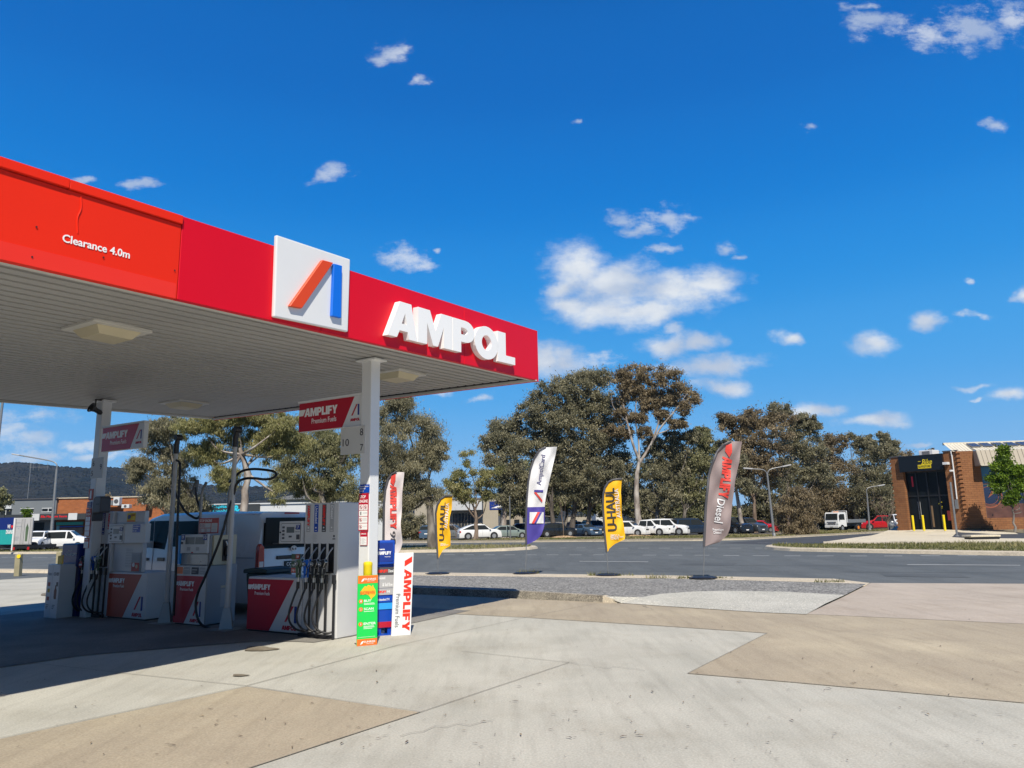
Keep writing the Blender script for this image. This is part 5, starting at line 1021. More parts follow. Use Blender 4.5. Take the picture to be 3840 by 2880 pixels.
# extra detail of the near van; local x towards the front, local y=-side is the viewer's... the viewer is on local +y
def vanside(mb,x0,x1,z0,z1,mat,t=.012,y0=.86): mb.box(x0,x1,-y0-t if VS<0 else y0-.002,-y0+.002 if VS<0 else y0+t,z0,z1,mat)
vinv=(Matrix.Translation(van.location)@Matrix.Rotation(van.rotation_euler.z,4,'Z')).inverted(); VS=1 if (vinv@Vector((0,0,0))).y>0 else -1; print('van side',VS)
mb=MB(); vanside(mb,.98,.995,.35,1.84,M['grey'],.004); mb.build('door_seam',van); mb=MB(); vanside(mb,-.82,-.805,.35,1.84,M['grey'],.004); mb.build('door_seam',van); mb=MB(); vanside(mb,-2.3,-.1,1.06,1.075,M['grey'],.006); vanside(mb,.98,-.8+.0,.62,.63,M['grey'],.004) if 0 else None; mb.build('door_seam',van)
mb=MB(); vanside(mb,.55,.80,.98,1.05,M['blackpl'],.02); mb.build('door_handle',van,bevel=.008); mb=MB(); vanside(mb,1.12,1.30,.98,1.04,M['blackpl'],.02); mb.build('door_handle',van,bevel=.008)
for s in (-1,1):
    mb=MB(); mb.prism([(s*.70,.80),(s*.86,.80),(s*.845,1.28),(s*.80,1.34),(s*.72,1.27)],-2.425,-2.33,M['taillight'],axis='x'); tl=mb.build('tail_light',van,bevel=.012,segs=2)
    mb=MB(); mb.box(-2.432,-2.42,min(s*.73,s*.83),max(s*.73,s*.83),.86,1.0,M['headlight']); mb.build('reversing_lens',tl,bevel=.01)
mb=MB(); mb.box(-2.44,-2.405,-.42,.42,1.02,1.09,M['blackpl']); mb.build('plate_garnish',van,bevel=.012)
mb=MB(); mb.box(-2.44,-2.415,-.22,.22,.86,.98,M['bin_green']); pt=mb.build('number_plate',van,bevel=.004)
mb=MB(); mb.M=Matrix.Translation((-2.442,0,0))@Matrix.Rotation(-math.pi/2,4,'Z'); mb.text('CC 69',-.18,.06,.885,.955,0,M['lettering_white'],.003,.01); mb.build('lettering',pt)
mb=MB(); mb.M=Matrix.Translation((-2.425,0,0))@Matrix.Rotation(-math.pi/2,4,'Z')
mb.disc(0,1.22,0,.075,M['steel'],.012,20,.05); mb.disc(0,1.22,-.0125,.058,M['dgrey'],.002,20,.036); mb.disc(0,1.235,-.015,.045,M['steel'],.002,16,.014); mb.disc(0,1.218,-.0175,.014,M['steel'],.002,14,.032); mb.build('rear_emblem',van)
mb=MB(); mb.box(-2.36,-2.33,-.19,.19,1.90,1.935,M['taillight']); mb.build('brake_light',van,bevel=.008)
mb=MB(); mb.box(-2.52,-2.40,-.84,.84,.36,.56,M['white']); mb.build('rear_bumper',van,bevel=.03,segs=2)
mb=MB(); mb.box(-2.41,-2.398,-.70,.70,1.29,1.83,M['carglass']); bgw=mb.build('rear_window',van,bevel=.004)
mb=MB(); mb.M=Matrix.Rotation(R(-3),4,'Y'); mb.box(-2.462,-2.452,.10,.62,1.45,1.47,M['black']); mb.build('wiper',bgw)
# ---------------- parked cars in the car park (photo: x centre, base y, compass heading of the front)
def base(x,y,lift=.108): P=G(x,y); P.z=zg(P.y)+lift; return P
def car(kind,col,label,px,py,hd,Y=None,cat='car',rack=False,name='parked_car',grp='cars parked under the gum trees',**k):
    P=atY(px,py,Y) if Y else base(px,py); 
    if Y: P.z=zg(Y)+.108
    return vehicle(name,kind,col,label,cat,P,R(hd),grp,rack=rack,**k)
car('suv','white','white car sliver at far left of the beige shed row',1600,2018,20,92)
car('suv','bluegrey','dark blue wagon left of the yellow feather flag by the beige shed',1618,2018,10,90)
car('suv','grey','grey hatchback half hidden behind the left yellow feather flag',1695,2016,100,91)
car('coupe_suv','white','white sloping roof four wheel drive seen from behind, before the beige shed',1797,2015,75,83)
car('sedan','sage','sage green sedan seen from behind next to white bark stump',1903,2010,75,84)
car('suv','navy','dark teal car mostly hidden behind the white and violet flag',1985,2008,80,96)
car('coupe_suv','black','black hatchback directly right of the white and violet flag',2085,2010,75,90)
car('ute','grey','grey utility with canopy parked nose right behind two trunks',2158,2004,75,98,rack=True)
car('sedan','bluegrey','dark blue sedan nose on behind the second yellow flag group',2195,2011,150,92)
car('wagon','charcoal','charcoal four wheel drive left of the tall yellow flag',2232,2006,160,94)
car('sedan','maroon','maroon sedan sliver beside the yellow flag pole',2262,2008,170,96)
car('suv','white','compact white four wheel drive right of tall yellow flag',2358,2004,120,85.5)
car('sedan','black','dark sedan nose peeking behind the tall white gum trunk',2423,2006,130,91)
car('ute','white','white double cab utility between two gum trunks',2437,2002,125,86.5,cat='utility')
car('wagon','charcoal','dark four wheel drive with bull bar beside the white utility',2487,2008,140,95)
car('wagon','white','white large four wheel drive parked nose right near the brown flag',2508,2004,120,86)
car('wagon','navy','large navy four wheel drive with roof rack left of the brown flag',2598,2008,75,86,rack=True)
car('wagon','black','black four wheel drive nose on just right of brown flag',2750,2006,155,88)
car('ute','charcoal','charcoal utility with bull bar behind the leaning pale trunk',2800,2008,150,89,rack=True)
car('sedan','red','red sedan nose on between the two gum trunks',2855,2005,125,92)
car('smallvan','silver','silver van back behind the double arm lamp post',2912,1984,40,115)
car('ute','white','white utility tray deep in the trees right of lamp post',2945,1984,80,118)
car('ute','red','bright red utility on the grass behind the bare sapling',3312,1985,-70,97,cat='utility',grp=None)
car('smallvan','white','white van nose showing behind the brick shop corner',3381,1995,195,76,cat='van',grp=None)
# bull bars
# flatbed truck
def truck():
    P=base(3160,1986,.11); P=atY(3170,1986,90); P.z=zg(90)+.11
    r=thing('flatbed_truck','small white flatbed truck parked on the grass verge','truck',P,math.pi/2-R(236)); wp=vpaint('white',CARC['white'])
    mb=MB(); mb.prism([(1.0,.55),(2.62,.55),(2.66,.9),(2.6,1.35),(2.45,2.15),(2.3,2.22),(1.05,2.22),(1.0,2.1)],-.9,.9,wp); mb.build('cab',r,bevel=.04,segs=2)
    mb=MB(); mb.add([(2.635,-.78,1.38),(2.635,.78,1.38),(2.49,.74,2.08),(2.49,-.74,2.08)],[(0,1,2,3)],M['carglass']); mb.build('windscreen',r)
    for s in (-1,1):
        mb=MB(); mb.add([(1.35,s*.906,1.35),(2.42,s*.906,1.35),(2.32,s*.906,2.02),(1.4,s*.906,2.02)],[(0,1,2,3)],M['carglass']); mb.build('window',r)
        mb=MB(); mb.box(2.55,2.68,min(s*.55,s*.86),max(s*.55,s*.86),.78,1.0,M['headlight']); mb.build('headlight',r,bevel=.02)
        mb=MB(); mb.box(2.45,2.52,min(s*.95,s*1.15),max(s*.95,s*1.15),1.45,1.9,M['blackpl']); mb.build('wing_mirror',r)
        for x in (1.95,-1.3):
            mb=MB(); mb.M=Matrix.Translation((x,s*.8,.40))@Matrix.Rotation(R(90),4,'X'); mb.lathe([(.2,-.12),(.38,-.12),(.40,-.1),(.40,.1),(.38,.12),(.2,.12)],M['tyre'],16); w_=mb.build('wheel',r,smooth=40)
            mb=MB(); mb.M=Matrix.Translation((x,s*.925,.40))@Matrix.Rotation(R(90),4,'X'); mb.lathe([(.2,-.01),(.2,.01)],M['amber'] if x<0 else M['rim'],12); mb.build('rim',w_)
    mb=MB(); mb.box(2.6,2.7,-.9,.9,.45,.72,wp); mb.build('bumper',r,bevel=.03)
    mb=MB(); mb.box(2.66,2.69,-.5,.5,.85,.98,M['dgrey']); mb.box(2.64,2.68,-.6,.6,1.08,1.14,M['dgrey']); mb.build('grille',r)
    mb=MB(); mb.box(2.701,2.71,-.19,.19,.5,.62,M['lgrey']); mb.build('number_plate',r)
    mb=MB(); mb.box(-2.9,.9,-.95,.95,.95,1.08,M['silver_tray'] if 'silver_tray' in M else M['lgrey']); mb.box(-2.7,2.3,-.4,.4,.6,.9499,M['blackpl']); mb.build('tray',r,bevel=.01)
    for s in (-1,1): mb=MB(); mb.box(-2.9,.85,min(s*.951,s*.98),max(s*.951,s*.98),1.0,1.38,M['galv']); mb.build('drop_side',r)
    mb=MB(); mb.box(.86,.92,-.95,-.88,1.081,2.4,wp); mb.box(.86,.92,.88,.95,1.081,2.4,wp); mb.box(.86,.92,-.88,.88,2.33,2.4,wp); mb.box(.86,.92,-.88,.88,1.6,1.66,wp); mb.build('head_board',r)
    mb=MB(); mb.box(1.5,1.7,-.3,.3,2.22,2.32,M['amber']); mb.build('roof_beacon',r,bevel=.02)
truck()
# box truck on the left
def boxtruck():
    P=atY(110,2062,68); P.z=zg(68)
    r=thing('box_truck','box truck with dark blue and teal side and a red heart, cut by left edge','truck',P,R(0)); YF=0
    q=lambda x,y:atY(x*.3014,1700+y*.3014,68)
    def L_(x,y,d=0): p=q(x,y); return (p.x-P.x,d,p.z-P.z)
    x0,_,z0=L_(150,1140); x1,_,z1=L_(415,800); D_=.0
    mb=MB(); mb.box(x0,x1,0,5.4,z0,z1,M['lgrey']) if 0 else mb.box(x0,x1,0.0,.12,z0,z1,M['grey_door'] if 'grey_door' in M else M['lgrey']); bd=mb.build('rear_frame',r,bevel=.02)
    xm=(x0+x1)/2
    for i,(xa,xb) in enumerate(((x0+.06,xm-.01),(xm+.01,x1-.06))):
        mb=MB(); mb.box(xa,xb,-.03,-.001,z0+.08,z1-.06,M['lgrey']); d=mb.build('rear_door',r)
        mb=MB(); mb.box(xa+.12,xa+.15,-.06,-.031,z0+.1,z1-.1,M['galv']); mb.box(xb-.12,xb-.10,-.06,-.031,z0+.1,z1-.1,M['galv']); mb.build('lock_rod',d)
        if i==0:
            mb=MB()
            for (u,v,w_,h_) in ((.2,.80,.5,.03),(.2,.66,.6,.035),(.42,.58,.16,.04),(.12,.28,.55,.02),(.12,.24,.6,.02),(.12,.20,.45,.02),(.12,.16,.5,.02)): mb.box(xa+(xb-xa)*u,xa+(xb-xa)*(u+w_),-.034,-.0305,z0+(z1-z0)*v,z0+(z1-z0)*(v+h_),M['grey'])
            mb.build('small_print',d)
        else:
            mb=MB(); mb.prism([(xa+.3,z0+.3),(xb-.3,z0+.3),(xb-.25,z1-.9),(xb-.4,z1-.5),(xa+.4,z1-.5),(xa+.25,z1-.9)],-.034,-.0305,M['sage_print'] if 'sage_print' in M else M['green_plastic']); mb.build('faded_graphic',d)
    # side that faces the viewer on the left, angled back
    S=thing; xs,_,_=L_(-420,900); 
    mb=MB(); a=(x0-.005,0); bpt=(xs,1.6); zc=z0+(z1-z0)*.5
    def side(u,z,o=0): return (a[0]+(bpt[0]-a[0])*u-.0, a[1]+(bpt[1]-a[1])*u-o, z)
    def sq(mb_,u0,u1,za,zb2,mat,o): mb_.add([side(u0,za,o),side(u1,za,o),side(u1,zb2,o),side(u0,zb2,o),side(u0,za,o-.03),side(u1,za,o-.03),side(u1,zb2,o-.03),side(u0,zb2,o-.03)],[(0,3,2,1),(4,5,6,7),(0,1,5,4),(1,2,6,5),(2,3,7,6),(3,0,4,7)],mat)
    sq(mb,0,1,z0,z1+.05,M['darkblue'],0); mb.prism([(x0,.13),(x1,.13),(x1+(bpt[0]-a[0]),bpt[1]),(x0+(bpt[0]-a[0]),bpt[1])],z0,z1,M['lgrey'],axis='z'); bx=mb.build('cargo_box',r)
    mb=MB(); sq(mb,.01,1,z0+.05,zc+.15,M['teal'] ,.035); mb.build('teal_panel',bx)
    mb=MB()
    mb.text('WE',0,.13,0,.34,0,M['lettering_white'],.0,.03,fn=lambda X,Y,Z:side(.165-X*.62,zc+.28+Z,.07)); mb.text('DRAINS',0,.30,0,.38,0,M['lettering_white'],.0,.03,fn=lambda X,Y,Z:side(.19-X*.62,zc-.22+Z,.07))
    mb.build('lettering',bx)
    mb=MB(); hp2=[(0,-.17),(.17,.02),(.16,.12),(.09,.16),(0,.09),(-.09,.16),(-.16,.12),(-.17,.02)]; mb.add([side(.035-x*.16,zc+.42+z,.072) for x,z in hp2],[tuple(range(8))],M['bright_red']); mb.build('heart_symbol',bx)
    mb=MB(); mb.box(x0-.05,x0+.06,-.02,.1,z0-.5,z1,M['white']); mb.build('corner_post',r)
    mb=MB(); mb.box(x0+.1,x1-.1,.1,4,z0-.35,z0-.05,M['black']); mb.box(x0-2.5,x0+.4,.5,2,z0-.3,z0-.02,M['black']); mb.build('chassis',r)
    mb=MB(); mb.box(x0+.1,x0+.25,-.0,.08,z0-.45,z0-.2,M['taillight']); mb.build('tail_light',r); mb=MB(); mb.box(x1-.3,x1-.12,-.0,.08,z0-.45,z0-.2,M['taillight']); mb.build('tail_light',r)
    for x,y in ((x0+.3,.9),(x1-.3,.9),(x0-3.2,2.4)):
        mb=MB(); mb.M=Matrix.Translation((x,y,.45))@Matrix.Rotation(R(90),4,'Y'); mb.lathe([(.2,-.16),(.42,-.16),(.45,-.1),(.45,.1),(.42,.16),(.2,.16)],M['tyre'],16); mb.build('wheel',r)
M['teal']=paint('teal_print',(.02,.36,.35),.4,.05,2)
boxtruck()
car('ute','white','white utility nose with black bull bar behind the box truck',137,2064,165,73,cat='utility',grp=None)
car('smallvan','white','small white van parked by the massage shop, left of the pumps',247,2064,78,75,cat='van',grp=None)
# ================================================================ feather flags
def flag(label,base_px,Lc,Rc,mz,F,cols,decor,seed,bx=None,ph=0.0,Yov=None,cuts=22,tex=None,lean=0):
    Pb=G(*base_px,.1) if Yov is None else atY(*base_px,Yov); Y=Pb.y
    r=thing('feather_flag',label,'feather flag',Pb,0,'feather flags along the kerb')
    cv=lambda p:(lambda q:(q.x-Pb.x,q.z-Pb.z))(atY(*F(*p),Y))
    Ls=[cv(p) for p in Lc]; Rs=[cv(p) for p in Rc]
    def interp(pts,n):
        d=[0]; 
        for a,b in zip(pts,pts[1:]): d.append(d[-1]+math.hypot(b[0]-a[0],b[1]-a[1]))
        t=np.linspace(0,d[-1],n); return list(zip(np.interp(t,d,[p[0] for p in pts]),np.interp(t,d,[p[1] for p in pts])))
    n=60; z0_,z1_=Ls[0][1],max(p[1] for p in Ls+Rs); zz=[z0_+(z1_-z0_)*math.sin(math.pi/2*i/(n-1))**.9 for i in range(n)]
    def byz(pts):
        q=[pts[0]]
        for p in pts[1:]: q.append((p[0],max(p[1],q[-1][1]+1e-4)))
        return list(zip(np.interp(zz,[p[1] for p in q],[p[0] for p in q]),zz))
    Li=byz(Ls); Ri=byz(Rs)
    Li=[(min(a[0],b[0]),a[1]) for a,b in zip(Li,Ri)]
    def wav(x,z): 
        k=min(1,max(0,(x-min(p[0] for p in Ls))/.5)); return k*(.035*math.sin(9*x+5*z+ph)+.028*math.sin(14*x-9*z+ph*2)+.0*x)
    mb=MB(); m=20; vs=[]
    for (a,b) in zip(Li,Ri):
        for j in range(m):
            u=j/(m-1); x=a[0]+(b[0]-a[0])*u; z=a[1]+(b[1]-a[1])*u; vs.append((x,wav(x,z),z))
    def inreg(i,j): return 0
    for ci,cm in enumerate(cols):
        fs=[]
        for i in range(n-1):
            for j in range(m-1):
                zc=vs[i*m+j][2]; xc=vs[i*m+j][0]; 
                if cm[1](xc,zc,i): fs.append((i*m+j,i*m+j+1,(i+1)*m+j+1,(i+1)*m+j))
        if not fs: continue
        used=sorted({q for f in fs for q in f}); mp={q:k for k,q in enumerate(used)}
        k=MB(); k.add([vs[q] for q in used],[tuple(mp[q] for q in f) for f in fs],cm[0]); ob=k.build(cm[2],r,smooth=80)
    # pole sleeve and pole
    sl_=[(x-.012,wav(x,z)-.004,z) for x,z in Li]; mb=MB(); mb.tube(sl_,.034,M['dgrey'],6); mb.build('sleeve',r,smooth=60)
    lo=Li[0] if Li[0][1]<Li[-1][1] else Li[-1]; mb=MB(); mb.tube([(0,0,.0),(lo[0]*.6,0,lo[1]*.55),(lo[0]-.012,0,lo[1])],[.011,.013,.016],M['galv'],8); mb.build('pole',r,smooth=60)
    mb=MB(); mb.M=Matrix.Rotation(R(20),4,'Z'); mb.lathe([(.36,.004),(.36,.03),(.28,.05),(.05,.055)],M['black'],16); mb.tube([(-.4,0,.03),(.4,0,.03)],.014,M['dgrey'],6); mb.tube([(0,-.4,.03),(0,.4,.03)],.014,M['dgrey'],6); mb.build('base_weight',r)
    fn=lambda X,Yy,Z:(X,wav(X,Z)-.022,Z)
    decor(r,cv,fn,Li,Ri); return r
Z4=lambda x,y:(1500+.5423*x,1350+.5423*y); Z5=lambda x,y:(2200+.5423*x,1350+.5423*y); Z5b=lambda x,y:(1270+.4217*x,1750+.4217*y)
def fabric(name,c): return paint(name,c,.7,.05,3)
M['flag_white']=fabric('white_flag_fabric',(.72,.72,.74)); M['flag_pink']=fabric('off_white_flag_fabric',(.70,.64,.65)); M['flag_yellow']=fabric('yellow_flag_fabric',(.85,.46,.005)); M['flag_violet']=fabric('violet_blue_fabric',(.06,.045,.30)); M['flag_taupe']=fabric('taupe_flag_fabric',(.26,.205,.205)); M['flag_black']=fabric('black_print',(.03,.03,.035))
M['flag_red']=fabric('flag_red_print',(.72,.06,.045)); M['flag_navy']=fabric('flag_navy_print',(.03,.03,.16))
allc=lambda mt_:[(mt_,lambda x,z,j:True,'banner')]
def onflag(r,fn,pts,fs,mat,nm,o):
    bm=bmesh.new(); vs=[bm.verts.new((x,0,z)) for x,z in pts]
    for f in fs:
        try: bm.faces.new([vs[i] for i in f])
        except ValueError: pass
    bmesh.ops.triangulate(bm,faces=bm.faces[:])
    for _ in range(3):
        es=[e for e in bm.edges if e.calc_length()>.07]
        if not es: break
        bmesh.ops.subdivide_edges(bm,edges=es,cuts=1); bmesh.ops.triangulate(bm,faces=[f for f in bm.faces if len(f.verts)>3])
    for v in bm.verts: q=fn(v.co.x,0,v.co.z); v.co=(q[0],q[1]-o,q[2])
    me=bpy.data.meshes.new(nm); bm.to_mesh(me); bm.free(); me.materials.append(mat); ob=bpy.data.objects.new(nm,me); COL.objects.link(ob); ob.parent=r; return ob
def tilt_text(r,cv,fn,s,p0,p1,width,mat,hv=False,bold=0,nm='lettering',flip=1):
    """text running from photo point p0 to p1 (reading direction), letters 'width' tall to the left side"""
    a=Vector(cv(p0)); b=Vector(cv(p1)); d=(b-a); L=d.length; d.normalize(); up=Vector((-d.y,d.x))
    vs,fs,_=heavy(s,0) if hv else font(s,0,bold)
    return onflag(r,fn,[(a.x+d.x*L*u+up.x*width*v,a.y+d.y*L*u+up.y*width*v) for u,v,w in vs],fs,mat,nm,0)
def poly(r,cv,fn,pts,mat,nm='printed_shape',o=0):
    P=[cv(p) for p in pts]; return onflag(r,fn,P,[tuple(range(len(P)))],mat,nm,o)
# yellow flag, left
def dU1(r,cv,fn,Li,Ri):
    tilt_text(r,cv,fn,'U-HAUL',(305,1250),(316,985),.16,M['flag_black'],bold=.022); tilt_text(r,cv,fn,'AUSTRALIA',(328,1165),(340,990),.10,M['flag_white'],bold=.012)
    tilt_text(r,cv,fn,'SIMPLY A',(280,1276),(316,1276),.035,M['flag_white'],bold=.02); tilt_text(r,cv,fn,'SMARTER WAY',(280,1285),(335,1282),.03,M['flag_white'],bold=.02)
flag('small yellow feather flag on the far left of the verge by the road',(1642,2152.6),[(264,1372),(254,1200),(250,1060),(262,1000),(285,960),(315,942),(365,938)],[(268,1366),(300,1310),(350,1285),(350,1200),(340,1150),(345,1080),(358,1030),(360,980),(365,940)],0,Z4,allc(M['flag_yellow']),dU1,1,ph=1.0)
def dA(r,cv,fn,Li,Ri):
    tilt_text(r,cv,fn,'AmpolCard',(985,868),(1016,660),.19,M['flag_navy'],bold=.002)
    poly(r,cv,fn,[(928,898),(990,900),(990,915),(928,912)],M['flag_violet'],'printed_bar'); poly(r,cv,fn,[(925,915),(942,915),(985,970),(983,985)],M['flag_red'],'printed_bar')
    cd_=poly(r,cv,fn,[(897,1052),(995,1052),(993,1130),(895,1130)],M['flag_white'],'printed_card'); 
    poly(r,cv,fn,[(950,1052),(968,1052),(928,1130),(910,1130)],M['flag_red'],'printed_bar',.008); poly(r,cv,fn,[(968,1053),(982,1053),(942,1130),(928,1130)],M['flag_violet'],'printed_bar',.008)
flag('tall white and violet feather flag in the middle of the kerb',(1969,2151.5),[(876,1275),(872,1150),(880,960),(890,840),(905,755),(930,680),(965,625),(1010,602),(1085,603)],[(884,1272),(930,1255),(975,1215),(998,1150),(1003,1080),(1000,1010),(1008,950),(1030,850),(1055,740),(1075,660),(1085,606)],0,Z4,
  [(M['flag_white'],lambda x,z,j:z>Aspl,'banner'),(M['flag_violet'],lambda x,z,j:z<=Aspl,'banner_foot')],dA,2,ph=.3) if 0 else None
_Y=G(1969,2151.5,.1); Aspl=atY(*Z4(940,1025),_Y.y).z-_Y.z
flag('tall white and violet feather flag in the middle of the kerb',(1969,2151.5),[(876,1275),(872,1150),(880,960),(890,840),(905,755),(930,680),(965,625),(1010,602),(1085,603)],[(884,1272),(930,1255),(975,1215),(998,1150),(1003,1080),(1000,1010),(1008,950),(1030,850),(1055,740),(1075,660),(1085,606)],0,Z4,
  [(M['flag_white'],lambda x,z,i:z>Aspl,'banner'),(M['flag_violet'],lambda x,z,i:z<=Aspl,'banner_foot')],dA,2,ph=.3)
def dU2(r,cv,fn,Li,Ri):
    tilt_text(r,cv,fn,'U-HAUL',(211,1180),(190,885),.27,M['flag_black'],bold=.022); tilt_text(r,cv,fn,'AUSTRALIA',(238,1090),(217,890),.12,M['flag_white'],bold=.012)
    for i,s in enumerate(('SIMPLY A','SMARTER WAY','TO MOVE')): tilt_text(r,cv,fn,s,(165,1218+12*i),(165+(60,90,55)[i],1216+12*i),.045,M['flag_white'],bold=.02)
flag('large yellow feather flag right of centre',(2281,2158),[(140,1325),(125,1180),(115,1000),(118,930),(130,880),(152,845),(185,828),(245,822)],[(147,1312),(190,1275),(262,1240),(268,1215),(258,1150),(245,1080),(240,1000),(236,920),(245,826)],0,Z5,allc(M['flag_yellow']),dU2,3,ph=2.2)
def dD(r,cv,fn,Li,Ri):
    poly(r,cv,fn,[(962,592),(1000,578),(1000,640),(984,676),(958,630)],M['flag_red'],'printed_slash'); tilt_text(r,cv,fn,'AMPLIFY',(942,665),(912,948),.26,M['flag_red'],hv=True); tilt_text(r,cv,fn,'Diesel',(902,958),(880,1120),.22,M['flag_white'],bold=.014)
    tilt_text(r,cv,fn,'Premium',(872,1182),(944,1182),.07,M['flag_white'],bold=.004); tilt_text(r,cv,fn,'Diesel',(878,1202),(930,1202),.07,M['flag_white'],bold=.004)
flag('tall brownish grey feather flag with red lettering, rightmost on the kerb',(2636.6,2169),[(814,1290),(822,1120),(832,940),(850,800),(872,710),(905,635),(950,585),(1000,563),(1078,568)],[(820,1287),(870,1282),(930,1255),(972,1215),(992,1160),(1000,1080),(1008,980),(1025,860),(1045,740),(1062,650),(1078,572)],0,Z5,allc(M['flag_taupe']),dD,4,ph=4.0)
def dW(r,cv,fn,Li,Ri):
    poly(r,cv,fn,[(468,85),(510,65),(508,120),(490,170),(460,140)],M['flag_red'],'printed_slash'); tilt_text(r,cv,fn,'AMPLIFY',(458,160),(460,555),.165,M['flag_red'],hv=True); tilt_text(r,cv,fn,'98',(458,575),(460,690),.14,M['dgrey'],bold=.004); tilt_text(r,cv,fn,'AMPOL',(500,195),(498,275),.055,M['flag_red'],bold=.01)
flag('white feather flag with red lettering behind the blue bin unit',(1452,2215),[(400,900),(404,600),(408,330),(420,200),(445,110),(480,65),(520,50),(583,58)],[(490,870),(520,780),(552,735),(568,680),(560,590),(553,500),(560,380),(566,250),(575,140),(583,62)],0,Z5b,allc(M['flag_pink']),dW,5,ph=.8,Yov=19.0)
# ================================================================ bike shop on the right
SAz=R(145); SP0=atY(3369.6,1993.6,64.5); SP0.z=0
def s7(x,y): return (3200+.4219*x,1500+.4219*y)
def SA(x,y): return hit(*s7(x,y),SP0,SAz)
ua=Vector((math.sin(SAz),math.cos(SAz),0)); Lc_=SA(1008,1150)[0]; SP1=SP0+ua*Lc_
BAz=R(97); ub=Vector((math.sin(BAz),math.cos(BAz),0))
def SB(x,y): return hit(*s7(x,y),SP1,BAz)
M['brickA']=brick('orange_brick_street_corner',(.36,.155,.06),(.30,.12,.045),(.13,.06,.03),SAz,bw=.42,bh=.17)
M['brickB']=brick('orange_brick_front',(.38,.165,.065),(.32,.13,.05),(.14,.065,.035),BAz,bw=.42,bh=.17)
M['cream']=paint('cream_metal_roof',(.62,.58,.48),.45,.05,1); M['beige_clad']=paint('beige_cladding',(.36,.315,.25),.5,.06,1); M['shopblack']=paint('black_sign_board',(.008,.009,.012),.3,.1,2); M['signyellow']=paint('yellow_lettering',(.80,.62,.02),.4,.04)
shop=thing('bike_shop_building','orange brick shop with black sign band, glass entry and cream roof','building',SP0,0)
def FR(P,az): # frame with x along the wall and y pointing into the building
    u=Vector((math.sin(az),math.cos(az),0)); 
    return Matrix(((u.x,-u.y,0,P.x-SP0.x),(u.y,u.x,0,P.y-SP0.y),(0,0,1,0),(0,0,0,1)))
MA=FR(SP0,SAz); MBm=FR(SP1,BAz)
hA0=SA(335,525)[1]; hA1=SA(805,465)[1]; topA=(hA0+hA1)/2; print('shop',Lc_,hA0,hA1,SA(925,455)[1],SB(1065,450)[1],SB(895,390)[1])
xL=SA(455,800)[0]*0+SA(512,1160)[0]; xL=SA(470,900)[0]; xR=SA(850,900)[0]; xR2=SA(815,500)[0]
zfas=SA(640,630)[1]; 
mb=MB(); mb.M=MA; mb.box(0,xL,0,1.2,-.6,topA,M['brickA']); mb.box(xR,Lc_,0,1.2,-.6,topA+.12,M['brickA']); mb.box(xL,xR,1.0,1.2,zfas,topA-.05,M['brickA']); w1=mb.build('wall',shop)
mb=MB(); mb.M=MA; mb.box(-.05,xL+.02,-.06,1.25,topA,topA+.10,M['dgrey']); mb.box(xR-.03,Lc_,-.06,1.25,topA+.121,topA+.22,M['dgrey']); mb.build('coping',shop)
mb=MB(); mb.M=MA; mb.box(xL-.15,xR-.0,-.25,.3,zfas,topA+.02,M['shopblack']); sg_=mb.build('sign_band',shop)
mb=MB(); mb.M=MA
x0,z0=SA(590,612); x1,z1=SA(702,570); mb.box(x0,x1,-.27,-.252,z0,z1,M['signyellow']); mb.build('sign_plate',sg_)
mb=MB(); mb.M=MA; mb.text('SUPERSTORE',x0+.05,x1-.05,z0+.07,z1-.07,-.272,M['shopblack'],.004,.02); mb.build('lettering',sg_)
mb=MB(); mb.M=MA; a0=SA(556,0)[0]; a1=SA(642,0)[0]; zb0=SA(600,578)[1]; zb1=SA(600,530)[1]
mb.text('Bike',a0,a1,zb0,zb1,-.252,M['signyellow'],.006,.008,slant=.08); mb.spline([(a0-.02,-.26,zb0+.1),(a0-.12,-.26,zb0-.1),(a0+.02,-.26,zb0-.22),(a0+.16,-.26,zb0-.1)],.02,M['signyellow'],5,5); mb.box(a0-.32,a0-.1,-.262,-.252,zb1-.18,zb1-.14,M['signyellow']); mb.build('lettering',sg_)
# glazed entry
M['shopglass']=glass_dark('shop_glass',(.012,.015,.018),.04); M['interior']=paint('dim_interior_goods',(.10,.11,.12),.6,.6,1.2)
mb=MB(); mb.M=MA; mb.box(xL,xR,.42,.45,-.1,zfas,M['shopglass']); gl=mb.build('entry_glazing',shop)
mb=MB(); mb.M=MA; n=4
for i in range(n+1): x=xL+(xR-xL)*i/n; mb.box(x-.05,x+.05,.34,.419,-.1,zfas-.001,M['black'])
zt=SA(660,850)[1]; mb.box(xL+.05,xR-.05,.36,.418,zt-.06,zt+.06,M['black']); mb.box(xL+.05,xR-.05,.36,.418,zfas-.12,zfas-.002,M['black']); mb.build('entry_frame',gl)
for (c0,c1,r0,r1,mt_) in ((550,590,905,1060,'lgrey'),(810,860,985,1070,'faded_red'),(490,515,680,770,'red2'),(665,705,940,1130,'brown_door')):
    if mt_ not in M: M[mt_]=paint('brown_display',(.20,.13,.07),.6,.3,2)
    a_,zt_1=SA(c0,r0); b_,zb_1=SA(c1,r1); mb=MB(); mb.M=MA; mb.box(a_,b_,.405,.4185,zb_1,zt_1,M[mt_]); mb.build('window_poster',gl)
mb=MB(); mb.M=MA; a_,_=SA(622,0); b_,_=SA(655,0)
for i in range(5): z=SA(640,912+13*i)[1]; mb.box(a_+.08*abs(i-1),b_-.1*(i%3),.412,.4187,z-.04,z+.04,M['signyellow_g'] if 'signyellow_g' in M else M['signyellow'])
mb.build('hours_decal',gl)
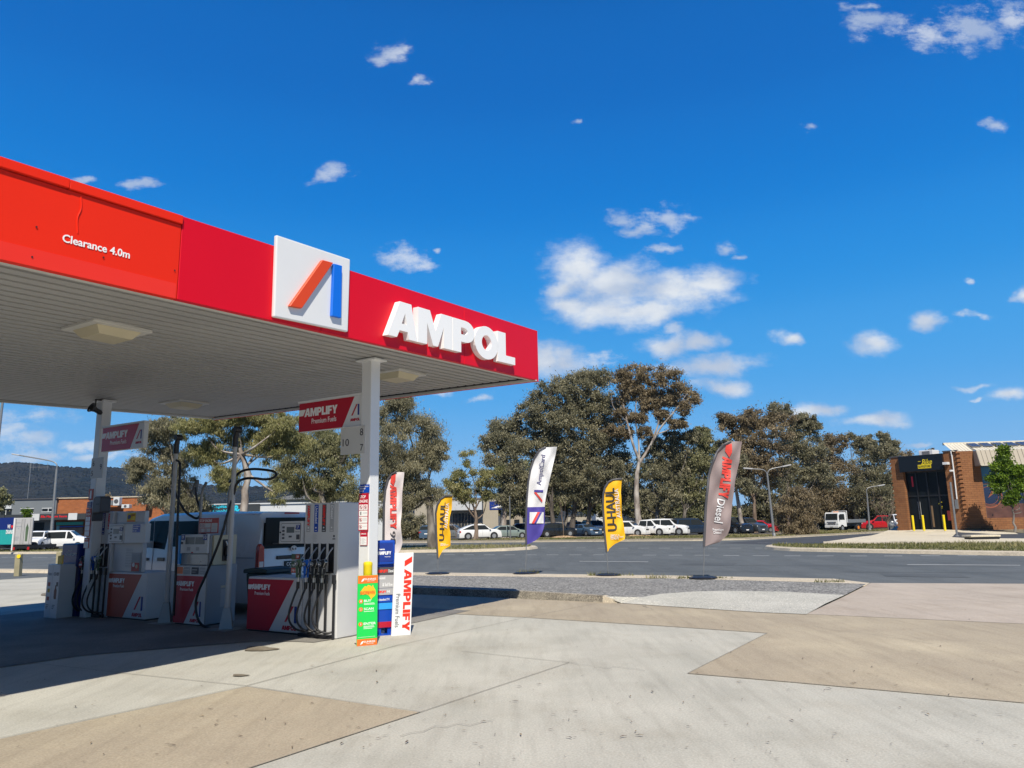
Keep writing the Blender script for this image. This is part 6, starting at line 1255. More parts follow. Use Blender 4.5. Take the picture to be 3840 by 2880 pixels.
# bricks sticking out at the sawtooth corners
tb=MB(); tb.M=MBm
z=-.1; i=0
while z<topA-.05:
    if i%2==0: tb.box(-.12,.22,-.09,.0,z,z+.16,M['brickB'])
    z+=.17; i+=1
tb.build('corner_bricks',shop)
tb=MB(); tb.M=MA; z=-.1;i=0
while z<topA-.1:
    if i%2==0: tb.box(-.10,.0,0,.3,z,z+.16,M['brickA'])
    z+=.17;i+=1
tb.build('corner_bricks',shop)
# front B: solid brick, then big mural window under a cream metal awning
xw0=SB(1130,600)[0]; xw1=xw0+9; zw0=SB(1180,1050)[1]; zw1=SB(1135,590)[1]; topB=SB(930,455)[1]; zsl=SB(1080,583)[1]; print('B',xw0,zw0,zw1,topB,zsl)
mb=MB(); mb.M=MBm; mb.box(0,xw0,0,.4,-.5,topB,M['brickB']); mb.box(xw0,xw1,0,.4,-.5,zw0,M['brickB']); mb.box(xw0,xw1,0,.4,zw1,topB,M['brickB']); mb.box(xw1,xw1+4,0,.4,-.5,topB,M['brickB']); mb.build('wall',shop)
mb=MB(); mb.M=MBm; mb.box(xw0+.001,xw1,.12,.16,zw0,zw1,M['mural'] if 'mural' in M else M['navy'])
# mural picture: sky, mountains in blue, brown trail
M['m1']=paint('mural_sky',(.06,.20,.34),.2,.25,.5,coat=.4); M['m2']=paint('mural_mountain',(.02,.03,.07),.2,.5,.6,coat=.4); M['m3']=paint('mural_trail',(.12,.055,.04),.2,.8,1.6,coat=.4); M['m4']=paint('mural_orange',(.30,.10,.06),.3,.2)
hW=zw1-zw0
mb=MB(); mb.M=MBm; mb.box(xw0+.001,xw1-.001,.12,.16,zw0+hW*.62,zw1,M['m1']); wn_=mb.build('mural_window',shop)
mb=MB(); mb.M=MBm; mb.box(xw0+.002,xw1-.002,.121,.16,zw0+hW*.27,zw0+hW*.619,M['m2']); mb.build('mural_print',wn_)
mb=MB(); mb.M=MBm; mb.box(xw0+.003,xw1-.003,.122,.16,zw0,zw0+hW*.269,M['m3']); mb.build('mural_print',wn_)
def ring(mb_,cx_,cz,r,y,mat,w=.05,n=24):
    vs=[];
    for i in range(n):
        a=2*math.pi*i/n
        for rr in (r-w,r): vs.append((cx_+rr*math.cos(a),y,cz+rr*math.sin(a)))
    mb_.add(vs,[(2*i,2*i+1,(2*i+3)%(2*n),(2*i+2)%(2*n)) for i in range(n)],mat)
mb=MB(); mb.M=MBm; cx_,cz=SB(1213,848); ring(mb,cx_,cz,1.0,.112,M['m4'],.1); ring(mb,cx_,cz,.72,.112,M['m4'],.03); mb.prism([(cx_-.1,cz-.2),(cx_+.5,cz+.25),(cx_+.9,cz+.9),(cx_+.6,cz+.8),(cx_+.2,cz+.3)],.105,.115,M['m4']); mb.build('wheel_picture',wn_)
mb=MB(); mb.M=MBm; cx_,cz=SB(1240,700); mb.prism([(cx_-.15,cz-.2),(cx_+.15,cz-.2),(cx_+.4,cz+.4),(cx_+.35,cz+.8),(cx_+.1,cz+.9),(cx_-.2,cz+.5)],.108,.117,M['m2']); mb.disc(cx_+.12,cz+.98,.115,.2,M['m2'],.006); mb.build('rider_picture',wn_)
mb=MB(); mb.M=MBm
for i in range(4): mb.box(xw0+i*3-.04,xw0+i*3+.04,.05,.119,zw0,zw1,M['dgrey'])
mb.box(xw0,xw1,.06,.118,zw0+hW*.64,zw0+hW*.66,M['dgrey']); mb.box(xw0-.02,xw1,.03,.13,zw0-.05,zw0-.001,M['dgrey']); mb.build('window_frame',wn_)
# awning: ribbed beige fascia leaning out
xa0=SB(1065,455)[0]; za1=SB(1075,452)[1]; mb=MB(); mb.M=MBm; x=xa0; vs=[]
pr_=[]
while x<xw1+4: pr_+=[(x,0),(x+.27,0),(x+.28,-.05),(x+.33,-.05),(x+.34,0)]; x+=.34
nn_=len(pr_); vs=[(x,-.95+d,zsl+.0) for x,d in pr_]+[(x,-.55+d,za1) for x,d in pr_]
mb.add(vs,[(i,i+1,i+1+nn_,i+nn_) for i in range(nn_-1)],M['beige_clad']); mb.build('awning_fascia',shop)
mb=MB(); mb.M=MBm; mb.box(xa0,xw1+4,-1.0,-.93,zsl-.08,zsl-.001,M['cream']); mb.prism([(-.94,zsl-.02),(0,zsl-.02),(0,za1),(-.54,za1)],xa0-.03,xa0-.001,M['beige_clad'],axis='x'); mb.box(xa0+.01,xw1+4,-.93,-.001,zsl-.06,zsl-.03,M['beige_clad']); mb.build('awning_trim',shop)
zr0=za1+.02; zr1=SB(1200,378)[1]+.12; RY=1.5
mb=MB(); mb.M=MBm; x=SB(880,420)[0]; pr_=[]
while x<xw1+4: pr_+=[(x,0),(x+.22,0),(x+.24,.04),(x+.26,0)]; x+=.26
nn_=len(pr_); mb.add([(x,-.55 if x>xa0 else .0,zr0+d-.02) for x,d in pr_]+[(x,RY,zr1+d) for x,d in pr_],[(i,i+1,i+1+nn_,i+nn_) for i in range(nn_-1)],M['cream']); rf=mb.build('roof',shop)
mb=MB(); mb.M=MBm; mb.box(SB(880,420)[0],xw1+4,RY,RY+.2,zr1-.1,zr1+.1,M['cream']); mb.build('roof_ridge',rf)
mb=MB(); mb.M=MBm; mb.box(.5,xw1+4,.4,9,-.4,topB-.15,M['brickB']); mb.build('rear_walls',shop)
mb=MB(); mb.M=MA; mb.box(0.02,Lc_-.1,1.21,6,-.5,topA-.2,M['brickA']); mb.build('rear_walls',shop)
# fittings
def SBn(x,y,o=0): s,z=SB(x,y); return s,z
mb=MB(); mb.M=MA; pts=[SA(870,455),SA(880,500),SA(893,600),SA(905,700),SA(925,880)]; mb.tube([(s,-.08,z) for s,z in pts],.05,M['white'],8); mb.build('downpipe',shop)
a_,z1=SA(905,885); b_,z0=SA(942,968); mb=MB(); mb.M=MA; mb.box(a_,b_,-.16,-.001,z0,z1,M['galv']); mb.build('meter_box',shop,bevel=.01)
a_,z1=SA(815,560); mb=MB(); mb.M=MA; mb.box(a_,a_+.35,-.45,-.001,z1-.15,z1+.05,M['white']); mb.build('floodlight',shop); a_,z1=SA(868,628); mb=MB(); mb.M=MA; mb.box(a_,a_+.22,-.3,-.001,z1-.1,z1+.05,M['white']); mb.build('security_camera',shop,bevel=.03)
# roof unit
a_,z0=SA(500,505); b_,z1=SA(620,445); ac=thing('air_conditioner','pale air conditioning unit on the roof above the shop sign','air conditioner',MA@Vector((0,0,0))+SP0*0+Vector((0,0,0)),0)
ac.location=SP0+MA.to_3x3()@Vector((a_,1.6,0)); ac.location.z=z0-.4; ac.rotation_euler=(0,0,math.pi/2-SAz)
w_=b_-a_; h_=z1-z0+.5
mb=MB(); mb.box(0,w_,0,1.1,0.06,h_,M['white']); mb.build('housing',ac,bevel=.03)
mb=MB(); mb.box(w_*.25,w_*.78,-.02,-.001,.35,h_-.1,M['dgrey']); mb.build('grille',ac); 
mb=MB()
for i in range(9): mb.box(w_*.25,w_*.78,-.03,-.021,.38+i*(h_-.5)/9,.40+i*(h_-.5)/9,M['lgrey'])
mb.build('grille_slats',ac)
mb=MB(); mb.tube([(0,.3,h_*.6),(-.35,.3,.45),(-.9,.3,.1)],.09,M['white'],8); mb.build('pipe',ac)
# solar panels
M['solar']=paint('solar_cells',(.008,.014,.04),.15,.3,5,coat=.5); slope_=math.atan2(zr1-zr0,RY+.55)
sx0=SB(1065,420)[0]; pw=SB(1150,420)[0]-sx0
for i in range(6):
    so2=thing('solar_panel',['first','second','third','fourth','fifth','sixth'][i]+' solar panel from the left in the row on the cream roof','solar panel',SP1+MBm.to_3x3()@Vector((sx0+i*(pw+.22),.15,0))+Vector((0,0,zr0+(zr1-zr0)*.7/(RY+.55)+.06)),0,'solar panels on the shop roof')
    so2.rotation_euler=(Matrix.Rotation(math.pi/2-BAz,4,'Z')@Matrix.Rotation(slope_,4,'X')).to_euler()
    mb=MB(); mb.box(0,pw,0,1.05,0,.04,M['galv']); mb.build('frame',so2)
    mb=MB(); mb.box(.04,pw-.04,.04,1.01,.041,.046,M['solar']); pn_=mb.build('cells',so2)
    mb=MB()
    for k in range(1,8): mb.box(.04+(pw-.08)*k/8-.008,.04+(pw-.08)*k/8+.008,.04,1.01,.0465,.048,M['galv'])
    mb.build('cell_lines',pn_)
# bollards by the entry
for i,(x,y) in enumerate(((540,1163),(630,1162),(817,1162))):
    Yb=(SP0+ua*SA(x,y)[0]).y-1.6; P=atY(*s7(x,y),Yb); b=thing('yellow_bollard',('leftmost','middle','rightmost')[i]+' of the three yellow bollards at the shop entry','bollard',P,0,'yellow bollards at the shop entry')
    mb=MB(); mb.lathe([(.085,0),(.085,1.16)],M['yellow'],14); mb.build('post',b,smooth=50); mb=MB(); mb.lathe([(.095,1.161),(.1,1.2),(.07,1.24)],M['yellow'],14); mb.build('cap',b)
P=GP(*s7(923,1212)); tp=atY(*s7(862,730),P.y); sp_=thing('sign_pole','bare grey pole without a sign on the kerb before the brick shop','pole',P,0)
mb=MB(); mb.tube([(0,0,0),(tp.x-P.x,0,tp.z-P.z)],.07,M['galv'],10); mb.build('post',sp_,smooth=50); mb=MB(); mb.lathe([(.15,0),(.14,.05),(.07,.08)],M['galv'],10); mb.build('foot',sp_)
P=GP(*s7(1050,1240)); Q=GP(*s7(1366,1240)); dg=thing('stormwater_pit','concrete stormwater pit with dark slot in the kerb at right','drain',P,0); w_=(Q-P).length
mb=MB(); mb.box(0,w_,0,1.0,.14,.26,M['path']); mb.build('lid_slab',dg,bevel=.02); mb=MB(); mb.box(.1,w_-.1,.0,.9,-.1,.139,M['black']); mb.build('inlet_slot',dg)
# ================================================================ other buildings
def building(name,label,P0,P1,h,depth,mat,roof=None,parts=(),zb=-.8,rh=.0,cat='building'):
    """front face from P0 to P1 (world xy)"""
    d=(P1-P0); d.z=0; L=d.length; az=math.atan2(d.y,d.x); r=thing(name,label,cat,Vector((P0.x,P0.y,zb)),az)
    mb=MB(); mb.box(0,L,0,depth,0,h,mat); mb.build('wall',r)
    if roof:
        mb=MB(); 
        if rh: mb.prism([(-.4,h+.0),(L*.5,h+rh),(L+.4,h+.0)],-.4,depth+.4,roof)
        else: mb.box(-.15,L+.15,-.15,depth+.15,h+.001,h+.15,roof)
        mb.build('roof',r)
    for nm,fn in parts: mb=MB(); fn(mb,L,h); mb.build(nm,r)
    return r
def Zof(py,px,Y): return atY(px,py,Y).z
M['corr_white']=paint('white_cladding',(.58,.60,.62),.5,.05,1); M['bgrey']=paint('grey_render',(.17,.19,.21),.6,.08,.6); M['shed']=paint('beige_shed_cladding',(.40,.36,.29),.55,.08,.6); M['darkclad']=paint('dark_cladding',(.035,.04,.045),.5,.1,1); M['cyan']=paint('cyan_sign_letters',(.02,.55,.75),.4,.03); M['redsign']=paint('red_sign_letters',(.80,.01,.02),.4,.03)
M['rbrick']=brick('orange_brick_far',(.50,.16,.05),(.42,.13,.04),(.3,.2,.12),math.pi/2,bw=.5,bh=.2); M['browntile']=paint('brown_brick_wall',(.25,.13,.06),.8,.2,2)
# shop row at far left, plane at about 105 m
YS=105; zt=1.7+(117/2760)*YS*1.0
def XS(px,Y=YS): return atY(px,1950,Y).x
zgS=zg(YS)
def q1(x,y,Y=YS): p=atY(x*.3014,1700+y*.3014,Y); return p.x,p.z
BX=XS(-260)
def loc1(x,y): a,b=q1(x,y); return a-BX,b-zgS
topS=loc1(400,575)[1]
r=building('shop_row','grey rendered shops with massage sauna sign and glazed ground floor',Vector((BX,YS,0)),Vector((XS(206),YS,0)),topS,12,M['bgrey'],M['dgrey'],zb=zgS)
for (x0,y0,x1,y1) in ((258,690,420,735),(528,685,680,725),(0,695,150,790)):
    a,b=loc1(x0,y1); c,d=loc1(x1,y0); mb=MB(); mb.box(a,c,-.05,.0-.001,b,d,M['glass']); w_=mb.build('window',r); mb=MB(); mb.box(a-.08,c+.08,-.07,-.051,b-.1,b,M['corr_white']); mb.box(a-.08,c+.08,-.07,-.051,d,d+.1,M['corr_white']); mb.box((a+c)/2-.05,(a+c)/2+.05,-.07,-.051,b,d,M['corr_white']); mb.build('window_frame',w_)
a,b=loc1(50,690); c,d=loc1(165,580); mb=MB(); mb.box(a,c,-.25,-.001,b,d,M['corr_white']); mb.build('cladding_panel',r)
a,b=loc1(-300,690); c,d=loc1(50,585); mb=MB(); mb.box(a,c,-.22,-.001,b,d,M['beige_clad']); mb.build('cladding_panel',r)
r2=building('brick_upper_shop','orange brick upper storey with air conditioning units behind awnings',Vector((XS(206.5),YS+.3,0)),Vector((XS(610),YS+.3,0)),topS+.05,12,M['rbrick'],M['conc_trim'],zb=zgS)
# awning band and shopfronts
aw=thing('shop_awning','dark awning band with red lettering above the shopfronts','awning',Vector((BX,YS-2.6,zgS)),0); YA=YS-2.6
def loc2(x,y): p=atY(x*.3014,1700+y*.3014,YA); return p.x-BX,p.z-zgS
a,b=loc2(-500,850); c,d=loc2(1600,735); mb=MB(); mb.box(a,c,0,2.5,b+.0,d,M['darkclad']); mb.build('canopy_band',aw)
for x0,x1 in ((470,568),(922,1030),(1400,1500)):
    a,_=loc2(x0,0); c,_=loc2(x1,0); mb=MB(); mb.box(a,c,-.06,-.001,b-.05,d+.05,M['corr_white']); mb.build('white_panel',aw)
mb=MB(); a,_=loc2(585,0); c,_=loc2(905,0); mb.text('Ella Massage Sauna',a,c,b+(d-b)*.30,b+(d-b)*.75,-.001,M['redsign'],.01,.02); mb.build('lettering',aw)
for (x0,y0,x1,y1,mt_,lab) in ((400,860,545,1150,'glass',''),(585,850,640,1000,'bgrey','') ,(695,850,1035,895,'teal',''),(745,900,1035,922,'royal',''),(745,925,1035,1010,'m3',''),(695,900,740,1010,'lightblue2',''),(545,990,625,1145,'darkclad','')):
    if mt_ not in M: M[mt_]=paint('pale_blue_poster',(.16,.40,.48),.4,.1)
    p0=atY(x0*.3014,1700+y1*.3014,YS-.1); p1=atY(x1*.3014,1700+y0*.3014,YS-.1); mb=MB(); mb.box(p0.x-BX,p1.x-BX,-.12,-.002,p0.z-zgS,p1.z-zgS,M[mt_]); mb.build('shopfront_panel',r)
for (x,y,w_,h_) in ((1155,1345,100,50),(1240,1330,62,85),(1335,1380,78,38),(1540,1330,68,60)):
    p=atY(x*.3617,1400+(y+h_/2)*.3617,YS-.2); ww=w_*.3617/FPX*YS; hh=h_*.3617/FPX*YS
    t_=thing('air_conditioner',{1155:'wide silver rooftop unit',1240:'tall white roof unit',1335:'low white roof unit',1540:'square white wall unit'}[x]+' against the far orange brick wall','air conditioner',Vector((p.x-ww/2,YS-1.2,p.z)),0,'air conditioners on the far shops')
    mb=MB(); mb.box(0,ww,0,.8,0,hh,M['corr_white'] if x!=1155 else M['galv']); mb.build('housing',t_,bevel=.03); mb=MB(); mb.disc(ww*.5,hh*.5,-.001,min(ww,hh)*.36,M['dgrey'],.02); mb.build('fan_grille',t_)
P=atY(93,1885,YS); an=thing('tv_antenna','thin television antenna on the grey parapet','antenna',Vector((P.x,YS+.5,topS+zgS)),0)
mb=MB(); mb.tube([(0,0,0),(0,0,5.2)],.04,M['galv'],6); mb.build('mast',an); mb=MB(); mb.tube([(-.2,0,4.6),(2.6,0,4.6)],.025,M['galv'],5)
for x in (-.1,.4,1.2,2.4): mb.tube([(x,-.0,4.1),(x,0,5.2)],.02,M['galv'],5)
mb.build('antenna_array',an)
# long low white shop behind the van, sheds beyond
p0=atY(760,1900,82); p1=atY(1440,1900,82); hz_=Zof(1889,1100,82)
r=building('trophy_shop','long white clad shop with black band and cyan sign behind the van','' and p0 or Vector((p0.x,82,0)),Vector((p1.x,82,0)),hz_-zg(82),10,M['corr_white'],M['corr_white'],zb=zg(82))
a=atY(640,1900,82).x-p0.x; c=atY(976,1900,82).x-p0.x; b=Zof(1914,800,82)-zg(82); d=hz_-zg(82)+.05; mb=MB(); mb.box(a,c,-.15,-.001,b-1,d,M['darkclad']); bd_=mb.build('sign_band',r)
mb=MB(); x0=atY(797,1900,82).x-p0.x; x1=atY(873,1900,82).x-p0.x; mb.text('Trophies',x0,x1,d-1.05,d-.5,-.151,M['cyan'],.02,.02); mb.text('Capital',x0,x1-.5,d-.45,d-.02,-.151,M['cyan'],.02,.02); mb.text('&',x1+.1,x1+.9,d-1.0,d-.1,-.151,M['cyan'],.02,.03); mb.build('lettering',bd_)
p0=atY(1010,1900,110); p1=atY(1300,1900,110); building('grey_warehouse','grey roofed warehouse showing above the white shop',Vector((p0.x,110,0)),Vector((p1.x,110,0)),Zof(1872,1150,110)-zg(110),20,M['shed'],M['galv'],zb=zg(110),rh=1.0)
# beige shed in the middle
YB=112; p0=atY(1555,1900,YB); p1=atY(1868,1900,YB); ht=Zof(1872,1700,YB)-zg(YB)
def shp(mb,L,h):
    a=atY(1690,0,YB).x-p0.x; c=atY(1772,0,YB).x-p0.x; mb.box(a,c,-.02,-.001,0,h*.62,M['darkclad'])
r=building('beige_shed','beige corrugated shed with dark loading bay between the gum trees',Vector((p0.x,YB,0)),Vector((p1.x,YB,0)),ht,18,M['shed'],M['galv'],zb=zg(YB),parts=(('loading_bay',shp),))
a=atY(1665,0,YB).x-p0.x; c=atY(1790,0,YB).x-p0.x; mb=MB(); mb.prism([(-1.6,ht*.70),(-.001,ht*.72),(-.001,ht*.95),(-1.2,ht*.93)],a,c,M['grey'],axis='x'); mb.build('awning',r)
mb=MB(); a=atY(1810,0,YB).x-p0.x; mb.box(a,a+2.2,-.06,-.001,ht*.70,ht*.92,M['navy']); sgn=mb.build('sign_panel',r)
mb=MB(); mb.prism([(a+.2,ht*.74),(a+1.9,ht*.74),(a+1.9,ht*.84)],-.08,-.061,M['lettering_white']); mb.build('sign_stripe',sgn)
for i in range(3): pass
mb=MB(); 
for i in range(26): x=.3+i*(p1.x-p0.x-.6)/25; mb.box(x-.03,x+.03,-.03,-.0,0,ht*.99,M['shed'])
mb.build('cladding_rib',r)
# glimpses of buildings behind the trees
for (x0,x1,yt,Y,mt_,lab) in ((2235,2300,1880,135,'corr_white','white wall glimpsed behind the trees left of tall gum'),(2395,2470,1855,140,'beige_clad','beige two storey block glimpsed behind the tall white gum'),(2575,2650,1890,132,'browntile','brown brick wall glimpsed left of the brown flag'),(2735,2800,1900,130,'corr_white','pale shed glimpsed right of the brown flag'),(1880,1960,1930,128,'beige_clad','pale wall behind the sage car'),(2480,2580,1915,150,'corr_white','long pale wall glimpsed behind the white cars'),(2120,2230,1935,150,'shed','low shed wall glimpsed behind left cars'),(3060,3180,1945,150,'corr_white','low white wall behind the flatbed truck')):
    a=atY(x0,1950,Y); c=atY(x1,1950,Y); h=Zof(yt,(x0+x1)/2,Y)-zg(Y)
    wn2=[('window',(lambda k:lambda mb,L,h:mb.box(L*(.15+.45*k),L*(.4+.45*k),-.05,-.001,h*.5,h*.75,M['glass']))(k)) for k in range(2)]
    building('background_building',lab,Vector((a.x,Y,0)),Vector((c.x,Y,0)),h,8,M[mt_],M['dgrey'],zb=zg(Y),parts=wn2)
# unseen shop added just outside the left of the picture, shades the forecourt from the open sky
ss=building('added_shade_shop','unseen white and red shop added beside the canopy to shade the forecourt',I(-13,-13.5),I(-3.5,-13.5),3.6,6,M['white'],M['dgrey'],zb=0,parts=(('window',lambda mb,L,h:[mb.box(.5+i*2.2,2.5+i*2.2,-.03,-.001,.4,2.6,M['glass']) for i in range(4)]),)) if 0 else None
# ================================================================ lamps and poles
def lamp(name,label,Y,pts,r0,r1,heads,grp='street lamps',z0=.1):
    P=atY(*pts[0],Y); P.z=zg(Y)+z0; r=thing(name,label,'street lamp',P,0,grp)
    q=[atY(*p,Y)-P for p in pts]; q=[Vector((v.x,0,v.z)) for v in q]; q[0]=Vector((0,0,0))
    mb=MB(); mb.tube(q[:2],[r0,r1],M['galv'],10); mb.build('post',r,smooth=50); mb=MB(); mb.lathe([(r0*1.6,0),(r0*1.6,.04),(r0*1.05,.3)],M['galv'],10); mb.build('base_flange',r)
    for arm in heads:
        a=[atY(*p,Y)-P for p in arm]; a=[Vector((v.x,0,v.z)) for v in a]; mb=MB(); mb.spline(a,r1*.6,M['galv'],8,5); mb.build('arm',r,smooth=50)
        e=a[-1]; d=(a[-1]-a[-2]).normalized(); s=1 if d.x>0 else -1; mb=MB(); mb.M=Matrix.Translation(e)@Matrix.Rotation(-math.atan2(d.z,abs(d.x))*s,4,'Y'); mb.box(min(-.1*s,.75*s),max(-.1*s,.75*s),-.15,.15,-.06,.07,M['lgrey']); mb.build('lamp_head',r,bevel=.03)
z6b=lambda x,y:(2600+.3617*x,1500+.3617*y); zl1=lambda x,y:(x*.3014,1700+y*.3014)
Yl=G(2902,2011,.1).y; lamp('street_lamp','double armed street lamp in front of the gum trees at right',Yl,[z6b(837,1410),z6b(766,770)],.13,.08,[[z6b(768,790),z6b(755,750),z6b(715,722),z6b(600,714)],[z6b(768,790),z6b(775,745),z6b(810,715),z6b(930,690)]])
Yl=G(3261,1990,.1).y; lamp('street_lamp','single arm street lamp on the grass verge left of the brick shop',Yl,[z6b(1829,1355),z6b(1799,970)],.12,.08,[[z6b(1799,975),z6b(1797,930),z6b(1830,905),z6b(1920,890)]])
lamp('street_lamp','tall single arm street lamp at far left before the shops',76,[zl1(622,1195),zl1(706,190)],.17,.10,[[zl1(706,200),zl1(708,145),zl1(670,108),zl1(560,80),zl1(240,24)]])
Yl=60; P=atY(0,1700,52); 
lp=thing('street_lamp','pale lamp post cut by the left picture edge below the canopy','street lamp',Vector((atY(-6,1900,60).x-.0,60,zg(60))),0,'street lamps'); t0=atY(10,1505,60); b0=lp.location; mb=MB(); mb.tube([(-.7,0,0),(t0.x-b0.x+.0,0,t0.z-b0.z),(t0.x-b0.x+.05,0,t0.z-b0.z+2)],[.16,.1,.09],M['galv'],10); mb.build('post',lp,smooth=50)
for (x,yb_,yt,lab,xt) in ((1809,2016,1872,'thin grey post beside the small gum trunk',1809),(1914,2022,1860,'bare steel post right of the white bark stump',1911)):
    Y=G(x,yb_,.1).y; P=G(x,yb_,.1); t_=atY(xt,yt,Y); r=thing('steel_post',lab,'post',P,0,'bare steel posts on the verge'); mb=MB(); mb.tube([(0,0,0),(t_.x-P.x,0,t_.z-P.z)],.06,M['galv'],8); mb.build('post',r); mb=MB(); mb.lathe([(.14,0),(.12,.08),(.05,.1)],M['galv'],8); mb.build('foot',r)
# timber posts at the left
for (xb,yb_,xt,yt,lab,refl) in ((245,962,265,665,'timber guide post with round yellow reflector on left verge',1),(812,900,830,628,'timber guide post behind the white CHEF display box',0)):
    f=lambda x,y:(x*.2712,1900+y*.2712); P=G(*f(xb,yb_)); t_=atY(*f(xt,yt),P.y); r=thing('timber_post',lab,'post',P,0,'timber guide posts on the left verge'); d=t_-P; w_=.20
    mb=MB(); mb.add([(-w_/2,-w_/2,0),(w_/2,-w_/2,0),(w_/2,w_/2,0),(-w_/2,w_/2,0)]+[(d.x+s*w_/2,t*w_/2,d.z+ (.04 if t>0 else 0)) for s,t in ((-1,-1),(1,-1),(1,1),(-1,1))],[(0,3,2,1),(4,5,6,7),(0,1,5,4),(1,2,6,5),(2,3,7,6),(3,0,4,7)],M['wood']); mb.build('post',r,bevel=.01)
    if refl: mb=MB(); mb.disc(d.x*.93+.06,d.z*.93,-w_/2-.001,.075,M['yellow'],.02); mb.build('reflector',r)
A_=G(60,2136); 
# wire between them
f=lambda x,y:(x*.2712,1900+y*.2712)
# ================================================================ trees
M['lv_olive']=leafmat('olive_gum_leaves',(.13,.14,.07),(.26,.26,.13),(.43,.40,.23))
M['lv_grey']=leafmat('grey_gum_leaves',(.13,.13,.08),(.255,.24,.15),(.44,.40,.26))
M['lv_brown']=leafmat('reddish_gum_leaves',(.14,.115,.065),(.265,.21,.13),(.43,.35,.22))
M['lv_bright']=leafmat('yellow_green_gum_leaves',(.14,.15,.055),(.29,.28,.115),(.48,.44,.22))
M['lv_fresh']=leafmat('fresh_green_leaves',(.06,.115,.01),(.13,.22,.015),(.27,.38,.04))
M['bark']=barkmat('gum_bark',(.10,.085,.07),(.24,.215,.19)); M['bark_white']=barkmat('white_gum_bark',(.22,.18,.155),(.44,.40,.36),2.2,.35); M['bark_dark']=barkmat('dark_bark',(.05,.042,.036),(.12,.10,.085)); M['bark_brown']=barkmat('brown_bark',(.13,.09,.065),(.25,.19,.145))
def leaves(name,root,centres,rad,N_,lsize,mat,rg,hang=.5,tb=0.0):
    """leaf quads in clumps around the centres (root local)"""
    C_=np.array(centres); n=len(C_); k=max(8,int(N_/n)); cid=np.repeat(np.arange(n),k); m=len(cid)
    u=rg.normal(size=(m,3)); u/=np.linalg.norm(u,axis=1)[:,None]; rr=np.asarray(rad)[cid]*np.abs(rg.normal(0,.72,m)); p=C_[cid]+u*rr[:,None]*np.array([1,1,.72])
    d=rg.normal(size=(m,3)); d[:,2]-=hang*2; d/=np.linalg.norm(d,axis=1)[:,None]; e=rg.normal(size=(m,3)); e-=d*(e*d).sum(1)[:,None]; e/=np.linalg.norm(e,axis=1)[:,None]
    l=lsize[0]*(.6+.8*rg.random(m))[:,None]; w=lsize[1]*(.6+.8*rg.random(m))[:,None]
    v=np.stack([p-d*l/2,p+e*w/2,p+d*l/2,p-e*w/2],1).reshape(-1,3)
    ct=rg.normal(0,.16,n); T=np.clip(.5+tb+ct[cid]+rg.normal(0,.16,m),0,1)
    return rawmesh(name,v,4,T,mat,root)
def tree(label,Y,trunk,blobs,leafm,barkm,N_,seed,lsize=(.34,.13),cs=.24,hang=.5,grp='gum trees across the road',r0=.35,dens=1.0,twigs=True,name='gum_tree',spread=.8,tb=0,cat='tree',limbs=True):
    """trunk, blobs measured in the photo (3840 wide) at distance Y; blobs (x,y,rx,ry)"""
    rg=np.random.default_rng(seed); s=Y/FPX; P=atY(*trunk[0],Y); P.z=zg(Y)+.08
    r=thing(name,label,cat,P,0,grp); L=lambda x,y:(lambda q:Vector((q.x-P.x,0,q.z-P.z)))(atY(x,y,Y))
    tp=[L(*p) for p in trunk]; tp[0]=Vector((0,0,-.1)); n=len(tp); rr=[r0*(1-.6*i/(max(1,n-1))) for i in range(n)]
    o=[];ro=[]
    for i in range(n-1):
        for j in range(4):
            t=j/4; q=tp[i].lerp(tp[i+1],t); q=q+Vector((rg.normal(0,.04),rg.normal(0,.06),0))*(1 if i+j else 0); o.append(q); ro.append(rr[i]*(1-t)+rr[i+1]*t)
    o.append(tp[-1]); ro.append(rr[-1]); ro[0]*=1.35
    mb=MB(); mb.tube(o,ro,barkm,10); mb.build('trunk',r,smooth=60)
    cen=[];rad=[];bl=MB()
    for (x,y,rx,ry) in blobs:
        if name!='street_tree': rx*=1.13; ry*=1.10
        c=L(x,y); wx,wz=rx*s,ry*s; wy=(wx+wz)/2*spread; c.y=rg.normal(0,.35)*wy
        rc=max(cs*min(wx,wz)*1.55,.3); k=int(max(5,(wx*wy*wz)/(rc**3)*1.15*dens)); k=min(k,90)
        # a limb to the heart of the clump
        if limbs:
            st=o[int(len(o)*rg.uniform(.55,1))-1]; mid=st.lerp(c,.5)+Vector((rg.normal(0,.25),rg.normal(0,.3),-abs(rg.normal(0,.3))-.1*(c-st).length)); rl=max(.035,r0*.32)
            bl.spline([st,mid,c],[rl*(1-.75*i/12) for i in range(13)],barkm,6,6)
        for q in range(k):
            u=rg.normal(size=3); u/=np.linalg.norm(u); f=rg.uniform(.12,1.0)**.5
            sc_c=Vector((c.x+u[0]*wx*f*.86,c.y+u[1]*wy*f*.86,c.z+u[2]*wz*f*.86)); cen.append(tuple(sc_c)); rad.append(rc*rg.uniform(.65,1.25))
            if twigs and q%2==0 and limbs: m_=c.lerp(sc_c,.5)+Vector((rg.normal(0,.15),rg.normal(0,.15),-.1)); bl.tube([c,m_,sc_c],[rl*.3,rl*.2,.012],barkm,4)
    if bl.v: bl.build('branches',r,smooth=60)
    leaves('crown',r,cen,rad,int(N_*3.5),(lsize[0]*.70,lsize[1]*.72),leafm,rg,hang,tb); return r
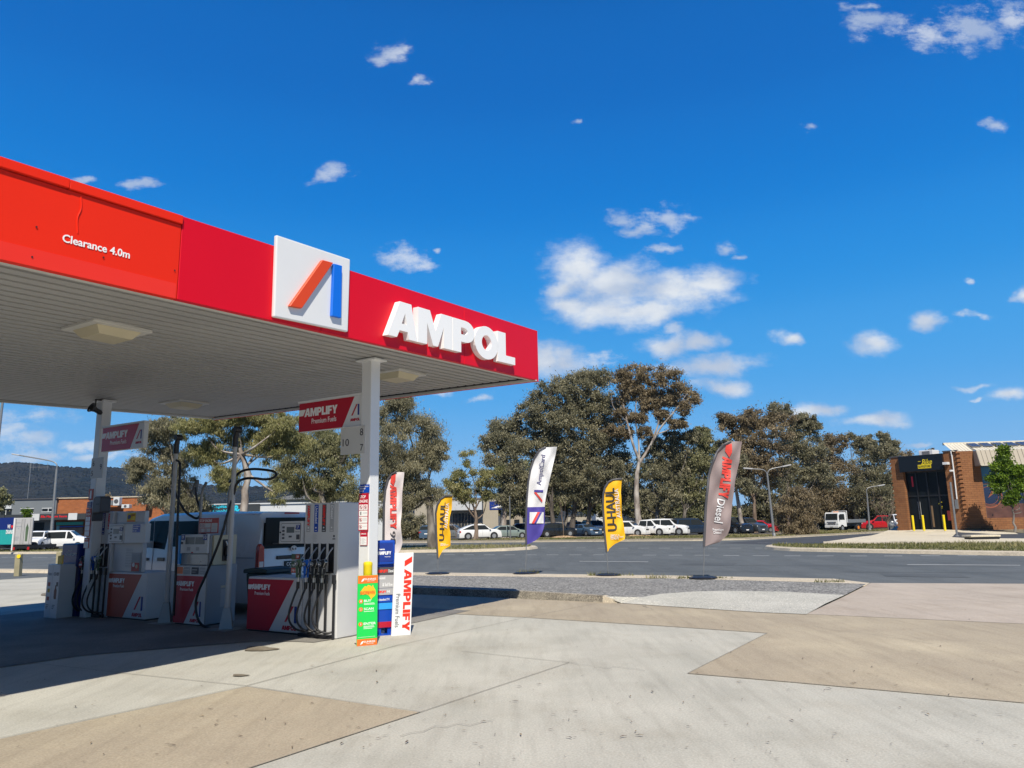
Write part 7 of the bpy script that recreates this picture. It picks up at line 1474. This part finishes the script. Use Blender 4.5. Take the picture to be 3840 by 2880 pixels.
# big gums behind the canopy (closer, long hanging leaves)
Y1=44
tree('big drooping gum behind the left pumps with grey brown left side',Y1,[(700,2030),(712,1900),(740,1800)],[(570,1640,70,60),(520,1760,45,60),(600,1720,80,70),(560,1850,60,55),(650,1850,80,70),(700,1940,70,50),(640,1600,70,50),(680,1760,70,80),(720,1900,70,60)],M['lv_grey'],M['bark'],26000,11,(.26,.05),hang=.9,grp='large gum trees behind the pumps',r0=.3)
tree('big yellow green weeping gum in the middle behind the pumps',Y1-2,[(905,2030),(915,1900),(930,1780),(900,1680)],[(760,1600,110,60),(850,1660,90,70),(760,1700,80,50),(980,1590,110,60),(840,1790,70,55),(1010,1680,90,60),(1070,1600,80,60),(1110,1660,70,50),(900,1560,110,40),(1040,1850,25,50)],M['lv_bright'],M['bark_white'],32000,12,(.27,.05),hang=1.0,grp='large gum trees behind the pumps',r0=.27)
tree('olive gum between the number plate and the middle hose mast',Y1+6,[(1220,2020),(1215,1900),(1190,1800)],[(1130,1720,110,80),(1240,1740,90,90),(1070,1790,70,60),(1300,1720,70,90),(1200,1650,110,60),(1200,1830,120,60),(1330,1850,70,70)],M['lv_olive'],M['bark'],30000,13,(.27,.055),hang=.8,grp='large gum trees behind the pumps',r0=.3)
tree('tall rounded gum right of the right hand column',Y1+8,[(1626,2030),(1610,1900),(1560,1780)],[(1490,1560,90,75),(1560,1620,90,80),(1460,1660,90,90),(1600,1720,80,70),(1520,1760,110,70),(1440,1780,80,80),(1570,1850,110,60),(1640,1690,45,50),(1460,1900,80,60),(1500,1510,60,40)],M['lv_grey'],M['bark'],42000,14,(.28,.06),hang=.8,grp='large gum trees behind the pumps',r0=.32,tb=.05)
tree('small thin gum with yellow green crown beside the beige shed',82,[(1784,2016),(1787,1950),(1778,1900)],[(1740,1790,55,40),(1790,1800,55,45),(1700,1820,40,30),(1770,1850,75,40),(1830,1840,50,40),(1850,1780,40,50),(1760,1730,35,35),(1730,1860,50,30)],M['lv_bright'],M['bark_brown'],6500,15,(.42,.12),r0=.28,dens=.55,cs=.28)
tree('low grey conifer like bush by the beige shed',90,[(1545,2018),(1545,1970)],[(1545,1960,50,40),(1555,1990,70,30)],M['lv_grey'],M['bark'],5000,16,(.4,.12),r0=.15,cat='bush',name='bush')
YT=89; big=(.40,.16)
tree('dense rounded gum at the left end of the tree row, behind the violet flag',YT,[(1893,2018),(1890,1950),(1890,1860)],[(1890,1600,65,55),(1860,1660,60,50),(1920,1680,80,60),(1870,1750,55,60),(1930,1780,80,60),(1900,1850,60,50),(1960,1850,60,50)],M['lv_grey'],M['bark_white'],15000,21,big,r0=.42)
tree('broad domed dark olive gum, second in the tree row',YT+1,[(2077,2010),(2072,1940),(2060,1850)],[(2000,1550,80,60),(2060,1490,80,55),(1960,1600,60,60),(2090,1580,100,60),(2020,1660,100,60),(2110,1680,90,60),(2060,1770,110,60),(2000,1840,70,50),(2120,1830,80,50)],M['lv_grey'],M['bark_dark'],24000,22,big,r0=.40,tb=-.03)
tree('high domed gum left of the tall white gum, dark trunk pair',YT+2,[(2140,2008),(2150,1930),(2165,1800)],[(2150,1450,80,55),(2220,1420,80,50),(2200,1510,110,60),(2150,1560,80,60),(2270,1530,80,60),(2210,1620,110,60),(2180,1710,100,60),(2250,1770,90,60),(2180,1830,90,50)],M['lv_grey'],M['bark_dark'],26000,23,big,r0=.42,tb=.02)
tree('slim trunk gum filling the row behind the large yellow flag',YT+3,[(2203,2006),(2210,1900),(2230,1800)],[(2280,1700,80,60),(2290,1790,80,50),(2240,1850,80,40),(2320,1850,60,40),(2300,1620,50,60),(2320,1740,60,50)],M['lv_grey'],M['bark_brown'],9000,24,big,r0=.33,tb=-.05)
# the tall white gum
def tall_gum():
    r=tree('tallest gum, with white forked trunk and airy reddish crown',YT-1,[(2403,2004),(2392,1950),(2386,1870),(2388,1790),(2398,1730)],[(2320,1440,58,46),(2370,1400,70,40),(2440,1405,66,42),(2510,1425,62,42),(2570,1455,54,44),(2600,1490,32,30),(2340,1490,45,32),(2500,1490,60,36),(2560,1530,40,30),(2430,1470,55,35),(2540,1590,36,24),(2480,1560,44,28),(2330,1560,45,32),(2385,1470,50,34),(2440,1520,46,30),(2400,1560,42,28),(2350,1625,38,26),(2300,1620,34,30),(2420,1620,30,22),(2520,1500,40,30)],M['lv_brown'],M['bark_white'],21000,25,(.42,.16),r0=.46,dens=.9,cs=.30,limbs=False)
    P=r.location; L=lambda x,y,d=0:(lambda q:Vector((q.x-P.x,d,q.z-P.z)))(atY(x,y,YT-1)); mb=MB()
    for pts,ra in (([(2398,1730),(2370,1660),(2350,1580),(2335,1500),(2320,1440)],.18),([(2400,1735),(2440,1670),(2480,1600),(2530,1540),(2580,1470)],.18),([(2398,1730),(2395,1640),(2380,1560),(2390,1480),(2400,1410)],.12),([(2440,1670),(2470,1580),(2480,1500),(2500,1430)],.12),([(2350,1580),(2300,1530),(2290,1480)],.10),([(2460,1630),(2540,1600),(2570,1590)],.09)):
        mb.spline([L(*p,random.uniform(-.5,.5) if i else 0) for i,p in enumerate(pts)],[ra*(1-.75*i/((len(pts)-1)*6)) for i in range((len(pts)-1)*6+1)],M['bark_white'],8,6)
    mb.build('limb',r,smooth=60)
tall_gum()
tree('brownish gum low beside the right of tall white gum',YT+2,[(2469,2008),(2462,1930),(2470,1850)],[(2470,1710,70,50),(2440,1780,60,50),(2530,1640,40,34),(2450,1670,44,34),(2590,1640,36,30),(2520,1780,70,50),(2480,1850,80,50),(2540,1690,50,45),(2400,1850,50,50)],M['lv_grey'],M['bark'],11000,26,big,r0=.34,tb=-.02)
tree('olive gum between white gum and brown flag, whitish trunk',YT+3,[(2573,2010),(2566,1940),(2572,1860)],[(2590,1720,60,50),(2560,1800,80,60),(2620,1780,60,60),(2600,1860,80,50),(2640,1660,30,36),(2600,1640,36,26),(2550,1720,60,50),(2650,1730,50,50)],M['lv_olive'],M['bark'],10000,27,big,r0=.33,tb=-.03)
tree('thin topped gum with sparse clumps left of brown flag tip',YT+8,[(2680,2000),(2676,1880),(2660,1740)],[(2640,1620,30,30),(2660,1700,55,50),(2700,1680,50,40),(2690,1800,60,60),(2680,1880,60,50)],M['lv_olive'],M['bark'],6500,28,big,r0=.28,dens=.7)
tree('spreading gum behind the brown flag tip with sparse left side',YT+2,[(2832,2006),(2828,1900),(2826,1800)],[(2710,1580,50,34),(2760,1600,70,50),(2800,1700,90,50),(2760,1760,70,50),(2840,1570,80,44),(2800,1660,100,50),(2880,1660,90,60),(2840,1750,100,50),(2920,1580,60,40)],M['lv_brown'],M['bark_brown'],13500,29,(.45,.17),r0=.30,dens=.75,cs=.28,tb=-.05)
tree('leaning pale trunk gum just right of the brown flag',YT-2,[(2795,2008),(2775,1930),(2762,1850),(2755,1800)],[(2760,1740,50,45),(2730,1800,50,40),(2790,1830,50,40)],M['lv_grey'],M['bark_white'],4500,30,(.42,.16),r0=.30,dens=.6)
tree('gum with dark green top right, above double lamp',YT+5,[(2960,2000),(2955,1880),(2950,1750)],[(2930,1540,50,36),(3010,1575,50,28),(3050,1600,32,26),(2970,1640,90,55),(3040,1680,80,60),(2990,1750,100,60),(2900,1780,70,60),(3060,1780,70,60)],M['lv_grey'],M['bark'],16000,31,big,r0=.36,tb=-.03)
tree('dense brown gum behind the flatbed truck, left',YT+14,[(3060,1985),(3060,1880)],[(3110,1670,60,40),(3070,1740,80,60),(3130,1750,70,60),(3090,1840,90,60),(3040,1900,80,50),(3140,1870,60,60)],M['lv_brown'],M['bark'],12000,32,big,r0=.36,tb=-.12)
tree('grey gum with wispy upright tips behind the truck',YT+16,[(3215,1980),(3205,1880),(3210,1750)],[(3180,1640,20,16),(3240,1660,50,30),(3310,1640,24,22),(3340,1670,32,24),(3280,1700,80,40),(3230,1770,80,60),(3310,1780,70,60),(3200,1860,70,60),(3280,1870,80,60),(3330,1850,60,60)],M['lv_grey'],M['bark'],17000,33,big,r0=.34,tb=-.02)
tree('far gum ending the row at the brick shop corner',YT+20,[(3370,1975),(3368,1880)],[(3380,1720,50,36),(3350,1800,60,60),(3400,1780,60,60),(3370,1880,60,50),(3150,1930,90,40),(3480,1700,30,18)],M['lv_brown'],M['bark'],8000,34,big,r0=.32,tb=-.06)
tree('weeping brownish tree drooping to the verge right of lamp',76,[(2968,2012),(2958,1950),(2945,1900)],[(2985,1860,55,40),(2960,1910,60,40),(3020,1930,55,45),(2990,1980,60,35),(3030,1990,40,25),(2950,1960,40,30)],M['lv_brown'],M['bark_brown'],11000,35,(.38,.10),r0=.32,hang=.9,tb=.02)
# second row of trunks and darker crowns deeper in the park
for i,(x,y0,w_,lab) in enumerate(((2000,1760,80,'dark gum deep behind the violet flag'),(2120,1740,80,'dark gum deep behind the black hatchback'),(2320,1760,80,'dark gum deep behind the tall yellow flag'),(2500,1780,80,'dark gum deep behind the white four wheel drive'),(2640,1790,80,'dark gum deep behind the navy wagon'),(2880,1790,90,'dark gum deep behind the red sedan'),(3020,1800,80,'dark gum deep behind the weeping tree'),(3160,1820,80,'dark gum deep behind the flatbed truck'),(3290,1830,80,'dark gum deep behind the single lamp'))):
    tree(lab,YT+24,[(x,1990),(x+8,1900),(x-5,1840)],[(x-40,y0,w_*.8,60),(x+50,y0+10,w_*.8,60),(x,y0+90,w_*1.2,50),(x-60,y0+140,w_,40),(x+60,y0+140,w_,40)],M['lv_grey' if i%2 else 'lv_olive'],M['bark'],5200,60+i,(.7,.30),r0=.3,tb=-.12,grp='gum trees deeper in the park')
tree('dark round tree at the far left above the shops',98,[(0,2000),(0,1950)],[(-5,1860,30,36),(10,1880,26,26),(-20,1900,30,30)],M['lv_olive'],M['bark'],2500,50,(.5,.2),r0=.2,grp=None)
tree('small brown tree top behind the far brick shop',125,[(395,2000),(395,1900)],[(390,1866,14,10),(405,1868,12,8)],M['lv_brown'],M['bark'],600,51,(.6,.25),r0=.2,grp=None)
tree('young yellow green street tree behind the box truck',80,[(100,2050),(102,1950)],[(102,1915,8,12),(101,1935,12,9)],M['lv_fresh'],M['bark'],800,52,(.3,.14),r0=.06,grp=None,tb=-.1)
# street tree at right, fresh green
Yg=56.0; P=atY(*s7(1436,1158),Yg); zP=P.z
def sg7(l): return [(s7(a,b)+(c*.4219,d*.4219)) for a,b,c,d in l]
t_=tree('bright green young street tree in front of the shop mural',Yg,[s7(1436,1160),s7(1428,1060),s7(1415,960)],sg7([(1340,500,28,34),(1345,560,34,40),(1290,640,46,40),(1400,640,64,50),(1330,700,80,50),(1270,740,40,50),(1450,680,60,50),(1380,780,90,60),(1300,830,55,50),(1460,800,60,60),(1480,700,30,60),(1400,880,80,50),(1460,900,50,40),(1390,950,40,25),(1330,600,40,40)]),M['lv_fresh'],M['bark'],14000,53,(.20,.16),cs=.26,hang=.15,r0=.085,grp=None,name='street_tree')
t_.location.z=zP
# bare saplings
def bare(label,P,h,w,seed,n=14,name='bare_sapling',mat='bark_brown'):
    rg=np.random.default_rng(seed); r=thing(name,label,'sapling',P,0); mb=MB(); mb.tube([(0,0,0),(.02,0,h*.3)],[.05,.035],M[mat],6); mb.build('trunk',r); mb=MB()
    for i in range(n):
        a=rg.uniform(-1,1); e=Vector((a*w/2,rg.uniform(-.4,.4)*w,h*rg.uniform(.7,1))); s=Vector((0,0,h*rg.uniform(.18,.32))); m_=s.lerp(e,.45)+Vector((a*w*.12,0,0)); mb.tube([s,m_,e],[.022,.015,.006],M[mat],4)
        for j in range(3):
            f=m_.lerp(e,rg.uniform(0,.8)); g=f+Vector((rg.normal(0,.18)*w,rg.normal(0,.1),abs(rg.normal(0,.14))*h)); mb.tube([f,g],[.012,.005],M[mat],4)
    mb.build('branches',r)
M['twig']=paint('pinkish_twigs',(.28,.19,.16),.7,.1)
bare('leafless branching sapling on the verge left of the brick shop',G(3332,1997,.1),4.2,4.2,1,16)
bare('leafless shrub beside the left yellow flag near the sheds',atY(1710,2014,84),3.0,3.6,2,14)
bare('thin staked sapling in bark mulch right of the violet flag',G(2113,2014,.1),4.8,.8,3,5)
# small leafy bush patches at the verge by tree bases
for i,(x,y) in enumerate(((3010,1995),)): pass
sv=[G(1500,2030),G(2300,2025),G(2795,2020),G(3000,2012),Vector((24,80,0)),Vector((-14,86,0))]
tag(blades('grass',[sv],[9000],.14,.10,M['grassblade'],16,zoff=.10),'sparse dry straw coloured grass under the row of gum trees','grass',kind='stuff')
# ================================================================ haze
hb=MB(); hb.box(-1700,1700,-70,1790,-12,330,M['white']); 
hm,t,b=_mat('haze_air'); t.nodes.remove(b); pvn=t.nodes.new('ShaderNodeVolumePrincipled'); pvn.inputs['Color'].default_value=(.48,.72,1,1); pvn.inputs['Density'].default_value=HAZE; pvn.inputs['Anisotropy'].default_value=.2; t.links.new(pvn.outputs[0],t.nodes['Material Output'].inputs['Volume'])
if HAZE>0:
    o=hb.build('haze',kind='stuff'); o.data.materials.clear(); o.data.materials.append(hm); o['label']='thin blue air haze over the whole place'
